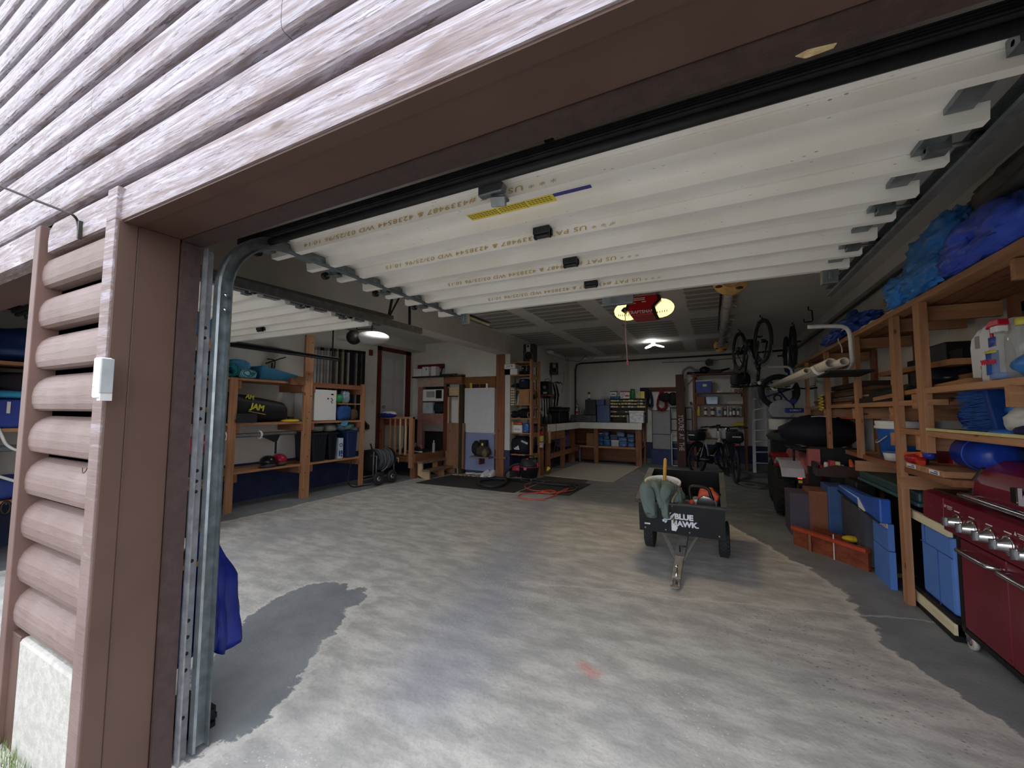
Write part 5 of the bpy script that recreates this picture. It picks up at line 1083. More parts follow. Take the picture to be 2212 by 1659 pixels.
one('grey_pipe', MB().tube(smooth([(sx1-.42, 10.5, zt2+.035), (sx1-.2, 10.5, zt2+.06), (sx1-.05, 10.5, zt2+.045), (sx1+.06, 10.5, zt2-.0+.03)]), .03, 10), mk((150, 150, 150), .5), 'pale grey pipe on the ladder end of the wall shelf top', 'pipe')
q = rect(*C7(645, 910, 705, 962), 10.66); t = T('power_outlet', 'small white outlet box with a black plug on the back wall', 'outlet', ((q[0]+q[1])/2, 10.68, q[2])); build('box', box(q[0], q[0]+.06, 10.66, 10.698, q[2], q[3]), OFFW, t); build('plug', box(q[0]+.055, q[1], 10.62, 10.66, q[2]+.02, q[3]), BLACK, t)
q = rect(*C7(140, 1170, 165, 1225), 10.69); one('light_switch', box(q[0], q[1], 10.688, 10.698, q[2], q[3]), mk((200, 192, 168), .4), 'ivory switch plate on the back wall beside the bench', 'switch')
# low shelf behind the bicycles
z = zs[4]+.001
q = onshelf(800, 1275, 905, 1392, 4, .22, 10.40); bin_((q[0], q[1], q[2], q[3], z, q[5]), mk((140, 54, 64), .5), mk((150, 70, 80), .5), 'dull red bin behind the white bicycle on the low shelf')
for i, (a, c, lab) in enumerate(((1030, 1100, 'milky jug behind the white bicycle'), (1112, 1180, 'second milky jug nearer the black bicycle'))):
    q = onshelf(a, 1258, c, 1400, 4, .2, 10.42); x = (q[0]+q[1])/2; t = T('plastic_jug', lab+' on the low shelf', 'jug', (x, 10.5, z)); build('body', MB().lathe([(.06, 0), (.068, .02), (.066, .15), (.03, .21), (.022, .23)], (x, 10.5, z), n=16), mk((188, 196, 204), .35), t); build('handle', MB().torus((x+.05, 10.5, z+.16), .035, .010, 'y', 14, 6), mk((188, 196, 204), .35), t); build('cap', MB().cyl((x, 10.5, z+.228), (x, 10.5, z+.25), .022), BLUEP, t)
q = onshelf(1190, 1240, 1330, 1390, 4, .2, 10.42); one('teal_bag', MB().blob(((q[0]+q[1])/2, 10.5, z+.11), ((q[1]-q[0])/2, .09, .115), 4, .15, 1.6, 22, sq=.7), mk((60, 96, 116), .7, 0, .3), 'blue-grey bag on the low shelf behind the black bicycle', 'bag'); zq = z+.24
q = onshelf(1262, 1200, 1412, 1262, 4, .2, 10.42); one('yellow_sack', MB().blob(((q[0]+q[1])/2, 10.52, q[4]+.325), ((q[1]-q[0])/2, .1, .06), 7, .2, 1.6, 22), mk((190, 176, 60), .6, 0, .25), 'yellow sack heaped over the blue-grey bag on the low shelf', 'sack')
# ladder
def bar(m, p, q, r=.02): m.beam(p, q, r*2.2, r, up=(0,1,0)); return m
lt_, lb_ = at(1626, 826, y=10.45), at(1629, 985, y=10.1); rt_, rb_ = at(1656, 818, y=10.45), at(1671, 1000, y=10.1); lb_.z = .01; rb_.z = .01
ALU = mk((166, 168, 170), .35, .7, .12)
t = T('step_ladder', 'aluminium step ladder standing against the back wall beside the shelves', 'ladder', ((lb_.x+rb_.x)/2, 10.2, 0))
build('rail', bar(MB(), lt_, lb_, .028), ALU, t); build('rail', bar(MB(), rt_, rb_, .028), ALU, t)
for k in range(8):
    s_ = (k+.9)/8.6; a, b = lb_+(lt_-lb_)*s_, rb_+(rt_-rb_)*s_; build('step', MB().beam(a, b, .075, .022, up=(0,0,1)), ALU, t)
for a, b in ((lt_, V((lb_.x+.05, 10.6, .01))), (rt_, V((rb_.x-.02, 10.6, .01)))): build('rear_leg', bar(MB(), a+V((0,.05,0)), b, .02), ALU, t)
build('top_cap', MB().obox((lt_+rt_)/2+V((0,.02,.02)), ((rt_-lt_).length+.06, .14, .03)), ALU, t)
q = rect(*C7(1590, 642, 1682, 730), 10.42); R_ = (q[1]-q[0])/2; t = T('blue_bucket', 'dark blue bucket hanging at the top of the step ladder', 'bucket', ((q[0]+q[1])/2, 10.34, q[2])); build('body', MB().lathe([(R_*.8, 0), (R_, q[3]-q[2])], ((q[0]+q[1])/2, 10.33, q[2]), n=18), mk((28, 40, 98), .5), t); build('handle', MB().tube(smooth([(q[0], 10.33, q[3]), (q[0]+R_, 10.30, q[3]+.06), (q[1], 10.33, q[3])]), .005, 5), STEEL, t)
one('grey_hose', MB().tube(smooth([at(*C7p(1520, 655), y=10.2), at(*C7p(1560, 690), y=10.18), at(*C7p(1575, 800), y=10.16), at(*C7p(1590, 910), y=10.15), at(*C7p(1612, 960), y=10.15)]), .022, 8), mk((120, 122, 122), .5), 'grey hose draped down the front of the step ladder', 'hose')
# small window at the end of the back wall
q = rect(1715, 846, 1728, 882, 10.69)
w = struct('window_1', MB().box(q[0]-.03, q[1]+.03, 10.66, 10.72, q[3], q[3]+.03).box(q[0]-.03, q[1]+.03, 10.66, 10.72, q[2]-.03, q[2]).box(q[0]-.03, q[0], 10.66, 10.72, q[2], q[3]).box(q[1], q[1]+.03, 10.66, 10.72, q[2], q[3]), BLACK)
struct('pane', box(q[0], q[1], 10.69, 10.697, q[2], q[3]), emit((236, 230, 180), 1.0, 'daylight_pane'), w); struct('glazing_bar', MB().box((q[0]+q[1])/2-.006, (q[0]+q[1])/2+.006, 10.68, 10.69, q[2], q[3]).box(q[0], q[1], 10.68, 10.69, q[2]+.12, q[2]+.13), BLACK, w)
# ================================================================== left bay: wall rack, landing, steps
L1 = lambda a, b: (400+a*.22604, 560+b*.22604)
L2 = lambda a, b: (400+a*.22604, 850+b*.22604)
XF = -5.42
t = T('shelf_rack', 'long wooden shelf rack along the wall of the left bay', 'shelving', (-5.68, 3.1, 0))
for y0, y1, zz, w_ in ((1.00, 1.045, 1.70, 0), (2.95, 3.035, 1.70, 0), (3.97, 4.11, 2.42, 1), (5.07, 5.15, 1.74, 0)):
    build('upright', box(XF-.04, XF, y0, y1, 0, zz), WD, t, bevel=.002)
for y0, y1, z in ((1.0, 4.0, 1.12), (4.08, 5.1, 1.12), (1.0, 4.0, .50), (4.08, 5.1, .50), (1.0, 4.0, 1.70), (4.08, 5.12, 1.715)):
    build('shelf_board', box(-5.96, XF-.02, y0, y1, z-.03, z), WD, t); 
for y in (1.05, 3.04, 3.93, 4.12, 5.03):
    for z in (1.09, .47, 1.66): build('cross_bearer', box(-5.95, XF-.005, y, y+.038, z-.10, z), WDD, t)
build('shelf_board', box(-5.9, XF-.02, 4.62, 5.07, 1.385, 1.405), WD, t); build('front_rail', box(XF-.04, XF-.018, 4.11, 5.07, 1.64, 1.715), WDD, t)
hm = MB()
for i in range(12): z = .12+.19*i+.05*(i % 3); hm.cyl((XF-.001, 4.01+.025*(i % 4), z), (XF+.0015, 4.01+.025*(i % 4), z), .008, n=8)
build('bolt_holes', hm, BLACK, t)
def soft(name, y0, y1, x0, x1, z0, z1, mat, label, cat, seed=1, amp=.12, sq=.7, n=26, fold=None, freq=1.6, **k):
    return one(name, MB().blob(((x0+x1)/2, (y0+y1)/2, (z0+z1)/2), (abs(x1-x0)/2, abs(y1-y0)/2, (z1-z0)/2), seed, amp, freq, n, sq=sq, fold=fold, clamp=True), mat, label, cat, **k)
TEAL = mk((38, 132, 148), .8, 0, .1, 20, .1); LBL = mk((76, 146, 190), .8, 0, .12, 20, .1)
z = 1.702
# top shelf
sp = []; m = MB()
for i in range(46): a = i/45*2*PI*2.3; r_ = .045+.05*i/45; sp.append((2.98+r_*math.cos(a), z+.098+r_*math.sin(a)))
k = len(sp)
for i in range(k-1):
    (a, b), (c, d) = sp[i], sp[i+1]; m.add([(-5.92,a,b),(-5.47,a,b),(-5.47,c,d),(-5.92,c,d)], [(0,1,2,3)], True)
o = one('rolled_mat', m, TEAL, 'teal mat rolled up on the top of the left shelf rack', 'mat'); q = o.modifiers.new('s', 'SOLIDIFY'); q.thickness = .010; q.offset = 0
soft('teal_towel', 2.2, 2.86, -5.9, -5.5, z, z+.16, TEAL, 'teal folded towel beside the rolled teal mat', 'towel', 3)
sm_ = NT('striped_towel', .9); c_ = sm_.coords('World', (30, 30, 30)); wv = sm_.n('ShaderNodeTexWave'); sm_.link(c_, wv.inputs[0]); wv.inputs['Scale'].default_value = .55; wv.inputs['Distortion'].default_value = 4; wv.inputs['Detail'].default_value = 0
sm_.color(sm_.mix(sm_.step(wv.outputs[1], .45, .55), lin((40, 118, 140)), lin((150, 196, 204))))
soft('striped_towel', 3.08, 3.30, -5.62, -5.44, z, z+.125, sm_.m, 'striped blue towel bundle at the end of the rolled teal mat', 'towel', 5, .1)
soft('blue_bundle', 3.05, 3.36, -5.9, -5.66, z, z+.27, LBL, 'light blue folded bundle behind the striped towel', 'bundle', 7, .1)
soft('black_netting', 2.5, 3.0, -5.94, -5.72, z+.17, z+.34, BLACKM, 'black netting lying over the teal towels on the top shelf', 'netting', 9, .4, freq=3)
one('sleeping_pad', MB().prism([(3.36, z), (3.92, z), (3.93, z+.10), (3.7, z+.14), (3.38, z+.20)], 'x', -5.8, -5.5), mk((56, 122, 158), .8, 0, .1, 14, .1), 'blue foam pad lying flat on the top of the left rack', 'pad', bevel=.02)
one('torn_carton', MB().prism([(3.72, z-.05), (3.96, z-.05), (3.96, z+.07), (3.85, z+.08), (3.73, z+.05)], 'x', XF-.015, XF+.03), mk((112, 74, 48), .8, 0, .3), 'brown torn carton at the end of the blue foam pad', 'carton')
one('wire_bracket', MB().tube(smooth([(-5.95, 3.72, 2.05), (-5.8, 3.74, 2.02), (-5.8, 3.74, z+.2)])[:], .008, 6).tube([(-5.95, 3.70, 1.98), (-5.78, 3.82, 2.06), (-5.72, 3.86, 2.08)], .008, 6).tube([(-5.95, 3.8, 2.0), (-5.95, 3.80, z+.01)], .01, 6), BLACK, 'black wire bracket on the wall above the blue foam pad', 'bracket')
one('wall_conduit', MB().tube([(-5.93, 1.2, 2.25), (-5.93, 4.1, 2.20)], .03, 8), mk((74, 76, 80), .5), 'grey conduit along the upper wall of the left bay', 'conduit')
# middle shelf
z = 1.122
bb_ = T('long_bag', 'long black bag with yellow letters on the middle shelf of the left rack', 'bag', (-5.68, 3.3, z))
def lb(u, v):
    y = 2.55+1.23*u; h = (.47-.20*u)*(1 if u < .97 else .85)*(min(1, .75+u*4)); a = 2*PI*v
    s_ = abs(math.cos(a))**.6*math.copysign(1, math.cos(a)); c_ = abs(math.sin(a))**.6*math.copysign(1, math.sin(a))
    k = (1 if 0 < u < 1 else .02); return V((-5.68+.21*s_*k+.012*noise.noise(V((u*9, v*7, 1))), y, z+.005+h/2+h/2*c_*k+.012*noise.noise(V((u*8, v*5, 4)))))
build('body', MB().grid(lb, 40, 28), mk((15, 17, 24), .6, 0, .3, 8, .2), bb_)
M = frame_M((-5.462, 3.32, z+.20), (0,1,-.20), (0,.2,1)); build('lettering', text_mb('JAM', M, .105, .006, bold=.004), mk((196, 188, 60), .6), bb_)
M = frame_M((-5.475, 3.22, z+.335), (0,1,-.20), (0,.2,1)); build('lettering', text_mb('AM', M, .075, .006, bold=.003), mk((176, 168, 60), .6), bb_); build('underline', MB().beam((-5.462, 3.20, z+.15), (-5.462, 3.43, z+.105), .008, .01, up=(1,0,0)), mk((170, 162, 58), .6), bb_)
soft('black_backpack', 2.05, 2.72, -5.62, -5.40, z, z+.42, BLACKM, 'black backpack bundle at the near end of the long black bag', 'backpack', 11, .18)
one('grey_case', box(-5.44, -5.40, 3.03, 3.28, z, z+.12), mk((38, 40, 48), .5), 'dark grey flat case in front of the long black bag', 'case')
t = T('throwing_disc', 'yellow disc lying on the rack against the tall bolt-holed post', 'disc', (-5.52, 3.84, z)); build('disc', MB().lathe([(.125, 0), (.13, .012), (.11, .03), (.02, .034)], (-5.53, 3.83, z+.001), n=28), mk((214, 190, 40), .4), t)
one('black_cap', MB().lathe([(.04, 0), (.042, .03), (.03, .035)], (-5.53, 3.84, z+.037), n=18), BLACK, 'black cap lying on the yellow disc', 'cap')  # small black cap on the disc
f = T('mini_fridge', 'white mini fridge with small magnets standing on the left rack', 'fridge', (-5.65, 4.36, z)); build('body', box(-5.93, -5.5, 4.17, 4.575, z, z+.49), WHITEP, f, bevel=.01); build('door', box(-5.49, -5.455, 4.17, 4.575, z+.005, z+.488), mk((222, 224, 222), .35, 0, .02), f, bevel=.008)
mm = MB().ell((-5.452, 4.49, z+.42), (.005, .03, .012), 10).box(-5.454, -5.45, 4.40, 4.425, z+.34, z+.36).tube([(-5.452, 4.47, z+.36), (-5.452, 4.50, z+.33), (-5.452, 4.47, z+.30), (-5.452, 4.50, z+.28)], .006, 5); build('magnets', mm, BLACK, f)
soft('green_ball', 4.60, 4.75, -5.6, -5.46, 1.407, 1.555, mk((54, 150, 100), .4, 0, .1), 'green ball on the small shelf beside the fridge', 'ball', 1, .02, 1)
soft('clear_bag', 4.74, 4.88, -5.6, -5.48, 1.407, 1.62, mk((150, 178, 190), .3, 0, .3, 20), 'crinkled clear bag beside the green ball', 'bag', 2, .2)
soft('blue_bag', 4.62, 4.90, -5.62, -5.44, z, z+.25, mk((36, 78, 140), .7, 0, .15), 'bright blue bag under the green ball', 'bag', 4, .15)
soft('brown_bag', 4.9, 5.05, -5.6, -5.46, z, z+.19, mk((92, 66, 54), .7, 0, .3), 'brown bag beside the bright blue bag', 'bag', 8, .2)
one('blue_cloth', MB().grid(lambda u, v: (XF-.012+.012*v, 4.66+.13*u+.01*math.sin(v*5), z+.006-.075*v-.02*math.sin(u*PI)), 8, 6), LBL, 'scrap of light blue cloth hanging over the rack edge', 'cloth')
# under the middle shelf
z = .502
t = T('tent_pole', 'grey pole bundle slung under the middle shelf of the left rack with white straps', 'pole', (-5.5, 3.0, .98)); build('pole', MB().cyl((-5.50, 1.1, .94), (-5.50, 3.92, .955), .024).cyl((-5.55, 1.1, .955), (-5.55, 3.92, .965), .018), mk((138, 142, 146), .4, .4), t)
for y in (2.96, 3.40): build('strap', MB().torus((-5.52, y, .952), .05, .012, 'y', 18, 6, sc=(1, 1)), WHITEP, t)
pn = MB().prism([(3.38, .935), (3.66, .95), (3.62, .86), (3.57, .845)], 'x', -5.47, -5.465).box(-5.472, -5.463, 3.585, 3.61, .68, .86); one('black_pennant', pn, DKBL, 'small black pouch with a hanging strap below the grey poles', 'pouch')
def helmet(y, x, z, c, c2, rz, label):
    t = T('bike_helmet', label, 'helmet', (x, y, z), rz); build('shell', MB().blob((0,0,.075), (.135, .10, .085), 3, .03, 1.2, 26, flat=-.75), c, t, local=True)
    v = MB()
    for i in (-1, 0, 1): v.ell((.0, .045*i, .145-.02*abs(i)), (.09, .010, .014), 10)
    build('vents', v, c2, t, local=True); build('rim', MB().torus((0,0,.022), .115, .012, 'z', 28, 6, sc=(1.1, .82)), c2, t, local=True); build('visor', MB().ell((.12, 0, .04), (.05, .07, .015), 12), c2, t, local=True); return t
helmet(3.53, -5.52, z, mk((20, 20, 24), .3), mk((60, 62, 70), .4), -.4, 'black bicycle helmet on the bottom shelf of the left rack')
helmet(3.74, -5.60, z, mk((160, 26, 62), .35), mk((84, 76, 66), .4), -.2, 'crimson bicycle helmet behind the black helmet')
def tote(y0, y1, x0, x1, z0, z1, mat, label, lid=True):
    t = T('storage_tote', label, 'tote', ((x0+x1)/2, (y0+y1)/2, z0)); build('body', MB().prism([(y0+.03, z0), (y1-.03, z0), (y1, z1-.03), (y0, z1-.03)], 'x', x0+.02, x1), mat, t, bevel=.01)
    build('rim', box(x0, x1+.012, y0-.012, y1+.012, z1-.035, z1-.005), mat, t, bevel=.005); rm = MB()
    for i in range(4): rm.box(x1, x1+.008, y0+.07+(y1-y0-.14)*i/3-.006, y0+.07+(y1-y0-.14)*i/3+.006, z0+.02, z1-.05)
    build('ribs', rm, mat, t); return t
DT = mk((30, 34, 44), .45, 0, .12)
tote(4.15, 4.42, -5.88, -5.45, z, .945, DT, 'dark grey tote against the tall post on the bottom shelf'); tote(4.455, 4.62, -5.88, -5.46, z, .94, mk((24, 28, 40), .45), 'narrow dark tote beside the soap box'); tote(4.80, 5.02, -5.88, -5.44, z, .955, mk((38, 50, 92), .45, 0, .1), 'dark blue tote at the landing end of the bottom shelf')
b_ = T('soap_box', 'white and blue powder box between the totes', 'box', (-5.5, 4.71, z)); build('carton', box(-5.62, -5.465, 4.655, 4.745, z, z+.33), mk((196, 206, 220), .5), b_); build('print', MB().torus((-5.463, 4.70, z+.22), .026, .006, 'x', 18, 6).box(-5.466, -5.461, 4.665, 4.69, z+.04, z+.13).box(-5.466, -5.461, 4.70, 4.735, z+.07, z+.13).box(-5.466, -5.461, 4.705, 4.73, z+.03, z+.06), mk((40, 80, 150), .5), b_)
soft('grey_jacket', 4.16, 4.40, -5.8, -5.46, .943, 1.06, mk((96, 98, 96), .8, 0, .3), 'grey rolled cloth on the dark tote by the tall post', 'cloth', 12, .15)
soft('grey_roll', 4.43, 4.64, -5.8, -5.46, .938, 1.07, mk((118, 118, 112), .8, 0, .3), 'second grey rolled cloth on the narrow tote', 'cloth', 13, .15)
soft('patterned_bag', 4.68, 5.02, -5.8, -5.46, .953, 1.08, mk((90, 124, 130), .7, 0, .5, 14), 'mixed teal and pink bag heaped on the dark blue tote', 'bag', 14, .15)
# trash can near the track
q0 = at(440, 943, x=-4.9); yr = at(455, 985, x=-4.9).y
t = T('trash_can', 'black trash can with a crimson rim behind the door track', 'trash can', (-4.95, yr-.24, 0)); build('body', MB().lathe([(.17, 0), (.235, q0.z-.16)], (-4.95, yr-.235, 0), n=24), BLACK, t); build('lid', MB().lathe([(.245, q0.z-.16), (.24, q0.z-.11), (.20, q0.z), (.05, q0.z+.01)], (-4.95, yr-.235, 0), n=24), mk((150, 24, 56), .4), t)
# near left glimpses on the same rack
BT = mk((28, 54, 104), .5, 0, .25, 7, .2)
soft('blue_tarp', 1.06, 1.9, -5.9, -5.45, 1.702, 2.02, BT, 'dark blue tarp bundle on the near end of the left rack', 'tarp', 15, .25)
soft('dark_bags', 1.10, 1.9, -5.9, -5.5, 1.42, 1.62, mk((30, 24, 34), .8, 0, .4), 'dark clothing bundle under the dark blue tarp', 'clothing', 16, .25)
soft('aqua_mat', 1.08, 1.42, -5.86, -5.46, 1.375, 1.455, mk((52, 140, 176), .7), 'aqua folded mat on the blue cooler bag', 'mat', 17, .05)
cb_ = T('cooler_bag', 'royal blue cooler bag with white straps at the near end of the left rack', 'bag', (-5.6, 1.24, 1.122)); build('body', box(-5.86, -5.46, 1.08, 1.36, 1.122, 1.37), mk((44, 62, 140), .7, 0, .1), cb_, bevel=.02); build('strap', MB().tube(smooth([(-5.445, 1.12, 1.16), (-5.405, 1.15, 1.05), (-5.405, 1.18, .98), (-5.405, 1.25, .93), (-5.405, 1.32, 1.0), (-5.445, 1.34, 1.16)]), .012, 6), WHITEP, cb_); build('clip', MB().box(-5.458, -5.445, 1.17, 1.19, 1.25, 1.35), OFFW, cb_)
one('white_sheet', box(-5.5, -5.46, 1.38, 1.44, 1.122, 1.36), OFFW, 'edge of a white panel beside the royal blue cooler bag', 'panel')
one('white_pole', MB().cyl((-5.44, 1.05, .78), (-5.44, 1.42, .56), .012), OFFW, 'slanting white pole beside a blue folded chair', 'pole'); soft('blue_folded_chair', 1.06, 1.42, -5.8, -5.46, .502, .70, mk((36, 56, 120), .7), 'blue fabric bundle on the near bottom shelf of the left rack', 'fabric', 18, .2)
one('black_webbing', MB().torus((-5.39, 1.2, .45), .05, .012, 'x', 18, 6, sc=(.5, 1)), BLACK, 'black webbing loop hanging off the near bottom shelf', 'strap')

# corner shelf on the inside of the door pillar, with a hanging blue tarp
t = T('corner_shelf', 'small plywood corner shelves fixed behind the door track', 'shelf', (-2.2, 1.0, .6))
PE = wood('ply_edge', (176, 138, 92), (206, 170, 122), knots=False)
for px, py in ((473, 880), (470, 1040), (461, 1203)):
    q = at(px, py, x=-1.97); build('shelf_board', box(-2.45, -1.97, .855, q.y, q.z-.022, q.z), PE, t, bevel=.004)
build('upright', box(-2.45, -2.42, .86, .90, 0, 1.6), PE, t)
q = at(461, 1203, x=-1.97)
tb = MB()
def drp(u, v):
    a = 2*PI*u; k = .35+.65*min(1, v*2.2); w_ = 1+.30*math.sin(a*5+v*3)*v+.22*math.sin(a*11+v*4)*(.3+v)+.25*noise.noise(V((math.cos(a)*2, math.sin(a)*2, v*3)))
    return V((-2.03+.075*k*w_*math.cos(a), 1.02+.10*k*w_*math.sin(a)+.035*v, q.z+.10-.50*v-.04*math.sin(a*3)*v))
tb.grid(drp, 64, 20); o = one('hanging_tarp', tb, mk((26, 40, 128), .3, 0, .2, 8, .15), 'dark blue tarp bag hanging from the lowest plywood corner shelf', 'tarp'); mo = o.modifiers.new('s', 'SOLIDIFY'); mo.thickness = .006; mo.offset = 0
qa = at(470, 712, x=-2.2); one('blue_package', MB().prism([(qa.y-.25, qa.z-.05), (qa.y+.0, qa.z-.05), (qa.y+.05, qa.z-.035), (qa.y-.06, qa.z+.07), (qa.y-.25, qa.z+.08)], 'x', -2.45, -2.2), mk((84, 140, 196), .5, 0, .2), 'light blue package on the strip above the plywood corner shelves', 'package')
one('support_strip', box(-2.46, -2.18, .856, qa.y+.03, qa.z-.085, qa.z-.051), PE, 'short pale wood strip under the light blue package', 'strip')
one('black_folded_sheet', MB().box(-2.1, -1.86, .93, 1.02, .001, .02).box(-2.1, -1.87, .935, 1.03, .024, .045).box(-2.09, -1.86, .93, 1.015, .049, .07).box(-2.1, -1.88, .93, 1.03, .0, .068), BLACK, 'black folded sheet on the floor behind the door track', 'sheet')

# ------------------------------------------------------------------ landing and steps
t = T('landing', 'small wooden landing in front of the interior door', 'landing', (-5.6, 6.5, 0))
build('deck', box(XL+.008, -5.09, 6.13, 7.04, .435, .468), mk((30, 38, 66), .8), t); build('rim_joist', box(-5.12, -5.08, 6.10, 7.04, .30, .468), WDD, t); build('rim_joist', box(XL+.01, -5.12, 6.10, 6.13, .30, .468), WDD, t)
for y in (6.14, 6.9): build('leg', box(-5.24, -5.125, y, y+.115, 0, .30), WDD, t)
build('newel_post', box(-5.20, -5.11, 6.04, 6.10, .20, 1.17), WD, t); build('newel_post', box(-5.94, -5.86, 6.03, 6.10, .0, 1.17), WDD, t)
build('top_rail', box(-5.95, -5.11, 6.045, 6.095, 1.13, 1.17), WD, t); build('rail_board', box(-5.86, -5.20, 6.06, 6.08, 1.0, 1.12), REDW, t)
for i in range(4): x = -5.70+.13*i; build('baluster', box(x, x+.035, 6.045, 6.075, .44, 1.13), WDP if i > 1 else WD, t)
t = T('stair', 'two-tread wooden steps leading up to the landing', 'stairs', (-4.98, 6.6, 0))
for y in (6.17, 6.62, 7.0):
    build('stringer', MB().prism([(-5.075, .06), (-4.93, 0), (-4.80, 0), (-4.80, .135), (-4.97, .135), (-4.97, .275), (-5.075, .275)], 'y', y, y+.035), WDP if y < 6.2 else WD, t)
build('tread', box(-5.075, -4.94, 6.15, 7.04, .277, .312), GREYW, t, bevel=.003); build('tread', box(-4.968, -4.77, 6.15, 7.04, .137, .172), GREYW, t, bevel=.003)
c = at(840, 893, y=6.05); t = T('sun_hat', 'blue and white hat resting on the landing railing', 'hat', (c.x, 6.07, 1.171)); build('crown', MB().blob((c.x, 6.07, 1.225), (.17, .10, .055), 4, .12, 1.5, 24), WHITEP, t); build('brim', MB().blob((c.x-.02, 6.05, 1.195), (.19, .13, .05), 6, .15, 1.5, 24), mk((28, 36, 128), .7), t)
# hockey sticks on the wall
STK = [(208,212,214),(196,204,210),(212,214,214),(176,190,200),(204,206,206),(180,184,184),(214,214,210),(150,158,164),(96,92,84),(200,200,196),(60,58,56),(186,178,160),(44,42,44),(190,188,184),(30,34,60),(40,40,44),(150,150,152),(28,28,30),(70,70,74),(26,26,28)]
DSC = ['white','pale blue','white black-tipped','blue-grey','off-white','silver','clean white','grey','brown-grey','cream','dark brown','tan','charcoal','light grey','navy','black banded','grey banded','glossy black','dark grey','last black']
for i, c in enumerate(STK):
    y = 4.40+.062*i; zt_ = 2.34+.004*i; zb = zt_-(.95 if i < 9 else 1.25 if i < 16 else 1.35)
    t = T('hockey_stick', '%s hockey stick, number %s in the wall row from the tall post' % (DSC[i], ['one','two','three','four','five','six','seven','eight','nine','ten','eleven','twelve','thirteen','fourteen','fifteen','sixteen','seventeen','eighteen','nineteen','twenty'][i]), 'hockey stick', (-5.93, y, zb), group='hockey sticks on the left wall')
    build('shaft', box(-5.95, -5.925, y-.019, y+.019, zb, zt_), mk(c, .4, 0, .25, 5), t); build('grip_tape', box(-5.952, -5.923, y-.021, y+.021, zt_-.05, zt_), BLACK if i % 3 == 1 else mk(tuple(max(20, v-60) for v in c), .6), t)
    bl = [(-.019, .0), (.019, .0), (.03, -.05), (.14, -.16), (.20, -.16), (.20, -.09), (.10, -.02), (.019, .06)]
    if i > 13: build('blade', MB().prism([(y+a*.9, zb+b+.02) for a, b in bl], 'x', -5.945, -5.93), mk((70, 60, 52) if i != 16 else (120, 108, 96), .6, 0, .2), t)
one('stick_rack', box(XL+.001, -5.952, 4.36, 5.68, 2.20, 2.27), WHITEP, 'white rail on the left wall that the hockey sticks hang from', 'rail')
# hose reel cart
t = T('hose_reel_cart', 'black hose reel cart with grey hose and two wheels beside the rack', 'hose reel', (-5.35, 5.46, 0))
cy0, cz0 = 5.47, .42
build('drum', MB().cyl((-5.36, cy0-.20, cz0), (-5.36, cy0+.20, cz0), .10), BLACK, t)
for s_ in (-1, 1): build('flange', MB().lathe([(.19, 0), (.19, .014)], (-5.36, cy0+s_*.21-.007, cz0), 'y', 32), DARKST, t)
hm = MB()
for i in range(13): hm.torus((-5.36, cy0-.18+.03*i, cz0+random.uniform(-.01,.01)), .15+.012*(i % 3), .014, 'y', 28, 7)
hm.tube(smooth([(-5.22, cy0+.12, cz0+.12), (-5.19, cy0+.10, cz0), (-5.20, cy0-.0, cz0-.14), (-5.24, cy0-.08, cz0-.2)]), .014, 7); build('hose', hm, mk((92, 96, 102), .45, 0, .15), t)
for y in (5.27, 5.60): build('wheel', MB().torus((-5.19, y, .115), .078, .036, 'x', 28, 10), RUBBER, t); 
for y in (5.27, 5.60): build('hub', MB().lathe([(.05, 0), (.052, .02), (.03, .028)], (-5.185, y, .115), 'x', 20), CHROME, t)
build('frame', MB().tube([(-5.22, 5.24, .12), (-5.22, 5.62, .12)], .016, 8).tube([(-5.22, 5.25, .12), (-5.22, 5.25, .50), (-5.36, 5.25, .50)], .013, 8).tube([(-5.22, 5.68, .14), (-5.22, 5.68, .44), (-5.36, 5.70, .46)], .013, 8).tube([(-5.24, 5.20, .14), (-5.24, 5.20, .58)], .012, 8).tube([(-5.52, 5.25, .12), (-5.52, 5.66, .12)], .013, 8), mk((110, 112, 116), .4, .5), t)
build('back_panel', box(-5.56, -5.54, 5.24, 5.72, .08, .45), BLACK, t); build('handle', MB().tube(smooth([(-5.26, 5.22, .50), (-5.24, 5.16, .62), (-5.24, 5.12, .72)]), .014, 8), BLACK, t); build('crank', MB().tube([(-5.2, 5.69, .42), (-5.17, 5.74, .42), (-5.17, 5.74, .34)], .01, 6), mk((180, 176, 168), .4), t)
one('drain_hose', MB().tube(smooth([(-5.45, 4.92, .47), (-5.44, 4.86, .25), (-5.42, 4.84, .08), (-5.38, 4.92, .015), (-5.34, 5.06, .015), (-5.26, 5.18, .02)]), .010, 6), BLACK, 'black hose looping from the rack to the floor by the reel cart', 'hose')
# furniture against the left-bay back wall
Q3 = lambda a, b, c, d: (780+a*.14467, 700+b*.14467, 780+c*.14467, 700+d*.14467)
YW = 6.90
def q3(a, b, c, d, y=YW): return rect(*Q3(a, b, c, d), y)
BEIGE = mk((176, 156, 140), .6, 0, .1); PINK = mk((150, 106, 100), .7, 0, .12)
r = q3(842, 800, 1500, 1800); zd = .47; cx0, cx1 = r[0], q3(1500, 800, 1502, 900)[0]
t = T('tall_cabinet', 'tall beige and brown cabinet unit on the landing against the left bay back wall', 'cabinet', ((cx0+cx1)/2, 6.8, .0))
ra = q3(842, 800, 1232, 935); build('top_panel', box(ra[0], ra[1], YW, 7.03, ra[2], ra[3]), BEIGE, t); 
rb = q3(1270, 752, 1502, 892); build('end_block', box(rb[0]-.03, rb[1], YW, 7.03, rb[2], rb[3]), WDD, t, bevel=.004)
build('top_board', box(ra[0]-.06, rb[1], YW-.02, 7.03, ra[3], ra[3]+.02), DARKST, t)
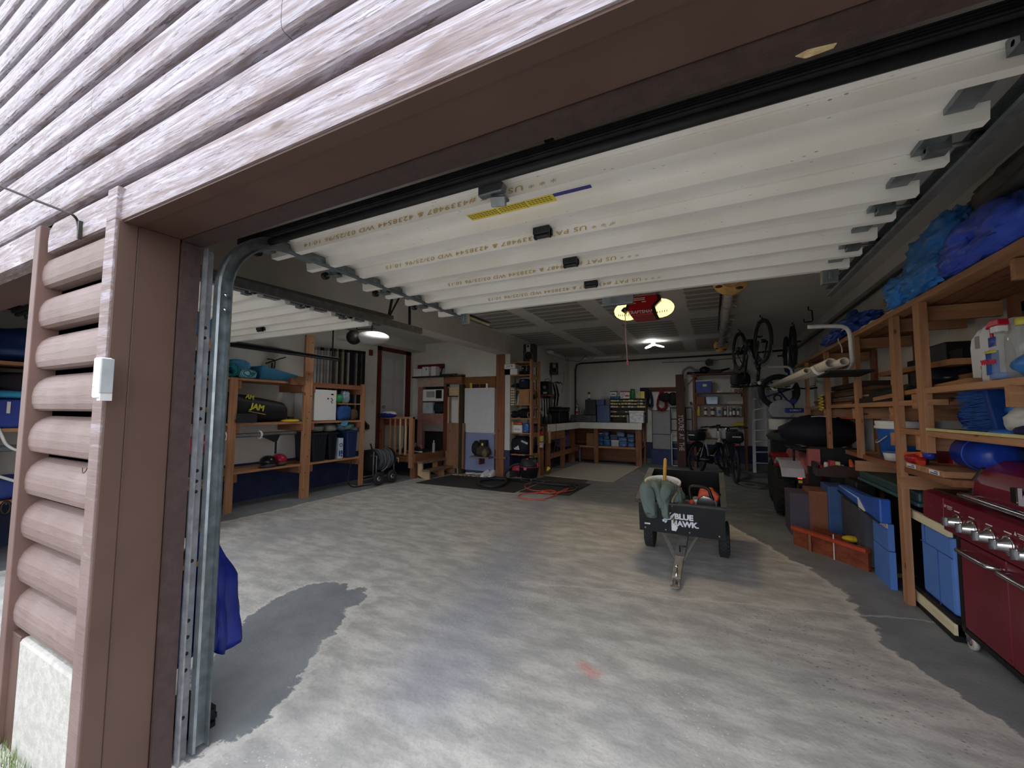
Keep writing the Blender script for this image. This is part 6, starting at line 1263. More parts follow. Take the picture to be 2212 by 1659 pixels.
rl = q3(842, 940, 912, 1800); build('side_panel', box(rl[0], rl[1], YW, 7.03, .47, rl[3]), PINK, t)
rp = q3(912, 1335, 1222, 1500); build('pink_panel', box(rp[0], rp[1], YW+.01, YW+.03, rp[2], rp[3]), PINK, t); rg_ = q3(912, 1500, 1222, 1600); build('grey_panel', box(rg_[0], rg_[1], YW+.015, YW+.03, rg_[2], rg_[3]), mk((128, 118, 112), .7), t)
build('back_panel', box(rl[1], rb[0], 7.0, 7.03, .47, ra[3]), BLACK, t)
rw = q3(1228, 935, 1280, 1800); build('upright', box(rw[0], rw[1], YW, 7.0, .47, rw[3]), REDW, t)
for a, c in ((1282, 1300), (1440, 1460)): rr_ = q3(a, 935, c, 1700); build('upright', box(rr_[0], rr_[1], YW+.02, YW+.06, 0 if a > 1300 else .47, rr_[3]), WDP, t)
rs = q3(1460, 900, 1510, 1700); build('upright', box(rs[0], rs[1], YW, 7.0, 0, rs[3]), wood('dark_olive', (52, 44, 30), (66, 56, 40))[2], t)
rc_ = q3(1285, 950, 1440, 1070); build('drawer_front', box(rc_[0], rc_[1], YW+.02, YW+.1, rc_[2], rc_[3]), WDP, t); build('shelf_board', box(rc_[0], rc_[1], YW+.0, 7.0, rc_[2]-.02, rc_[2]), DARKST, t)
rd = q3(1260, 1478, 1530, 1780); build('lower_panel', box(rd[0], rd[1], YW+.01, YW+.05, .12, rd[3]), wood('tan_board', (132, 96, 70), (150, 112, 86))[2], t)
rm = q3(915, 975, 1222, 1150, YW); wv_ = T('window_unit', 'white boxy appliance with a grey front in the tall cabinet', 'appliance', ((rm[0]+rm[1])/2, 6.75, rm[2])); build('case', box(rm[0]+.002, rm[1]-.002, YW+.01, 6.995, rm[2], rm[3]), WHITEP, wv_, bevel=.006); rn = q3(975, 1005, 1095, 1095); build('screen', box(rn[0], rn[1], YW, YW+.012, rn[2], rn[3]), mk((150, 156, 156), .4), wv_); ro = q3(1115, 985, 1200, 1110); build('dark_panel', box(ro[0], ro[1], YW, YW+.012, ro[2], ro[3]), BLACK, wv_)
build('shelf_board', box(rm[0], rm[1], YW, 7.0, rm[2]-.025, rm[2]-.002), REDW, t)
rf = q3(910, 1170, 1060, 1330); one('pale_carton', box(rf[0], rf[1], YW+.02, YW+.09, rp[3]+.003, rf[3]), mk((176, 186, 194), .6), 'pale blue-grey carton on the pink panel of the tall cabinet', 'carton'); rf = q3(1062, 1180, 1210, 1325); soft('dark_bundle', 0, 1, 0, 1, 0, 1, BLACKM, 'dark bundle beside the pale carton in the tall cabinet', 'bundle', 6) if False else one('dark_bundle', MB().blob(((rf[0]+rf[1])/2, YW+.06, (rp[3]+rf[3])/2+.01), ((rf[1]-rf[0])/2, .035, (rf[3]-rp[3])/2), 6, .1, 1.5, 22, sq=.7), mk((24, 32, 32), .8), 'dark bundle beside the pale carton in the tall cabinet', 'bundle')
# red bracket shelf with white boxes
r = q3(770, 590, 1165, 800, 6.86)
t = T('wall_bracket_shelf', 'red-brown wall shelf with a dark base holding white boxes above the tall cabinet', 'shelf', ((r[0]+r[1])/2, 6.95, r[2])); build('base_board', box(r[0], r[1]+.30, 6.84, 7.045, r[2]-.0, r[2]+.03), DARKST, t); build('back_rail', box(r[0], r[1], 7.02, 7.045, r[3]-.10, r[3]), mk((110, 28, 30), .6), t); build('end_arm', MB().tube([(r[1], 7.03, r[3]-.02), (r[1]+.03, 6.95, r[3]-.05), (r[1]+.02, 6.88, r[2]+.03)], .02, 8), DARKST, t)
for a, c, top, lab in ((785, 905, 670, 'largest white box beside the door casing'), (912, 1010, 640, 'middle white box with a dark spot'), (1045, 1112, 632, 'narrow white box by the curved arm')):
    rr_ = q3(a, top, c, 770, 6.87); bx2 = T('white_box', lab+' on the red-brown wall shelf', 'box', ((rr_[0]+rr_[1])/2, 6.93, r[2]+.031)); build('carton', box(rr_[0], rr_[1], 6.87, 7.01, r[2]+.031, rr_[3]), WHITEP, bx2)
    if a == 912: build('spot', MB().ell(((rr_[0]*.4+rr_[1]*.6), 6.868, rr_[3]-.05), (.012, .004, .025), 8), BLACK, bx2)
rr_ = q3(1160, 718, 1405, 750, 6.84); one('green_folder', box(rr_[0]+.02, rr_[1], 6.86, 7.02, r[2]+.031, r[2]+.06), mk((36, 52, 50), .6), 'dark green folder lying on the end of the red-brown wall shelf', 'folder')
# board with slots and panels right of the cabinet
YP = 7.0
rr_ = q3(1522, 785, 2000, 960, YP); t = T('slotted_board', 'brown board with dark slots on the left bay back wall beside the thick post', 'board', ((rr_[0]+rr_[1])/2, 7.03, rr_[2])); TB = wood('slot_board', (118, 78, 44), (136, 94, 58))
build('board', box(rr_[0], -3.86, 7.02, 7.045, rr_[2], rr_[3]), TB, t)
for a, c in ((1655, 1755), (1772, 1855)): s_ = q3(a, 898, c, 965, YP); build('slot', box(s_[0], s_[1], 7.012, 7.02, s_[2], s_[3]), mk((44, 24, 16), .7), t)
s_ = q3(1620, 880, 1650, 970, YP); build('tag', box(s_[0], s_[1], 7.014, 7.02, s_[2], s_[3]), YEL, t); s_ = q3(1858, 885, 1885, 960, YP); build('tag', box(s_[0], s_[1], 7.014, 7.02, s_[2], s_[3]), OFFW, t)
rr_ = q3(1515, 955, 1990, 1470, YP); one('white_sheet', box(rr_[0], -3.86, 6.985, 7.005, .86, rr_[3]), mk((206, 208, 212), .5, 0, .03), 'large white sheet panel on the wall beside the thick post', 'panel'); one('blue_grey_sheet', box(rr_[0]+.02, -3.86, 6.985, 7.01, .10, .84), mk((134, 142, 178), .6, 0, .06), 'blue-grey sheet panel below the white sheet by the shoes', 'panel')
t = T('wall_ledge', 'small grey wooden ledge below the heap of green bags by the thick post', 'ledge', (-4.05, 6.9, .40)); build('board', box(-4.3, -3.87, 6.78, 6.98, .375, .40), mk((122, 112, 112), .7), t); build('bracket', box(-4.1, -4.07, 6.8, 6.98, .25, .375), mk((96, 56, 52), .7), t)
c0 = at(1046, 975, y=6.86); t = T('duffel_heap', 'olive and black duffel bags heaped on the ledge by the thick post', 'bag', (c0.x, 6.88, .401)); build('body', MB().blob((-4.06, 6.88, .50), (.17, .10, .10), 6, .25, 1.8, 26), mk((66, 62, 48), .8, 0, .3), t); build('sleeve', MB().blob((-4.20, 6.86, .56), (.09, .07, .13), 8, .2, 1.8, 20), BLACKM, t); build('pocket', MB().blob((-3.97, 6.82, .47), (.06, .06, .08), 9, .2, 1.8, 18), mk((110, 98, 76), .8), t)
t = T('dark_case', 'black case with a bright yellow label above the duffel bags', 'case', (-4.04, 6.9, .6)); build('case', box(-4.12, -3.98, 6.86, 6.96, .585, .72), BLACK, t); build('label_plate', box(-4.075, -4.035, 6.855, 6.86, .61, .66), mk((226, 220, 90), .4), t)
# things standing on the landing
for i, (px, c, h, lab) in enumerate(((898, (160, 82, 100), .17, 'pink bottle standing by the railing end of the landing'), (910, (150, 78, 96), .13, 'shorter pink bottle on the landing'), (937, (150, 156, 150), .24, 'slim clear bottle on the landing'))):
    q = at(px, 960, y=6.45); bottle(max(q.x, -5.85+.2*i), 6.45, .469, .028, h, mk(c, .4), OFFW, lab)
for i, px in enumerate((915, 936)): shoe(-5.45+.2*i, 6.4, .469, -.4, mk((30, 30, 40), .8), OFFW, ('dark shoe with a white sole on the landing', 'second dark shoe on the landing nearest the steps')[i], .9)
rr_ = q3(715, 1200, 815, 1460, 6.9); one('black_speaker_box', box(XL+.02, -5.75, 6.75, 6.98, .469, 1.1), BLACK, 'tall black box standing in the landing corner beside the casing', 'box')
# ================================================================== right-hand rack and everything on and under it
XP = 1.2
t = T('storage_rack', 'long two-level wooden storage rack along the right wall', 'shelving', (1.4, 5, 0))
def post(y, z0, z1, w_=.09): build('upright', box(XP-.04, XP, y-w_/2, y+w_/2, z0, z1), WD, t, bevel=.002)
post(3.36, 1.06, 1.985); post(3.76, 0, 1.985, .075); post(4.62, .9, 1.985, .075); post(5.68, .9, 1.985, .075); post(6.75, 1.1, 1.985, .075)
for y in (3.36, 4.62, 5.68, 6.75): build('rear_upright', box(XR-.045, XR-.005, y-.04, y+.04, 0 if y > 5 else .9, 2.5 if y < 3.5 else 1.985), WDD, t)
for y in (2.5, 3.42, 3.80, 4.66, 5.72, 6.79): build('top_bearer', box(XP-.005, XR-.05, y, y+.036, 1.885, 1.975), WD, t); 
for y, z in ((2.5, 1.35), (3.42, 1.35), (3.80, 1.27), (4.66, 1.27), (5.72, 1.27), (6.79, 1.27), (3.40, 1.09), (3.80, 1.09), (3.72, .80), (4.66, .80)):
    build('cross_bearer', box(XP-.05, XR-.05, y, y+.036, z-.02, z+.07), WD, t)
build('top_board', box(XP-.043, XP+.05, 1.6, 7.45, 1.985, 2.022), WD, t)
for i, x in enumerate((1.27, 1.38, 1.49)): build('top_board', box(x, x+.085, 1.6, 7.45, 1.985, 2.02), WDD, t)
def deck(z, y0, y1, nm='shelf_board'):
    for i in range(4): x = XP-.034+.102*i; build(nm, box(x, x+.098, y0, y1, z-.035, z), WD if i == 0 else WDD, t, bevel=.002)
deck(1.455, 1.7, 3.44); deck(1.385, 3.3, 6.9); deck(1.195, 1.7, 3.80)
one('pale_batten', box(XP-.046, XP-.02, 1.9, 3.3, 1.197, 1.212), mk((206, 192, 134), .5), 'thin pale yellow batten along the edge of the brush shelf', 'batten')
for i, x in enumerate((1.18, 1.29, 1.40, 1.50)): 
    b = one('lumber_board', box(x, x+.088, 3.10+.02*(i % 2), 5.1-.1*(i % 3), .895, .933), WD if i else WDD, ('front board', 'second board', 'third board', 'rearmost board')[i]+' of the flat lumber stack on the lowest bearers', 'board')
gs = MB()
for y0, y1 in ((3.48, 3.62), (3.20, 3.29)): gs.box(1.178, 1.1795, y0, y1, .903, .926)
# lumber offcuts showing their stickered ends toward the door
for i, (y0, y1, st_) in enumerate(((3.46, 3.66, 1), (3.36, 3.45, 0), (3.16, 3.35, 1))):
    o = T('lumber_offcut', ('stickered board end nearest the floor post', 'short plain board end between two stickered ends', 'stickered board end beside the grill lid')[i], 'board', (1.3, (y0+y1)/2, .935)); build('board', box(1.165, 1.5, y0, y1, .935, .972), WD, o, bevel=.003)
    if st_: build('label_plate', box(1.1635, 1.165, y0+.04, y1-.03, .942, .966), WHITEP, o); build('print', MB().box(1.1625, 1.1635, y0+.055, y1-.045, .945, .951).box(1.1625, 1.1635, y0+.055, (y0+y1)/2, .956, .961), mk((60, 70, 130), .5), o)
ZL = .973
# ---- tarps and long things on the top
TB1 = mk((58, 134, 214), .34, 0, .14, 6, .6, 22, name='tarp_blue'); TB2 = mk((62, 92, 208), .34, 0, .15, 6, .6, 22, name='tarp_royal'); TG = mk((74, 74, 73), .5, 0, .25, 6, .5, 22); TB3 = mk((34, 74, 160), .36, 0, .2, 7, .6, 22)
zt = 2.024
def tarp(name, parts, label, mats):
    o = T(name, label, 'tarp', parts[0][0])
    for i, (c, r, sd, amp, fq, mt, fd) in enumerate(parts): build(('bundle', 'fold', 'fold', 'fold', 'fold', 'fold', 'fold')[i], MB().blob(c, r, sd, amp, fq, 46, flat=-.92, fold=fd), mats[mt], o)
    return o
tarp('blue_tarp', [((1.32, 3.20, 2.23), (.19, .36, .20), 2, .32, 2.2, 0, (1, .5, 1)), ((1.20, 3.55, 2.12), (.10, .18, .10), 5, .45, 2.2, 0, None), ((1.19, 3.22, 2.125), (.09, .30, .10), 8, .40, 2.4, 0, (1, .5, 2)), ((1.22, 3.02, 2.30), (.10, .20, .10), 11, .4, 2.2, 0, (2, .6, 1))], 'large crumpled bright blue tarp on top of the right rack', [TB1])
tarp('royal_blue_tarp', [((1.24, 2.62, 2.14), (.15, .36, .12), 3, .3, 2.2, 0, (2, .5, 1)), ((1.16, 2.78, 2.095), (.06, .20, .07), 6, .35, 2.4, 0, None)], 'royal blue tarp spilling over the near edge of the right rack', [TB2])
tarp('grey_tarp', [((1.36, 2.52, 2.34), (.17, .48, .13), 4, .32, 2.0, 0, (2, .5, 1)), ((1.30, 2.85, 2.27), (.08, .14, .08), 9, .3, 2.4, 0, None)], 'dark grey tarp lying on the blue tarps on the right rack', [TG])
tarp('dark_blue_tarp', [((1.27, 5.05, 2.122), (.13, .62, .10), 7, .38, 2.4, 0, (1, 2.2, 1)), ((1.33, 5.25, 2.23), (.06, .16, .11), 13, .3, 2.0, 0, None), ((1.14, 5.2, 2.07), (.05, .34, .05), 15, .5, 3, 0, None)], 'dark blue tarp in a long heap on the far part of the right rack', [TB3])
one('rolled_tarp_end', MB().blob((1.40, 4.10, 2.32), (.05, .12, .06), 17, .3, 2, 24), TB3, 'small knot of dark blue tarp behind the tan plank', 'tarp')
one('tan_plank', MB().beam((1.36, 4.25, 2.20), (1.33, 3.0, 2.16), .17, .06), mk((150, 116, 74), .7, 0, .1), 'tan plank lying on top of the right rack behind the bright blue tarp', 'plank')
one('dark_tube', MB().cyl((1.30, 4.75, 2.08), (1.29, 3.0, 2.09), .035), BLACKM, 'black tube lying along the top of the right rack under the tan plank', 'tube')
def ws(u, v): return V((XP-.035+.09*v+.015*noise.noise(V((u*9, v*3, 2))), 4.75-1.3*u, zt+.004+.05*v+.02*noise.noise(V((u*14, v*4, 5)))))
o = one('white_sheet', MB().grid(ws, 30, 6), mk((214, 206, 204), .5), 'white plastic sheet along the front edge of the rack top', 'sheet'); q = o.modifiers.new('s', 'SOLIDIFY'); q.thickness = .006
one('white_string', MB().tube(smooth([at(1822, 712, x=1.13), at(1812, 720, x=1.13), at(1811, 735, x=1.13), at(1818, 750, x=1.13), at(1819, 762, x=1.13)]), .006, 6), OFFW, 'white cord dangling from the rack top beside the white hanger', 'cord')
one('thin_rods', MB().cyl((1.3, 7.45, 2.036), (1.24, 5.8, 2.036), .012).cyl((1.36, 7.4, 2.038), (1.33, 6.0, 2.038), .014), BLACK, 'dark thin rods on the far end of the right rack top', 'rods')
# pipe hangers and pipes
XH = XP-.10; E1, E2 = at(1795, 784, y=4.22), at(1824, 776, y=4.05); F1 = at(1690, 823, y=7.55); ZP = E1.z-.045
for i, y in enumerate((4.45, 7.35)):
    h = T('pipe_hanger', ('nearer white tubular hanger holding the cream pipes', 'farther white tubular hanger near the hanging bicycles')[i], 'hanger', (XH, y, 1.65))
    z1 = 2.07 if i == 0 else 2.0
    build('arm', MB().tube(smooth([(XH-.30, y, z1+.01), (XH-.1, y, z1), (XH-.03, y, z1-.02), (XH, y, z1-.08), (XH+.005, y, 1.85), (XH+.01, y, ZP+.05)], 5), .018, 8), WHITEP, h)
    build('cradle', MB().tube(smooth([(XH+.01, y, ZP+.06), (XH-.03, y, ZP), (XH-.18, y, ZP-.022), (E1.x-.05, y, ZP-.022), (E1.x-.09, y, ZP+.04)], 5), .016, 8), WHITEP, h); build('sleeve', MB().tube([(XH-.03, y, ZP-.02), (E1.x+.0, y, ZP-.022)], .021, 8), BLACK, h)
for i, (x, r_, y0, y1, lab) in enumerate(((E1.x, .042, 4.22, 7.55, 'middle cream plastic pipe, with the largest open end'), (E2.x, .034, 4.05, 7.6, 'cream plastic pipe nearest the rack posts'), (E1.x-.075, .03, 4.75, 7.5, 'outermost cream plastic pipe'))):
    m = MB().lathe([(r_*.82, .5), (r_*.82, 0), (r_, 0), (r_, y1-y0)], (x, y0, ZP+r_+.002), 'y', 24)
    p = one('plastic_pipe', m, PVC, lab+' on the white hangers', 'pipe', 'pipes on the hangers')
one('black_flap', MB().prism([(4.02, ZP-.05), (4.42, ZP-.065), (4.42, ZP-.05), (4.02, ZP-.035)], 'x', E1.x-.06, XP-.06), BLACKM, 'black sheet lying under the open ends of the cream pipes', 'sheet')
# ---- upper level contents
for i, (x0, y0, y1, z0, z1, c, lab) in enumerate(((1.25, 4.75, 6.7, 1.387, 1.415, (150, 108, 70), 'pale plank at the bottom of the far plank pile'), (1.22, 4.7, 6.6, 1.418, 1.45, (110, 80, 58), 'brown plank second in the far plank pile'), (1.28, 4.72, 6.7, 1.453, 1.47, (196, 192, 186), 'white strip in the far plank pile'), (1.24, 4.8, 6.5, 1.473, 1.51, (96, 72, 56), 'dark plank above the white strip'), (1.30, 4.75, 6.2, 1.513, 1.55, (126, 92, 64), 'brown plank near the top of the far pile'), (1.26, 4.8, 5.9, 1.553, 1.60, (70, 54, 46), 'dark weathered plank on top of the far pile'))):
    one('plank', MB().box(x0, x0+.2, y0, y1, z0, z1), wood('pl%d' % i, tuple(int(v*.9) for v in c), c, knots=False), lab, 'plank')
for i, (a, b, w_, h, c, lab) in enumerate((((1.24, 4.55, 1.40), (1.28, 3.0, 1.405+.07), .11, .03, (176, 128, 86), 'light plank sloping up behind the two front posts'), ((1.34, 4.5, 1.63), (1.30, 3.2, 1.60), .10, .035, (168, 118, 78), 'upper plank resting behind the front posts'), ((1.40, 4.3, 1.50), (1.42, 3.1, 1.52), .12, .04, (150, 106, 70), 'third plank deeper on the middle shelf'))):
    one('loose_plank', MB().beam(a, b, w_, h), wood('lp%d' % i, tuple(int(v*.9) for v in c), c), lab, 'plank')
one('dark_roll', MB().cyl((1.30, 4.58, 1.45), (1.31, 3.86, 1.455), .058), mk((60, 62, 54), .8), 'dark olive rolled mat on the middle shelf between the posts', 'roll')
one('black_sack', MB().blob((1.36, 3.60, 1.525), (.14, .18, .085), 3, .25, 2, 26), mk((22, 26, 40), .35, 0, .3), 'shiny dark blue plastic sack on the middle shelf behind the front posts', 'sack')
one('black_board', MB().beam((1.19, 4.75, 1.40), (1.24, 3.9, 1.41), .05, .05), BLACK, 'black rounded bar end lying at the third post', 'bar')
c0, c1 = at(2000, 779, x=1.5), at(2045, 746, x=1.5)
wbx = T('printed_carton', 'small white carton with dark print behind the front post', 'carton', (1.5, (c0.y+c1.y)/2, c0.z)); build('carton', box(1.44, 1.57, c1.y, c0.y, c0.z, c1.z), WHITEP, wbx)
pm = MB()
for i in range(3): pm.box(1.438, 1.44, c1.y+.03+.028*i, c1.y+.045+.028*i, c0.z+.03, c1.z-.03)
build('print', pm.box(1.438, 1.44, c0.y-.09, c0.y-.04, c0.z+.02, c0.z+.05), mk((60, 60, 64), .6), wbx)
one('black_case', box(1.38, 1.57, c1.y-.28, c1.y-.02, 1.457, c1.z-.01), BLACK, 'black case behind the white jug on the near upper shelf', 'case', bevel=.01); one('dark_chest', box(1.40, 1.56, 3.46, 4.25, 1.387, c0.z-.002), BLACKM, 'long black box under the printed carton on the middle shelf', 'box')
# cleaner bottles on the near shelf
zs_ = 1.456
j = T('plastic_jug', 'tall white jug with a moulded handle at the end of the near shelf', 'jug', (1.33, 3.0, zs_))
pr = [(3.09, zs_), (2.93, zs_), (2.93, zs_+.27), (2.96, zs_+.295), (3.02, zs_+.29), (3.085, zs_+.25), (3.10, zs_+.20)]
build('body', MB().prism(pr, 'x', 1.28, 1.38), WHITEP, j, bevel=.015); build('handle_hollow', MB().box(1.274, 1.281, 2.97, 3.03, zs_+.19, zs_+.255), mk((150, 150, 148), .6), j, bevel=.004)
bl = build('label_plate', MB().prism([(2.985, zs_+.015), (2.955, zs_+.015), (2.955, zs_+.13), (2.975, zs_+.12)], 'x', 1.272, 1.281), mk((52, 100, 180), .4), j); build('label_stripe', box(1.270, 1.273, 2.958, 2.978, zs_+.075, zs_+.095), REDP, bl)
j2 = T('plastic_jug', 'broad white refill jug behind the clear spray bottle', 'jug', (1.33, 2.80, zs_)); build('body', MB().prism([(2.945, zs_), (2.66, zs_), (2.66, zs_+.27), (2.70, zs_+.295), (2.90, zs_+.295), (2.945, zs_+.26)], 'x', 1.25, 1.37), WHITEP, j2, bevel=.02)
sb = T('spray_bottle', 'clear spray bottle with a red and white trigger and a blue label', 'spray bottle', (1.215, 2.73, zs_))
CLR = glass('clear_plastic', (200, 206, 206), .28, .05); cx_, cy_ = 1.205, 2.66
build('body', MB().lathe([(.06, .002), (.062, .02), (.062, .12), (.045, .17), (.028, .205), (.022, .225)], (cx_, cy_, zs_), n=24, sx=.6), CLR, sb); build('liquid', MB().lathe([(.057, .004), (.059, .02), (.058, .032)], (cx_, cy_, zs_), n=20, sx=.58), mk((30, 110, 200), .2), sb)
nz = build('nozzle', MB().box(cx_-.02, cx_+.02, cy_-.02, cy_+.03, zs_+.222, zs_+.252), WHITEP, sb, bevel=.004); build('trigger', MB().prism([(cy_-.035, zs_+.252), (cy_+.05, zs_+.252), (cy_+.07, zs_+.245), (cy_+.065, zs_+.27), (cy_+.03, zs_+.283), (cy_-.03, zs_+.28)], 'x', cx_-.018, cx_+.018).beam((cx_, cy_+.06, zs_+.25), (cx_, cy_+.062, zs_+.205), .014, .012, up=(1,0,0)), mk((190, 22, 50), .3), nz, bevel=.004)
lb_ = build('label_plate', MB().grid(lambda u, v: (cx_-.0385*math.cos((u-.5)*1.7), cy_+.0635*math.sin((u-.5)*1.7)+.012, zs_+.025+.11*v), 8, 2), mk((44, 96, 180), .35), sb); lb_.modifiers.new('s', 'SOLIDIFY').thickness = .002
build('label_band', MB().grid(lambda u, v: (cx_-.041*math.cos((u-.5)*1.5), cy_+.064*math.sin((u-.5)*1.5)+.012, zs_+.125+.012*v), 8, 1), YEL, sb).modifiers.new('s', 'SOLIDIFY').thickness = .001
build('lettering', text_mb('Windex', frame_M((cx_-.0425, cy_+.008, zs_+.085), (0,-1,0), (0,.1,1)), .034, .003, bold=.0008), mk((210, 40, 60), .4), lb_)
build('upper_label', MB().grid(lambda u, v: (cx_-.030*math.cos((u-.5)*1.2), cy_+.040*math.sin((u-.5)*1.6)+.008, zs_+.155+.045*v), 6, 1), mk((70, 84, 160), .4), sb).modifiers.new('s', 'SOLIDIFY').thickness = .001
b3 = bottle(1.24, 2.58, zs_, .055, .27, glass('clear_ribbed', (190, 190, 184), .4), mk((206, 196, 80), .4), 'clear ribbed bottle with a yellow cap beside the spray bottle', band=None)
one('bag_on_shelf', MB().blob((1.2, 2.40, zs_+.05), (.05, .14, .05), 3, .2, 2, 20), TB1, 'blue wrapper lying at the near end of the cleaner shelf', 'wrapper')
ck_ = T('black_crate', 'black plastic crate lid with hand slots tilted above the cleaner jugs', 'crate', (1.45, 2.6, 1.80)); fr_ = MB(); fr_.box(1.42, 1.57, 2.2, 2.95, 1.80, 1.825); fr_.box(1.42, 1.44, 2.2, 2.95, 1.825, 1.87)
for y in (2.2, 2.42, 2.64, 2.92): fr_.box(1.42, 1.57, y, y+.035, 1.82, 1.868)
build('frame', fr_, BLACK, ck_); build('rail', box(1.55, 1.572, 2.2, 2.95, 1.7, 1.80), BLACK, ck_)
# ---- brush shelf
zb = 1.197
br = T('floor_brush', 'large blue bristle brush standing on the brush shelf', 'brush', (1.24, 2.88, zb)); mb_ = MB(); rg = random.Random(5)
for i in range(700):
    u, v = rg.random(), rg.random(); p0 = V((1.23+.10*v, 2.80+.06*u, zb+.02+.20*u+.01*rg.random())); mb_.beam(p0, p0+V((-.05-.02*rg.random(), .10+.05*rg.random(), -.015+.05*(rg.random()-.5))), .0028, .0028)
bs = build('bristles', mb_, mk((24, 66, 128), .6, 0, .3, 40), br); bs['kind'] = 'stuff'
build('block', MB().beam((1.28, 2.78, zb+.0), (1.28, 2.86, zb+.23), .12, .035, up=(0,1,0)), mk((26, 60, 128), .4), br, bevel=.006); build('socket', MB().cyl((1.28, 2.80, zb+.12), (1.27, 2.68, zb+.13), .022), mk((46, 120, 206), .4), br)
soft_r = lambda n, c, r, sd, mt, lab, cat, a=.15: one(n, MB().blob(c, r, sd, a, 1.7, 28, flat=-.97), mt, lab, cat)
soft_r('navy_duffel', (1.42, 3.24, zb+.085), (.12, .20, .085), 4, mk((24, 44, 120), .6, 0, .15), 'dark blue duffel bag lying behind the blue brush', 'bag'); soft_r('black_shoe_bag', (1.48, 3.22, zb+.19), (.07, .10, .035), 6, BLACK, 'small black pouch on the dark blue duffel bag', 'pouch')
soft_r('black_bag', (1.38, 2.46, zb+.135), (.13, .20, .075), 9, BLACKM, 'black bag on the white bag at the near end of the brush shelf', 'bag'); soft_r('white_bag', (1.28, 2.62, zb+.07), (.08, .11, .065), 12, mk((196, 194, 186), .6, 0, .1), 'crumpled white plastic bag on the brush shelf', 'bag', .25); soft_r('navy_cloth', (1.24, 2.45, zb+.03), (.08, .16, .03), 14, mk((20, 26, 70), .7), 'navy cloth under the black bag at the shelf edge', 'cloth'); one('blue_strip', MB().blob((1.21, 2.70, zb+.015), (.04, .06, .015), 3, .2, 2, 16), mk((40, 110, 190), .5), 'small bright blue scrap beside the brush', 'scrap')
# ---- lowest shelf contents
def bucket(x, y, z, r_, h, c, lidc, lab, hc=None):
    b = T('lidded_bucket', lab, 'bucket', (x, y, z)); build('body', MB().lathe([(r_*.86, 0), (r_, h*.8), (r_, h*.82)], (x, y, z), n=26), c, b); build('lid', MB().lathe([(r_*1.02, h*.78), (r_*1.08, h*.79), (r_*1.08, h*.86), (r_*1.02, h*.87), (r_*1.05, h*.93), (r_*1.05, h), (r_*.9, h)], (x, y, z), n=28), lidc, b)
    if hc: build('handle', MB().tube(smooth([(x, y+r_*1.03, z+h*.7), (x-r_*.85, y+r_*.5, z+h*.45), (x-r_*1.02, y-r_*.1, z+h*.4), (x-r_*.8, y-r_*.7, z+h*.6)]), .006, 6), hc, b)
    return b
bucket(1.40, 4.42, ZL-.038, .16, .30, mk((34, 92, 172), .4, 0, .1), WHITEP, 'blue bucket with a broad white lid behind the floor post', mk((170, 172, 174), .5))
bucket(1.26, 4.12, ZL-.038, .075, .075, OFFW, BLUEP, 'small white tub with a blue lid in front of the blue bucket')
gc = T('gas_can', 'dark red fuel can at the back of the lowest shelf', 'gas can', (1.46, 3.72, ZL-.038)); build('body', MB().box(1.38, 1.55, 3.62, 3.84, ZL-.038, ZL+.13), mk((132, 20, 30), .4), gc, bevel=.03); build('handle', MB().tube([(1.46, 3.66, ZL+.13), (1.46, 3.68, ZL+.17), (1.46, 3.78, ZL+.17), (1.46, 3.80, ZL+.13)], .012, 6), mk((120, 18, 28), .4), gc); build('spout', MB().cyl((1.42, 3.80, ZL+.12), (1.36, 3.86, ZL+.17), .016), BLACK, gc)
rb = T('red_basin', 'small dark red basin with white labels behind the floor post', 'basin', (1.30, 3.92, ZL-.038)); build('body', MB().lathe([(.07, 0), (.085, .05), (.08, .055)], (1.30, 3.93, ZL-.038), n=22), mk((120, 16, 40), .3), rb); build('lid', MB().lathe([(.088, .055), (.085, .075), (.03, .08)], (1.30, 3.93, ZL-.038), n=22), BLACK, rb); build('label_plate', MB().obox((1.27, 3.90, ZL+.043), (.05, .04, .004), (.1, 0, .3)), WHITEP, rb)
ty = T('toy_blaster', 'orange, blue and red plastic toy lying on the lumber', 'toy', (1.24, 3.62, ZL)); build('body', MB().beam((1.20, 3.80, ZL+.03), (1.22, 3.52, ZL+.06), .05, .04), mk((206, 92, 36), .4), ty, bevel=.008); build('barrel', MB().ell((1.24, 3.53, ZL+.06), (.035, .05, .035), 14), mk((40, 60, 160), .4), ty); build('grip', MB().blob((1.20, 3.60, ZL+.025), (.04, .10, .03), 5, .3, 2, 20), mk((170, 26, 40), .35), ty); build('stock', MB().beam((1.19, 3.56, ZL+.03), (1.185, 3.46, ZL+.012), .03, .03), mk((206, 66, 40), .4), ty)
bj = T('water_jug', 'big blue plastic water jug lying on the lumber beside the grill lid', 'jug', (1.38, 3.3, ZL)); build('body', MB().lathe([(.04, 0), (.088, .02), (.093, .10), (.093, .32), (.08, .36), (.03, .37)], (1.38, 3.08, ZL+.095), 'y', 28), mk((26, 62, 168), .3, 0, .12), bj); build('seam', MB().torus((1.38, 3.26, ZL+.095), .0935, .004, 'y', 30, 6), mk((44, 84, 190), .3), bj); build('cap', MB().cyl((1.38, 3.45, ZL+.095), (1.38, 3.48, ZL+.095), .03), BLACK, bj)
tl = T('green_tote', 'dark green plastic tote with a broad lid under the lumber', 'tote', (1.40, 4.2, .25)); DG = mk((46, 74, 76), .45, 0, .1)
build('lid', box(1.24, 1.58, 3.72, 4.95, .69, .76), DG, tl, bevel=.015); build('rim', box(1.23, 1.585, 3.70, 4.97, .665, .692), mk((58, 92, 96), .45), tl, bevel=.008); build('body', box(1.42, 1.575, 4.0, 4.9, .0, .665), BLACK, tl)
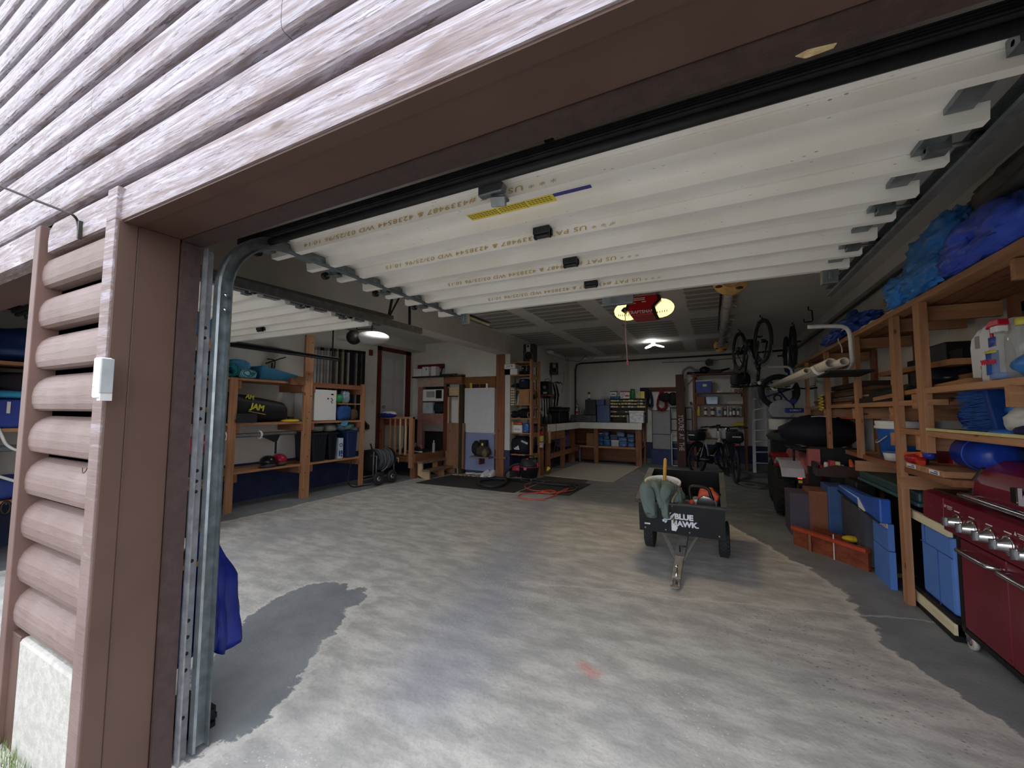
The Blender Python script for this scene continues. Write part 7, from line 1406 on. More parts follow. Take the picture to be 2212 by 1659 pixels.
# blue bin in a cream wooden frame
CRM = wood('cream_board', (206, 194, 158), (224, 214, 182), knots=False); LB = mk((82, 124, 196), .5, 0, .06, 4)
cf = T('framed_bin', 'light blue plastic bin in a cream board frame beside the grill', 'bin', (1.38, 3.7, 0))
build('body', box(1.235, 1.56, 3.30, 3.70, .126, .575), LB, cf, bevel=.02); gm_ = MB().box(1.232, 1.2355, 3.30, 3.70, .45, .455).box(1.232, 1.2355, 3.47, 3.475, .126, .45).box(1.232, 1.2355, 3.63, 3.634, .45, .575); build('seam', gm_, mk((52, 84, 150), .6), cf)
build('bottom_board', box(1.215, 1.232, 3.28, 3.94, .03, .095), CRM, cf); build('base', MB().box(1.21, 1.57, 3.27, 3.96, .0, .03).box(1.222, 1.57, 3.27, 3.96, .095, .125), BLACK, cf); build('top_board', box(1.215, 1.235, 3.28, 3.94, .58, .635), CRM, cf); build('top_trim', box(1.236, 1.57, 3.27, 3.95, .577, .60), BLACK, cf)
build('side_board', box(1.213, 1.235, 3.84, 3.94, .126, .636), CRM, cf); build('latch', MB().lathe([(.02, 0), (.016, -.012)], (1.213, 3.88, .61), 'x', 16), STEEL, cf)
# ---- low red-brown bench and boxes
RB = wood('redbrown', (116, 56, 38), (146, 76, 52), knots=False)
lb = T('low_bench', 'low red-brown wooden trough on the floor in front of the stacked boxes', 'bench', (.95, 4.6, 0), 0)
A_, B_ = V((.70, 4.90, 0)), V((1.13, 4.35, 0)); dd = (B_-A_).normalized()
build('front_board', MB().beam(A_+V((0,0,.075)), B_+V((0,0,.075)), .025, .15), RB, lb); build('top_rail', MB().beam(A_+V((-.01,-.01,.165)), B_+V((-.01,-.01,.165)), .05, .03), mk((176, 74, 48), .4, 0, .12), lb)
nn = V((-dd.y, dd.x, 0)); nn = nn if nn.y > 0 else -nn
build('back_board', MB().beam(A_+nn*.25+V((0,0,.075)), B_+nn*.25+V((0,0,.075)), .025, .15), RB, lb); build('base_board', MB().beam(A_+nn*.125+V((0,0,.012)), B_+nn*.125+V((0,0,.012)), .25, .02), RB, lb); build('batten', MB().beam(A_+dd*.18+V((-.02,-.015,.0)), A_+dd*.18+V((-.02,-.015,.16)), .02, .08, up=(0,1,0)), WDD, lb); build('corner_wire', MB().beam(A_+dd*.42+V((-.02,-.016,.0)), A_+dd*.42+V((-.02,-.016,.22)), .008, .008, up=(0,1,0)), OFFW, lb)
LBZ = .024
def upbox(px0, py0, px1, py1, y, d, z0, mat, label, cat='box', nm='stacked_box', **k):
    r = rect(px0, py0, px1, py1, y); return one(nm, box(r[0], r[1], y, y+d, z0, r[3]), mat, label, cat, **k)
upbox(1707, 1066, 1752, 1150, 5.25, .35, 0, mk((84, 78, 92), .6, 0, .1), 'purple-grey box on the floor beside the fat black tire', bevel=.01)
upbox(1749, 1062, 1790, 1150, 5.24, .35, 0, mk((142, 92, 70), .7, 0, .1), 'brown board box standing between the purple-grey and blue boxes', bevel=.005)
upbox(1772+18, 1052, 1836, 1150, 5.2, .32, 0, mk((62, 94, 146), .5, 0, .1), 'slate blue upright box in the row behind the low trough', bevel=.01)
upbox(1838, 1108, 1884, 1190, 5.0, .3, 0, mk((104, 106, 112), .6, 0, .1), 'grey box in the row behind the low trough, right of the slate blue box', bevel=.01)
yb1 = T('yellow_tool', 'yellow plastic tool resting in the low trough', 'tool', (1.02, 4.68, LBZ)); p = at(1842, 1172, y=4.62); build('body', MB().ell((p.x, 4.66, .17), (.07, .05, .028), 14), mk((214, 178, 40), .4), yb1); build('grip', MB().box(p.x-.03, p.x+.03, 4.63, 4.69, LBZ, .15), BLACK, yb1)
p = at(1867, 1185, y=4.52); yb2 = T('lime_bottle', 'lime green bottle standing in the low trough', 'bottle', (p.x, 4.56, LBZ)); build('body', MB().prism([(p.x-.055, LBZ), (p.x+.045, LBZ), (p.x+.045, .20), (p.x+.01, .215), (p.x-.01, .20)], 'y', 4.53, 4.58), mk((178, 206, 34), .4), yb2, bevel=.008); build('cap', MB().cyl((p.x+.02, 4.555, .20), (p.x+.02, 4.555, .232), .016), BLACK, yb2)
bp = T('blue_foam_board', 'two light blue foam panels standing beside the cream frame', 'panel', (1.18, 4.2, 0)); build('lower_panel', MB().box(1.15, 1.19, 3.99, 4.31, .0, .27), LB, bp); build('upper_panel', MB().box(1.152, 1.19, 4.0, 4.31, .275, .47), LB, bp); build('pale_edge', box(1.147, 1.152, 3.99, 4.33, .44, .475), mk((206, 186, 178), .6), bp)
bs_ = T('blue_bodyboard', 'royal blue board with a white fin lying on the light blue panels', 'board', (1.15, 4.5, .475)); pts = [(3.96, .478), (5.05, .53), (5.10, .56), (5.0, .60), (4.3, .62), (3.96, .66)]
build('deck', MB().prism(pts, 'x', 1.10, 1.17), mk((44, 92, 186), .35, 0, .15, 5), bs_, bevel=.012); build('fin', MB().prism([(4.25, .49), (4.42, .49), (4.44, .58)], 'x', 1.092, 1.10), WHITEP, bs_); build('edge_trim', MB().tube([(1.097, 3.97, .482), (1.097, 4.6, .506), (1.097, 5.05, .532)], .008, 6), DKBL, bs_); build('stripe', MB().tube([(1.097, 4.45, .575), (1.097, 5.0, .588)], .006, 6), mk((150, 190, 226), .4), bs_)
one('board_support', box(1.12, 1.19, 4.40, 5.06, 0, .476), mk((70, 72, 80), .7), 'dark support block under the royal blue board', 'block')
one('black_bin', box(1.0, 1.36, 5.12-.05, 5.19, .0, .62) if False else MB().box(1.21, 1.38, 4.98, 5.3, 0, .64), BLACK, 'black bin behind the royal blue board', 'bin', bevel=.02)
# ---- quad bike under the black bag
qb = T('quad_bike', 'quad bike with fat black tires and red and white fenders parked nose in', 'quad bike', (1.12, 6.3, 0))
FT = mk((24, 24, 26), .8, 0, .2, 25, .4)
for x, y, n_ in ((.80, 6.25, 0), (1.46, 6.25, 1), (.84, 7.1, 2), (1.44, 7.1, 3)):
    w_ = build('tire', MB().lathe([(.16, -.09), (.26, -.10), (.29, -.07), (.30, 0), (.29, .07), (.26, .10), (.16, .09)], (x, y, .30), 'x', 32), FT, qb); build('hub', MB().lathe([(.16, -.05), (.03, -.06), (.03, .06), (.16, .05)], (x, y, .30), 'x', 20), STEEL, w_); kn = MB()
    for i in range(20):
        a = 2*PI*i/20
        for dx in (-.06, 0, .06): kn.obox((x+dx, y+.297*math.cos(a+dx*2), .30+.297*math.sin(a+dx*2)), (.045, .04, .02), (a+PI/2, 0, 0))
    build('tread_blocks', kn, FT, w_)
def fend(x0, x1, y, mat):
    m = MB(); P_ = [(y-.36, .52), (y-.30, .62), (y-.12, .70), (y+.12, .71), (y+.30, .64), (y+.33, .60), (y+.12, .675), (y-.12, .665), (y-.27, .59), (y-.33, .52)]
    return m.prism(P_, 'x', x0, x1)
WF = mk((190, 186, 196), .35, 0, .1)
build('fender', fend(.74, .98, 6.25, WF), WF, qb, bevel=.01); build('fender', fend(1.34, 1.56, 6.25, WF), mk((150, 30, 44), .3), qb, bevel=.01); build('fender', fend(.76, 1.5, 7.1, WF), mk((150, 30, 44), .3), qb, bevel=.01)
build('body', MB().prism([(5.98, .50), (6.1, .46), (7.3, .46), (7.4, .62), (7.1, .78), (6.6, .82), (6.1, .74), (5.98, .64)], 'x', .96, 1.34), mk((172, 100, 100), .35, 0, .15), qb, bevel=.03); build('seat', MB().blob((1.15, 6.55, .84), (.16, .36, .09), 3, .05, 1, 24), BLACK, qb)
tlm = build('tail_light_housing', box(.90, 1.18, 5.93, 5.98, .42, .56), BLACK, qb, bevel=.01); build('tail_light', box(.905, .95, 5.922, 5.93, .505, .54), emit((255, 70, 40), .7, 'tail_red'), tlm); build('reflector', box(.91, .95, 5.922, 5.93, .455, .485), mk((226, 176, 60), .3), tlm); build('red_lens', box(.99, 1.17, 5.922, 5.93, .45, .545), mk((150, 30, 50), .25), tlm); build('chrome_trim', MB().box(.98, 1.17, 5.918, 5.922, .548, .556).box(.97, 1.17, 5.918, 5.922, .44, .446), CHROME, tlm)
build('bumper', MB().tube([(.92, 5.94, .40), (.95, 5.90, .38), (1.35, 5.90, .38), (1.38, 5.94, .40)], .016, 8), BLACK, qb)
rk_ = MB()
for x in (.86, 1.0, 1.15, 1.3, 1.44): rk_.cyl((x, 5.90, .86), (x, 6.40, .86), .010, n=8)
for y in (5.90, 6.15, 6.40): rk_.cyl((.86, y, .86), (1.44, y, .86), .012, n=8)
for x in (.9, 1.4): rk_.cyl((x, 6.1, .70), (x, 6.1, .86), .012, n=8)
build('rear_rack', rk_, BLACK, qb); build('handlebar', MB().tube(smooth([(.78, 6.75, 1.02), (.95, 6.95, 1.06), (1.15, 7.05, 1.0), (1.35, 6.95, 1.06), (1.52, 6.75, 1.02)]), .014, 8), BLACK, qb); build('steering_post', MB().cyl((1.15, 7.1, .75), (1.15, 7.05, 1.0), .03), BLACK, qb)
build('front_mudflap', box(.70, .72, 5.95, 6.5, .12, .5) if False else MB().box(.93, .96, 5.97, 6.02, .2, .45), BLACK, qb)
# crate of odds and ends hung behind the rack
cr = T('open_crate', 'open black crate of odds and ends on the back of the quad bike', 'crate', (1.25, 5.72, .60)); build('tray', MB().box(1.02, 1.46, 5.55, 5.88, .60, .62).box(1.02, 1.04, 5.55, 5.88, .62, .74).box(1.44, 1.46, 5.55, 5.88, .62, .90).box(1.02, 1.46, 5.86, 5.88, .62, .9), BLACK, cr); build('front_panel', MB().prism([(1.02, .60), (1.46, .60), (1.46, .70), (1.2, .73), (1.02, .68)], 'y', 5.53, 5.55), mk((62, 44, 38), .5), cr)
one('crate_support', box(1.15, 1.45, 5.56, 5.86, 0, .598), BLACKM, 'dark block under the open crate behind the quad bike', 'block')
rg = random.Random(21); its = [((170, 30, 44), 'red metal can'), ((216, 206, 206), 'white jar'), ((190, 70, 80), 'pinkish-red carton'), ((206, 196, 150), 'cream carton'), ((200, 190, 196), 'pale wrapper'), ((46, 110, 196), 'bright blue handle'), ((206, 92, 50), 'orange cone'), ((160, 60, 66), 'dull red tin')]
for i, (c, lab) in enumerate(its):
    x = 1.08+.048*i; z0 = .622; m = mk(c, .4, 0, .2, 30); q_ = rg.uniform(.07, .13)
    if lab == 'bright blue handle': o_ = MB().beam((x-.03, 5.60, .70), (x+.04, 5.60, .64), .03, .03); o_.box(x-.01, x+.01, 5.60, 5.62, .622, .66)
    elif lab == 'orange cone': o_ = MB().cyl((x, 5.62, z0), (x-.03, 5.62, z0+.17), .045, .012)
    elif 'carton' in lab: o_ = MB().box(x-.022, x+.022, 5.6, 5.68, z0, z0+q_+.04)
    elif 'wrapper' in lab: o_ = MB().blob((x, 5.64, z0+.05), (.024, .05, .05), 3, .3, 2, 14)
    else: o_ = MB().lathe([(.02, 0), (.023, .005), (.023, q_), (.015, q_+.015)], (x, 5.64, z0), n=14)
    one('crate_item', o_, m, lab+' in the open crate behind the quad bike', 'item')
pk = rect(1746, 970, 1772, 1007, 5.80); one('pink_box', box(pk[0], pk[1], 5.80, 5.89, .62 if False else pk[2], pk[3]), mk((176, 96, 94), .6, 0, .1), 'pink box beside the open crate under the black bag', 'box'); one('box_support', box(pk[0]+.0, pk[1], 5.80, 5.88, 0, pk[2]-.001), BLACKM, 'dark post under the pink box', 'block')
soft_r('cargo_bag', (1.17, 6.12, 1.07), (.40, .31, .19), 5, DKBL, 'big black bag spread over the back of the quad bike', 'bag', .12)
one('bag_piping', MB().tube(smooth([at(1752, 900, y=5.72), at(1775, 899, y=5.70), at(1806, 902, y=5.70)]), .006, 6), mk((170, 174, 184), .5), 'pale piping line across the top of the big black bag', 'piping')
cp_ = T('baseball_hat', 'pale grey and orange cap lying on top of the big black bag', 'cap', (1.48, 5.85, 1.24)); c0 = at(1857, 893, y=5.8); build('crown', MB().lathe([(.13, 0), (.125, .04), (.09, .085), (.03, .105)], (c0.x, 5.82, c0.z-.05), n=22, sy=.8), mk((170, 168, 170), .7), cp_); build('brim', MB().lathe([(.15, 0), (.155, .012), (.13, .02)], (c0.x-.02, 5.80, c0.z-.062), n=22, sy=.8), mk((206, 88, 50), .6), cp_)
bh = T('black_tool', 'black curved tool handle lying on the big black bag', 'tool', tuple(at(1797, 882, y=5.9))); build('handle', MB().tube(smooth([at(1782, 890, y=5.9), at(1795, 884, y=5.9), at(1808, 874, y=5.9), at(1812, 879, y=5.9)]), .022, 8), BLACK, bh); build('button', MB().ell(at(1808, 879, y=5.87), (.014, .01, .02), 10), CHROME, bh)
m = MB(); c0, c1 = at(1775, 886, x=1.13), at(1778, 852, x=1.13); pts = []
for i in range(60): a = i/60*2*PI*5; pts.append((c0.x+.0, c0.y+.10*math.sin(a)+.04*i/60, c0.z+(c1.z-c0.z)*i/60))
one('yellow_coil', MB().tube(pts, .008, 6), YEL, 'yellow coiled lead hanging from the rack post above the black bag', 'coil')
# ---- saw on its stand
sd = T('saw_stand', 'white drum on a green-covered stand under the mitre saw', 'stand', (.95, 7.65, 0)); s0 = at(1679, 916, y=7.6)
build('drum', MB().lathe([(.12, 0), (.13, .01), (.13, .16), (.12, .17)], (s0.x+.02, 7.65, s0.z-.09), n=24), OFFW, sd); build('cover', MB().blob((s0.x+.08, 7.66, s0.z-.19), (.22, .16, .10), 4, .12, 1.6, 24), mk((58, 72, 68), .8), sd); build('legs', box(s0.x-.08, s0.x+.22, 7.56, 7.8, 0, s0.z-.2), BLACKM, sd)
ms = T('mitre_saw', 'blue mitre saw with a grey blade guard on the white drum', 'saw', (s0.x+.1, 7.65, s0.z+.08)); zq = s0.z+.082
build('base', box(s0.x-.06, s0.x+.3, 7.55, 7.78, zq, zq+.03), DARKST, ms); build('blade_guard', MB().lathe([(.16, -.02), (.165, 0), (.16, .02)], (s0.x+.06, 7.6, zq+.14), 'y', 36), mk((142, 144, 148), .4, .3), ms); tm_ = MB()
for i in range(30): a = 2*PI*i/30; tm_.obox((s0.x+.06+.168*math.cos(a), 7.6, zq+.14+.168*math.sin(a)), (.012, .01, .012), (0, -a, 0))
build('blade', tm_, CHROME, ms); build('motor', MB().box(s0.x+.10, s0.x+.34, 7.50, 7.62, zq+.10, zq+.17), mk((26, 48, 126), .4), ms, bevel=.012); build('arm', MB().beam((s0.x+.1, 7.62, zq+.2), (s0.x+.26, 7.62, zq+.30), .06, .06, up=(0,1,0)), mk((26, 48, 126), .4), ms); build('handle', MB().torus((s0.x+.02, 7.62, zq+.33), .05, .014, 'y', 20, 8), BLACK, ms)
build('lettering', text_mb('KOBALT', frame_M((s0.x+.23, 7.497, zq+.135), (1,0,0), (0,0,1)), .038, .003), WHITEP, ms)
c0 = at(1676, 846, y=8.6); tr_ = T('spare_tire', 'thin black tire standing behind the blue mitre saw', 'tire', (c0.x+.03, 8.62, .0)); build('tire', MB().torus((c0.x+.05, 8.62, c0.z), .27, .05, 'y', 36, 10), RUBBER, tr_); build('stand', box(c0.x-.02, c0.x+.12, 8.58, 8.68, 0, c0.z-.3), BLACKM, tr_); build('cross_bar', MB().beam((c0.x-.18, 8.62, c0.z-.1), (c0.x+.28, 8.62, c0.z+.06), .03, .03).beam((c0.x-.08, 8.62, c0.z+.2), (c0.x+.2, 8.62, c0.z-.2), .03, .03), mk((30, 46, 110), .5), tr_)  # thin tire with a stand and blue bars

# ------------------------------------------------------------------ red grill
MAR = NT('maroon_enamel', .22, 0, .5); mc = MAR.coords('World'); MAR.color(MAR.mix(MAR.step(MAR.noise(mc, 3, 4), .35, .75), lin((104, 18, 38)), lin((118, 28, 48)))); MAR = MAR.m
g = T('gas_grill', 'maroon gas grill with steel knobs and handles at the right of the doorway', 'grill', (1.4, 2.7, 0)); XG = 1.24
build('cabinet', box(XG+.012, 1.605, 1.75, 3.245, .10, .60), mk((34, 34, 36), .5), g); build('base_rail', box(XG, 1.6, 1.74, 3.25, .075, .105), BLACK, g)
build('door', box(XG-.002, XG+.012, 2.82, 3.215, .11, .597), MAR, g, bevel=.006); build('door', box(XG-.002, XG+.012, 2.05, 2.812, .11, .597), MAR, g, bevel=.006); build('corner_strip', box(XG-.004, XG+.014, 3.215, 3.25, .09, .60), BLACK, g)
build('control_panel', MB().prism([(XG-.035, .62), (XG+.02, .60), (1.58, .60), (1.58, .80), (XG+.01, .815), (XG-.03, .80)], 'y', 1.75, 3.30), MAR, g, bevel=.006)
build('side_shelf', MB().prism([(XG-.035, .64), (XG+.02, .64), (1.56, .66), (1.56, .80), (XG+.01, .815), (XG-.03, .80)], 'y', 3.305, 3.56), MAR, g, bevel=.008)
build('worktop', box(XG+.02, 1.58, 1.75, 3.55, .806, .822), mk((44, 30, 34), .3), g)
for y in (3.14, 3.0, 2.85, 2.71, 2.56):
    k = build('knob', MB().lathe([(.036, 0), (.036, -.008), (.028, -.012), (.026, -.045), (.022, -.05)], (XG-.034, y, .695), 'x', 26), CHROME, g); build('grip', MB().box(XG-.098, XG-.08, y-.006, y+.006, .672, .718), STEEL, k); build('bezel', MB().torus((XG-.036, y, .695), .040, .006, 'x', 28, 8), CHROME, k); build('marks', MB().box(XG-.0365, XG-.0345, y-.025, y+.025, .752, .757), WHITEP, k)
for y in (3.24, 2.63): build('warning_print', MB().prism([(y+.02, .755), (y+.035, .755), (y+.0275, .772)], 'x', XG-.0362, XG-.0345).box(XG-.0362, XG-.0345, y-.05, y+.012, .765, .769).box(XG-.0362, XG-.0345, y-.05, y+.005, .757, .760).box(XG-.0362, XG-.0345, y-.04, y+.0, .749, .752), mk((206, 196, 198), .5), g)
def hnd(y0, y1, z, x, out, r_): return MB().tube(smooth([(x, y1, z), (x-out*.8, y1-.01, z), (x-out, y1-.04, z), (x-out, y0+.04, z), (x-out*.8, y0+.01, z), (x, y0, z)], 5), r_, 10)
build('door_handle', hnd(2.86, 3.16, .545, XG, .045, .012), CHROME, g); build('door_handle', hnd(2.50, 2.80, .545, XG, .045, .012), CHROME, g)
prof = [(1.27, .825), (1.25, .86), (1.26, .93), (1.30, 1.0), (1.38, 1.055), (1.48, 1.06), (1.57, 1.02), (1.585, .83)]
build('lid', MB().prism(prof, 'y', 1.9, 3.10), MAR, g, bevel=.012); build('lid_end', MB().prism([(a, b) for a, b in prof], 'y', 3.10, 3.135), BLACK, g, bevel=.01)
build('lid_handle', hnd(2.0, 3.04, .862, 1.262, .07, .014), CHROME, g); gg = build('gauge', box(1.247, 1.262, 2.72, 2.77, .885, .955), BLACK, g, bevel=.004); build('gauge_bezel', box(1.244, 1.258, 2.705, 2.72, .88, .96), CHROME, gg)
build('lid_vent', MB().obox((1.41, 2.70, 1.058), (.10, .14, .006), (0, .1, 0)), mk((90, 70, 72), .4), g)
for y in (3.20, 1.85):
    for x in (1.26, 1.56): c = build('caster', MB().lathe([(.036, -.012), (.038, 0), (.036, .012)], (x, y, .039), 'x', 22), mk((190, 184, 176), .5), g); build('fork', MB().box(x-.02, x-.014, y-.015, y+.02, .035, .078).box(x+.014, x+.02, y-.015, y+.02, .035, .078).box(x-.022, x+.022, y-.02, y+.025, .068, .078), STEEL, c); build('hub', MB().lathe([(.018, -.014), (.018, .014)], (x, y, .039), 'x', 16), mk((110, 70, 50), .6), c)
# ================================================================== dump cart in the middle of the floor
ct = T('dump_cart', 'black two-wheeled dump cart with white lettering, its tow bar resting on the floor', 'cart', (-.26, 4.1, 0))
AL = math.radians(10.5); X0, X1 = -.605, .075
def cp3(x, s, h): return V((x, 3.80+s*math.cos(AL)-h*math.sin(AL), .247+s*math.sin(AL)+h*math.cos(AL)))
CTM = Matrix.Translation((0, 3.80, .247)) @ Matrix.Rotation(AL, 4, 'X')
def cb(x0, x1, s0, s1, h0, h1): return MB().box(x0, x1, s0, s1, h0, h1).xf(CTM)
PB = mk((30, 32, 36), .45, 0, .12, 12); RIM = mk((84, 88, 92), .5, 0, .2, 12)
build('front_panel', cb(X0, X1, 0, .012, 0, .275), PB, ct); build('rear_panel', cb(X0+.01, X1-.01, .90, .912, 0, .275), mk((24, 25, 28), .5), ct); build('side_panel', cb(X0, X0+.012, .012, .90, 0, .275), PB, ct); build('side_panel', cb(X1-.012, X1, .012, .90, 0, .275), PB, ct); build('bed', cb(X0+.012, X1-.012, .012, .90, 0, .012), PB, ct)
build('rim', cb(X0-.03, X1+.012, -.022, .016, .262, .280), mk((56, 58, 62), .5), ct, bevel=.004); build('rim', cb(X0-.03, X0+.03, .016, .92, .268, .280), RIM, ct); build('rim', cb(X1-.03, X1+.014, .016, .92, .268, .280), RIM, ct); build('rim', cb(X0, X1, .895, .915, .268, .280), PB, ct)
for x in (-.565, .068):
    w_ = build('wheel', MB().lathe([(.085, -.04), (.13, -.045), (.150, -.035), (.156, 0), (.150, .035), (.13, .045), (.085, .04)], (x, 4.19, .156), 'x', 36), RUBBER, ct); build('hub', MB().lathe([(.085, -.02), (.02, -.035), (.02, .035), (.085, .02)], (x, 4.19, .156), 'x', 24), mk((70, 72, 74), .5), w_); kn = MB()
    for i in range(26):
        a = 2*PI*i/26
        for k_, dx in enumerate((-.028, -.009, .009, .028)): kn.obox((x+dx, 4.19+.1555*math.cos(a+.12*(k_ % 2)), .156+.1555*math.sin(a+.12*(k_ % 2))), (.016, .026, .006), (a+.12*(k_ % 2)+PI/2, 0, 0))
    build('tread', kn, RUBBER, w_)
build('axle', MB().cyl((-.60, 4.19, .156), (.09, 4.19, .156), .012).box(-.5, -.47, 4.17, 4.21, .156, .31).box(-.04, -.01, 4.17, 4.21, .156, .31), DARKST, ct)
TM = mk((134, 132, 128), .55, .4, .2, 16)
ta, tb_ = V((-.245, 3.95, .245)), V((-.272, 3.33, .045)); d = (tb_-ta).normalized()
build('tow_bar', MB().beam(ta, ta+d*.40, .075, .045), TM, ct, bevel=.004); build('tow_bar_end', MB().beam(ta+d*.36, tb_, .062, .036), mk((150, 144, 136), .6, .3, .3, 12), ct, bevel=.004)
for x in (-.415, -.13): build('brace', MB().beam((x, 3.84, .25), ta+d*.40+V((.03 if x > -.3 else -.03, 0, 0)), .022, .012), mk((146, 144, 140), .5, .4), ct)
hp = build('hitch', MB().box(-.30, -.292, 3.26, 3.36, .02, .055).box(-.252, -.244, 3.26, 3.36, .02, .055).cyl((-.272, 3.255, .018), (-.272, 3.255, .026), .035, n=20), mk((150, 142, 134), .6, .3, .25), ct); build('hitch_pin', MB().cyl((-.272, 3.33, .0), (-.270, 3.36, .13), .009).ell((-.27, 3.36, .132), .014, 10), CHROME, hp)
build('latch_lever', MB().tube([(-.262, 3.62, .16), (-.262, 3.60, .215), (-.215, 3.60, .215)], .006, 6), DARKST, ct)
bm = MB()
for x in (X0+.05, -.385, -.195, .03): bm.add(*(lambda q: (q.v, q.f))(MB().ell((x, -.002, .03), (.009, .005, .009), 8).xf(CTM)))
build('bolts', bm, CHROME, ct)
wl = MB().box(X0+.045, X0+.092, -.003, 0, .062, .074).xf(CTM); build('sticker', wl, WHITEP, ct)
fx, fu = V((1,0,0)), (CTM.to_3x3() @ V((0,0,1)))
def txt(body, x, h, size): return text_mb(body, frame_M(CTM @ V((x, -.0025, h)), fx, fu), size, .003, align='LEFT', bold=.0032, space=.98)
lt = txt('BLUE', -.312, .160, .066); lt._j(txt('HAWK.', -.338, .098, .066)); build('lettering', lt, mk((220, 224, 232), .5), ct)
lg = MB(); S2 = lambda P_: [(-.41+a*.10, .09+b*.105) for a, b in P_]
for P_ in ([(.42,.52),(.62,.60),(.80,.78),(1.05,1.0),(.95,.72),(.85,.58),(.70,.48)], [(.36,.58),(.46,.80),(.62,.95),(.75,.98),(.62,.78),(.50,.60)], [(.10,.40),(.30,.46),(.52,.44),(.80,.50),(.64,.34),(.40,.30),(.22,.28)], [(.02,.55),(.16,.70),(.32,.72),(.28,.58),(.14,.50)], [(-.02,.28),(.12,.34),(.20,.22),(.10,.10),(.02,.16)], [(.24,.24),(.40,.26),(.34,.10),(.22,.02),(.16,.12)]):
    m = MB().prism(S2(P_), 'y', -.004, -.0005).xf(CTM); lg._j(m)
build('logo', lg, mk((206, 214, 226), .5), ct)
# bucket, jacket, handle, strap, chainsaw in the cart
bxx, bs_ = -.425, .26
b = T('pail', 'white pail standing in the front corner of the dump cart', 'bucket', tuple(CTM @ V((bxx, bs_, .014))), rot=(AL, 0, 0)); lo = {'local': True}
build('body', MB().lathe([(.125, 0), (.150, .33), (.158, .335), (.158, .36), (.146, .362), (.143, .335), (.118, .02)], n=32), WHITEP, b, **lo); build('handle', MB().tube(smooth([(.155, 0, .31), (.18, -.06, .22), (.17, -.12, .12), (.10, -.17, .10)]), .006, 6), mk((176, 164, 146), .5), b, **lo)
hn = T('wooden_handle', 'yellow-brown wooden tool handle sticking up out of the white pail', 'handle', tuple(CTM @ V((bxx+.03, bs_+.03, .05)))); p0 = CTM @ V((bxx-.01, bs_+.05, .05)); p1 = at(1437, 994, y=4.12); build('shaft', MB().cyl(p0, p1, .014, .016, n=12), mk((190, 146, 66), .5), hn); build('tip', MB().ell(p1, (.015, .015, .02), 10), mk((206, 160, 78), .5), hn)  # handle of a wooden tool
JK = mk((104, 118, 114), .9, 0, .1, 12, .3); JK2 = mk((88, 104, 100), .95, 0, .08, 40, .3)
j = T('green_jacket', 'grey-green sweatshirt draped over the white pail and the cart front', 'jacket', (bxx, 3.85, .4))
c = CTM @ V((bxx, bs_-.04, .30))
build('torso', MB().blob((bxx+.0, 3.87, .545), (.150, .10, .115), 6, .42, 2.0, 56, fold=(1.6, 1, .5)), JK, j)
def sleeve(P_, R_, nm):
    pth = smooth(P_, 8); n = len(pth); rr = [R_[0]+(R_[1]-R_[0])*i/(n-1) for i in range(n)]
    m = MB().tube(pth, rr, 20); m.v = [p+V((noise.noise(V((p.x*22, p.y*22, p.z*9))), noise.noise(V((p.x*22+5, p.y*22, p.z*9))), noise.noise(p*9+V((9,0,0)))))*.022 for p in m.v]; return build(nm, m, JK, j)
pl0, pl1, pl2 = at(1396, 1062, y=3.73), at(1402, 1085, y=3.745), at(1408, 1108, y=3.755)
sleeve([(bxx-.07, 3.86, .57), pl0+V((0,.01,.02)), pl1, pl2], (.075, .047), 'sleeve'); build('cuff', MB().tube([pl2+V((0,0,.006)), pl2+V((.001,.003,-.03))], .049, 16), JK2, j)
pr0, pr1, pr2, pr3 = at(1438, 1056, y=3.73), at(1433, 1080, y=3.735), at(1438, 1102, y=3.74), at(1441, 1117, y=3.75)
sleeve([(bxx+.06, 3.87, .60), pr0, pr1, pr2, pr3], (.07, .026), 'sleeve')
pq0, pq1, pq2 = at(1415, 1046, y=3.70), at(1424, 1070, y=3.705), at(1431, 1094, y=3.73)
sleeve([(bxx-.02, 3.84, .60), pq0, pq1, pq2], (.05, .03), 'fold')
build('hood', MB().blob((bxx-.075, 3.82, .50), (.075, .065, .08), 9, .4, 2.4, 34), JK, j); build('fold', MB().blob((bxx+.12, 3.86, .51), (.06, .06, .12), 12, .4, 2.2, 34), JK, j)
build('collar', MB().torus((bxx+.03, 3.90, .635), .075, .02, 'z', 28, 8, sc=(1.2, .6)), JK2, j)
sp0, sp1, sp2 = at(1453, 1080, y=3.755), at(1452, 1105, y=3.775), at(1456, 1130, y=3.785); s_ = T('tan_strap', 'tan strap with a white tag hanging down the cart front', 'strap', tuple(sp2)); build('webbing', MB().tube(smooth([at(1462, 1066, y=3.80), sp0, sp1, sp2]), .009, 8), mk((150, 128, 98), .8), s_)
tg = at(1457, 1137, y=3.79); build('tag', MB().prism([(tg.x-.022, tg.z-.035), (tg.x+.012, tg.z-.038), (tg.x+.028, tg.z-.005), (tg.x+.008, tg.z+.012), (tg.x-.006, tg.z+.035), (tg.x-.024, tg.z+.035)], 'y', 3.782, 3.788), WHITEP, s_)
cs_ = T('chainsaw', 'orange and grey chainsaw with a black front handle lying in the cart', 'chainsaw', (-.09, 4.12, .36)); q = CTM @ V((-.10, .24, .014)); qz = q.z
q = at(1522, 1080, y=4.0); qx = q.x; qz = .435
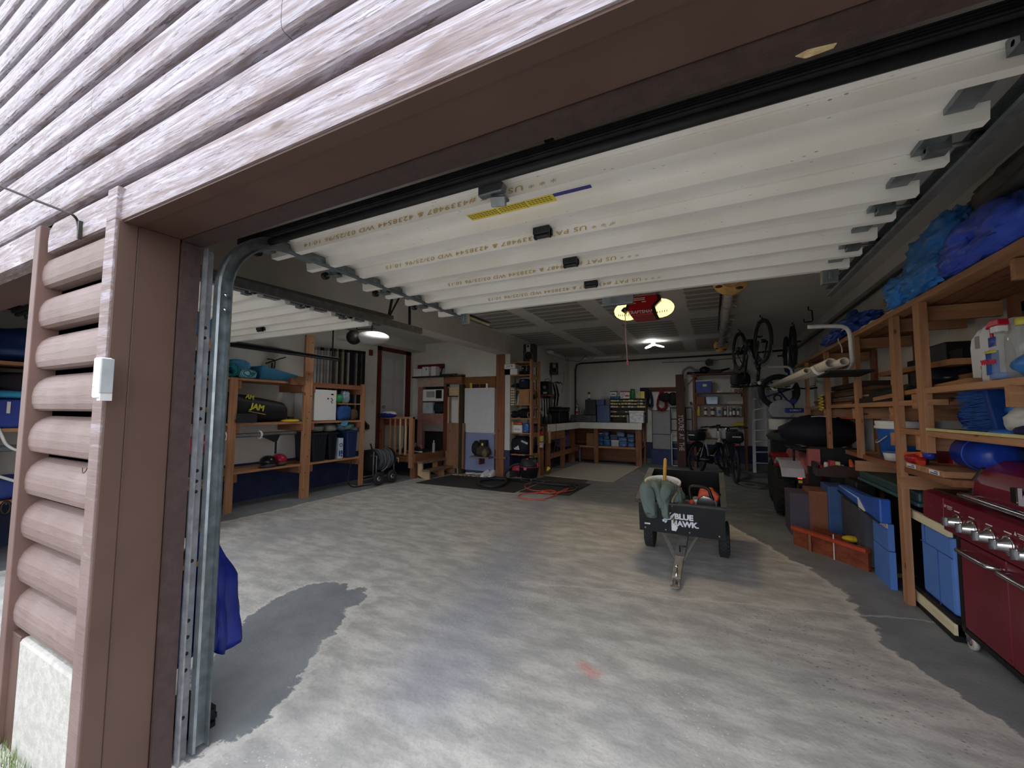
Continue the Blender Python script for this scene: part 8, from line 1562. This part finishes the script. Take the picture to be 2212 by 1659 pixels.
build('engine', MB().box(qx-.10, qx+.10, 3.94, 4.08, qz, qz+.10), mk((170, 172, 174), .35, .6, .2), cs_, bevel=.02); build('cover', MB().prism([(qx-.06, qz+.09), (qx+.10, qz+.06), (qx+.12, qz+.13), (qx+.06, qz+.19), (qx-.04, qz+.17)], 'y', 3.98, 4.10), mk((206, 82, 44), .4), cs_, bevel=.015); build('starter_cover', MB().lathe([(.07, -.01), (.075, 0), (.05, .012)], (qx+.01, 3.935, qz+.06), 'y', 24), CHROME, cs_)
build('front_handle', MB().tube(smooth([(qx-.10, 3.96, qz+.05), (qx-.12, 3.97, qz+.16), (qx-.10, 3.98, qz+.20), (qx+.02, 3.98, qz+.195), (qx+.05, 3.97, qz+.14), (qx+.08, 3.96, qz+.05)], 5), .014, 8), BLACK, cs_); build('rear_handle', MB().tube(smooth([(qx+.06, 4.02, qz+.17), (qx+.11, 4.02, qz+.14), (qx+.13, 4.02, qz+.06), (qx+.125, 4.02, qz-.02)], 5), .02, 8), BLACK, cs_)
build('guide_bar', MB().prism([(qx-.30, qz+.02), (qx-.08, qz), (qx-.08, qz+.07), (qx-.30, qz+.06), (qx-.33, qz+.04)], 'y', 4.03, 4.04), STEEL, cs_); build('cap', MB().ell((qx-.10, 3.95, qz+.06), (.03, .02, .03), 12), mk((206, 72, 44), .4), cs_)
one('cart_bag', MB().blob((-.22, 4.1, .385), (.13, .14, .075), 8, .3, 2.2, 26), mk((120, 110, 112), .6, 0, .4, 20), 'grey and red rag heap beside the chainsaw in the cart', 'rags')
one('cart_debris', MB().blob((-.0, 4.2, .355), (.05, .25, .03), 3, .4, 3, 18), mk((96, 80, 62), .8, 0, .4), 'brown bark scraps along the cart side under the chainsaw', 'scraps')

# ------------------------------------------------------------------ outside fittings
a0, a1 = at(200, 862, y=.575), at(216, 772, y=.575)
sx_ = T('door_sensor', 'white weatherproof sensor box on the pillar trim', 'sensor', (a0.x, .57, a0.z))
xa = at(201, 815, y=.55).x; za = at(215, 860, y=.56).z; zb2 = at(222, 772, y=.56).z
build('body', box(xa, xa+.038, .548, .584, za, zb2), mk((232, 234, 234), .35), sx_, bevel=.006); build('side_panel', box(xa+.038, xa+.047, .553, .584, za+.016, zb2-.004), mk((150, 154, 158), .5), sx_, bevel=.002); build('mount', box(xa+.018, xa+.044, .556, .584, za-.008, za+.016), mk((190, 190, 190), .5), sx_); build('mark', box(xa+.008, xa+.018, .5475, .549, za+.035, za+.037), mk((120, 124, 128), .5), sx_)
r0, r1 = at(170, 512, y=.592), at(168, 480, y=.592)
one('iron_rod', MB().tube(smooth([r0, r1, at(158, 465, y=.575), at(140, 457, y=.56), at(60, 426, y=.50), at(0, 402, y=.455), at(-120, 356, y=.36)], 4), .0045, 8).box(r0.x-.006, r0.x+.006, .588, .60, r0.z-.006, r1.z), mk((52, 50, 46), .6, .4), 'thin dark iron rod sticking out of the log siding above the pillar', 'rod')
w0 = at(198, 1012, y=.62); one('wire_hook', MB().tube(smooth([(w0.x-.012, .60, w0.z+.004), (w0.x, .598, w0.z-.012), (w0.x+.012, .60, w0.z-.008), (w0.x+.018, .603, w0.z+.004)]), .0018, 5), mk((100, 76, 62), .5, .5), 'tiny bent wire hook in a log seam of the pillar', 'hook')
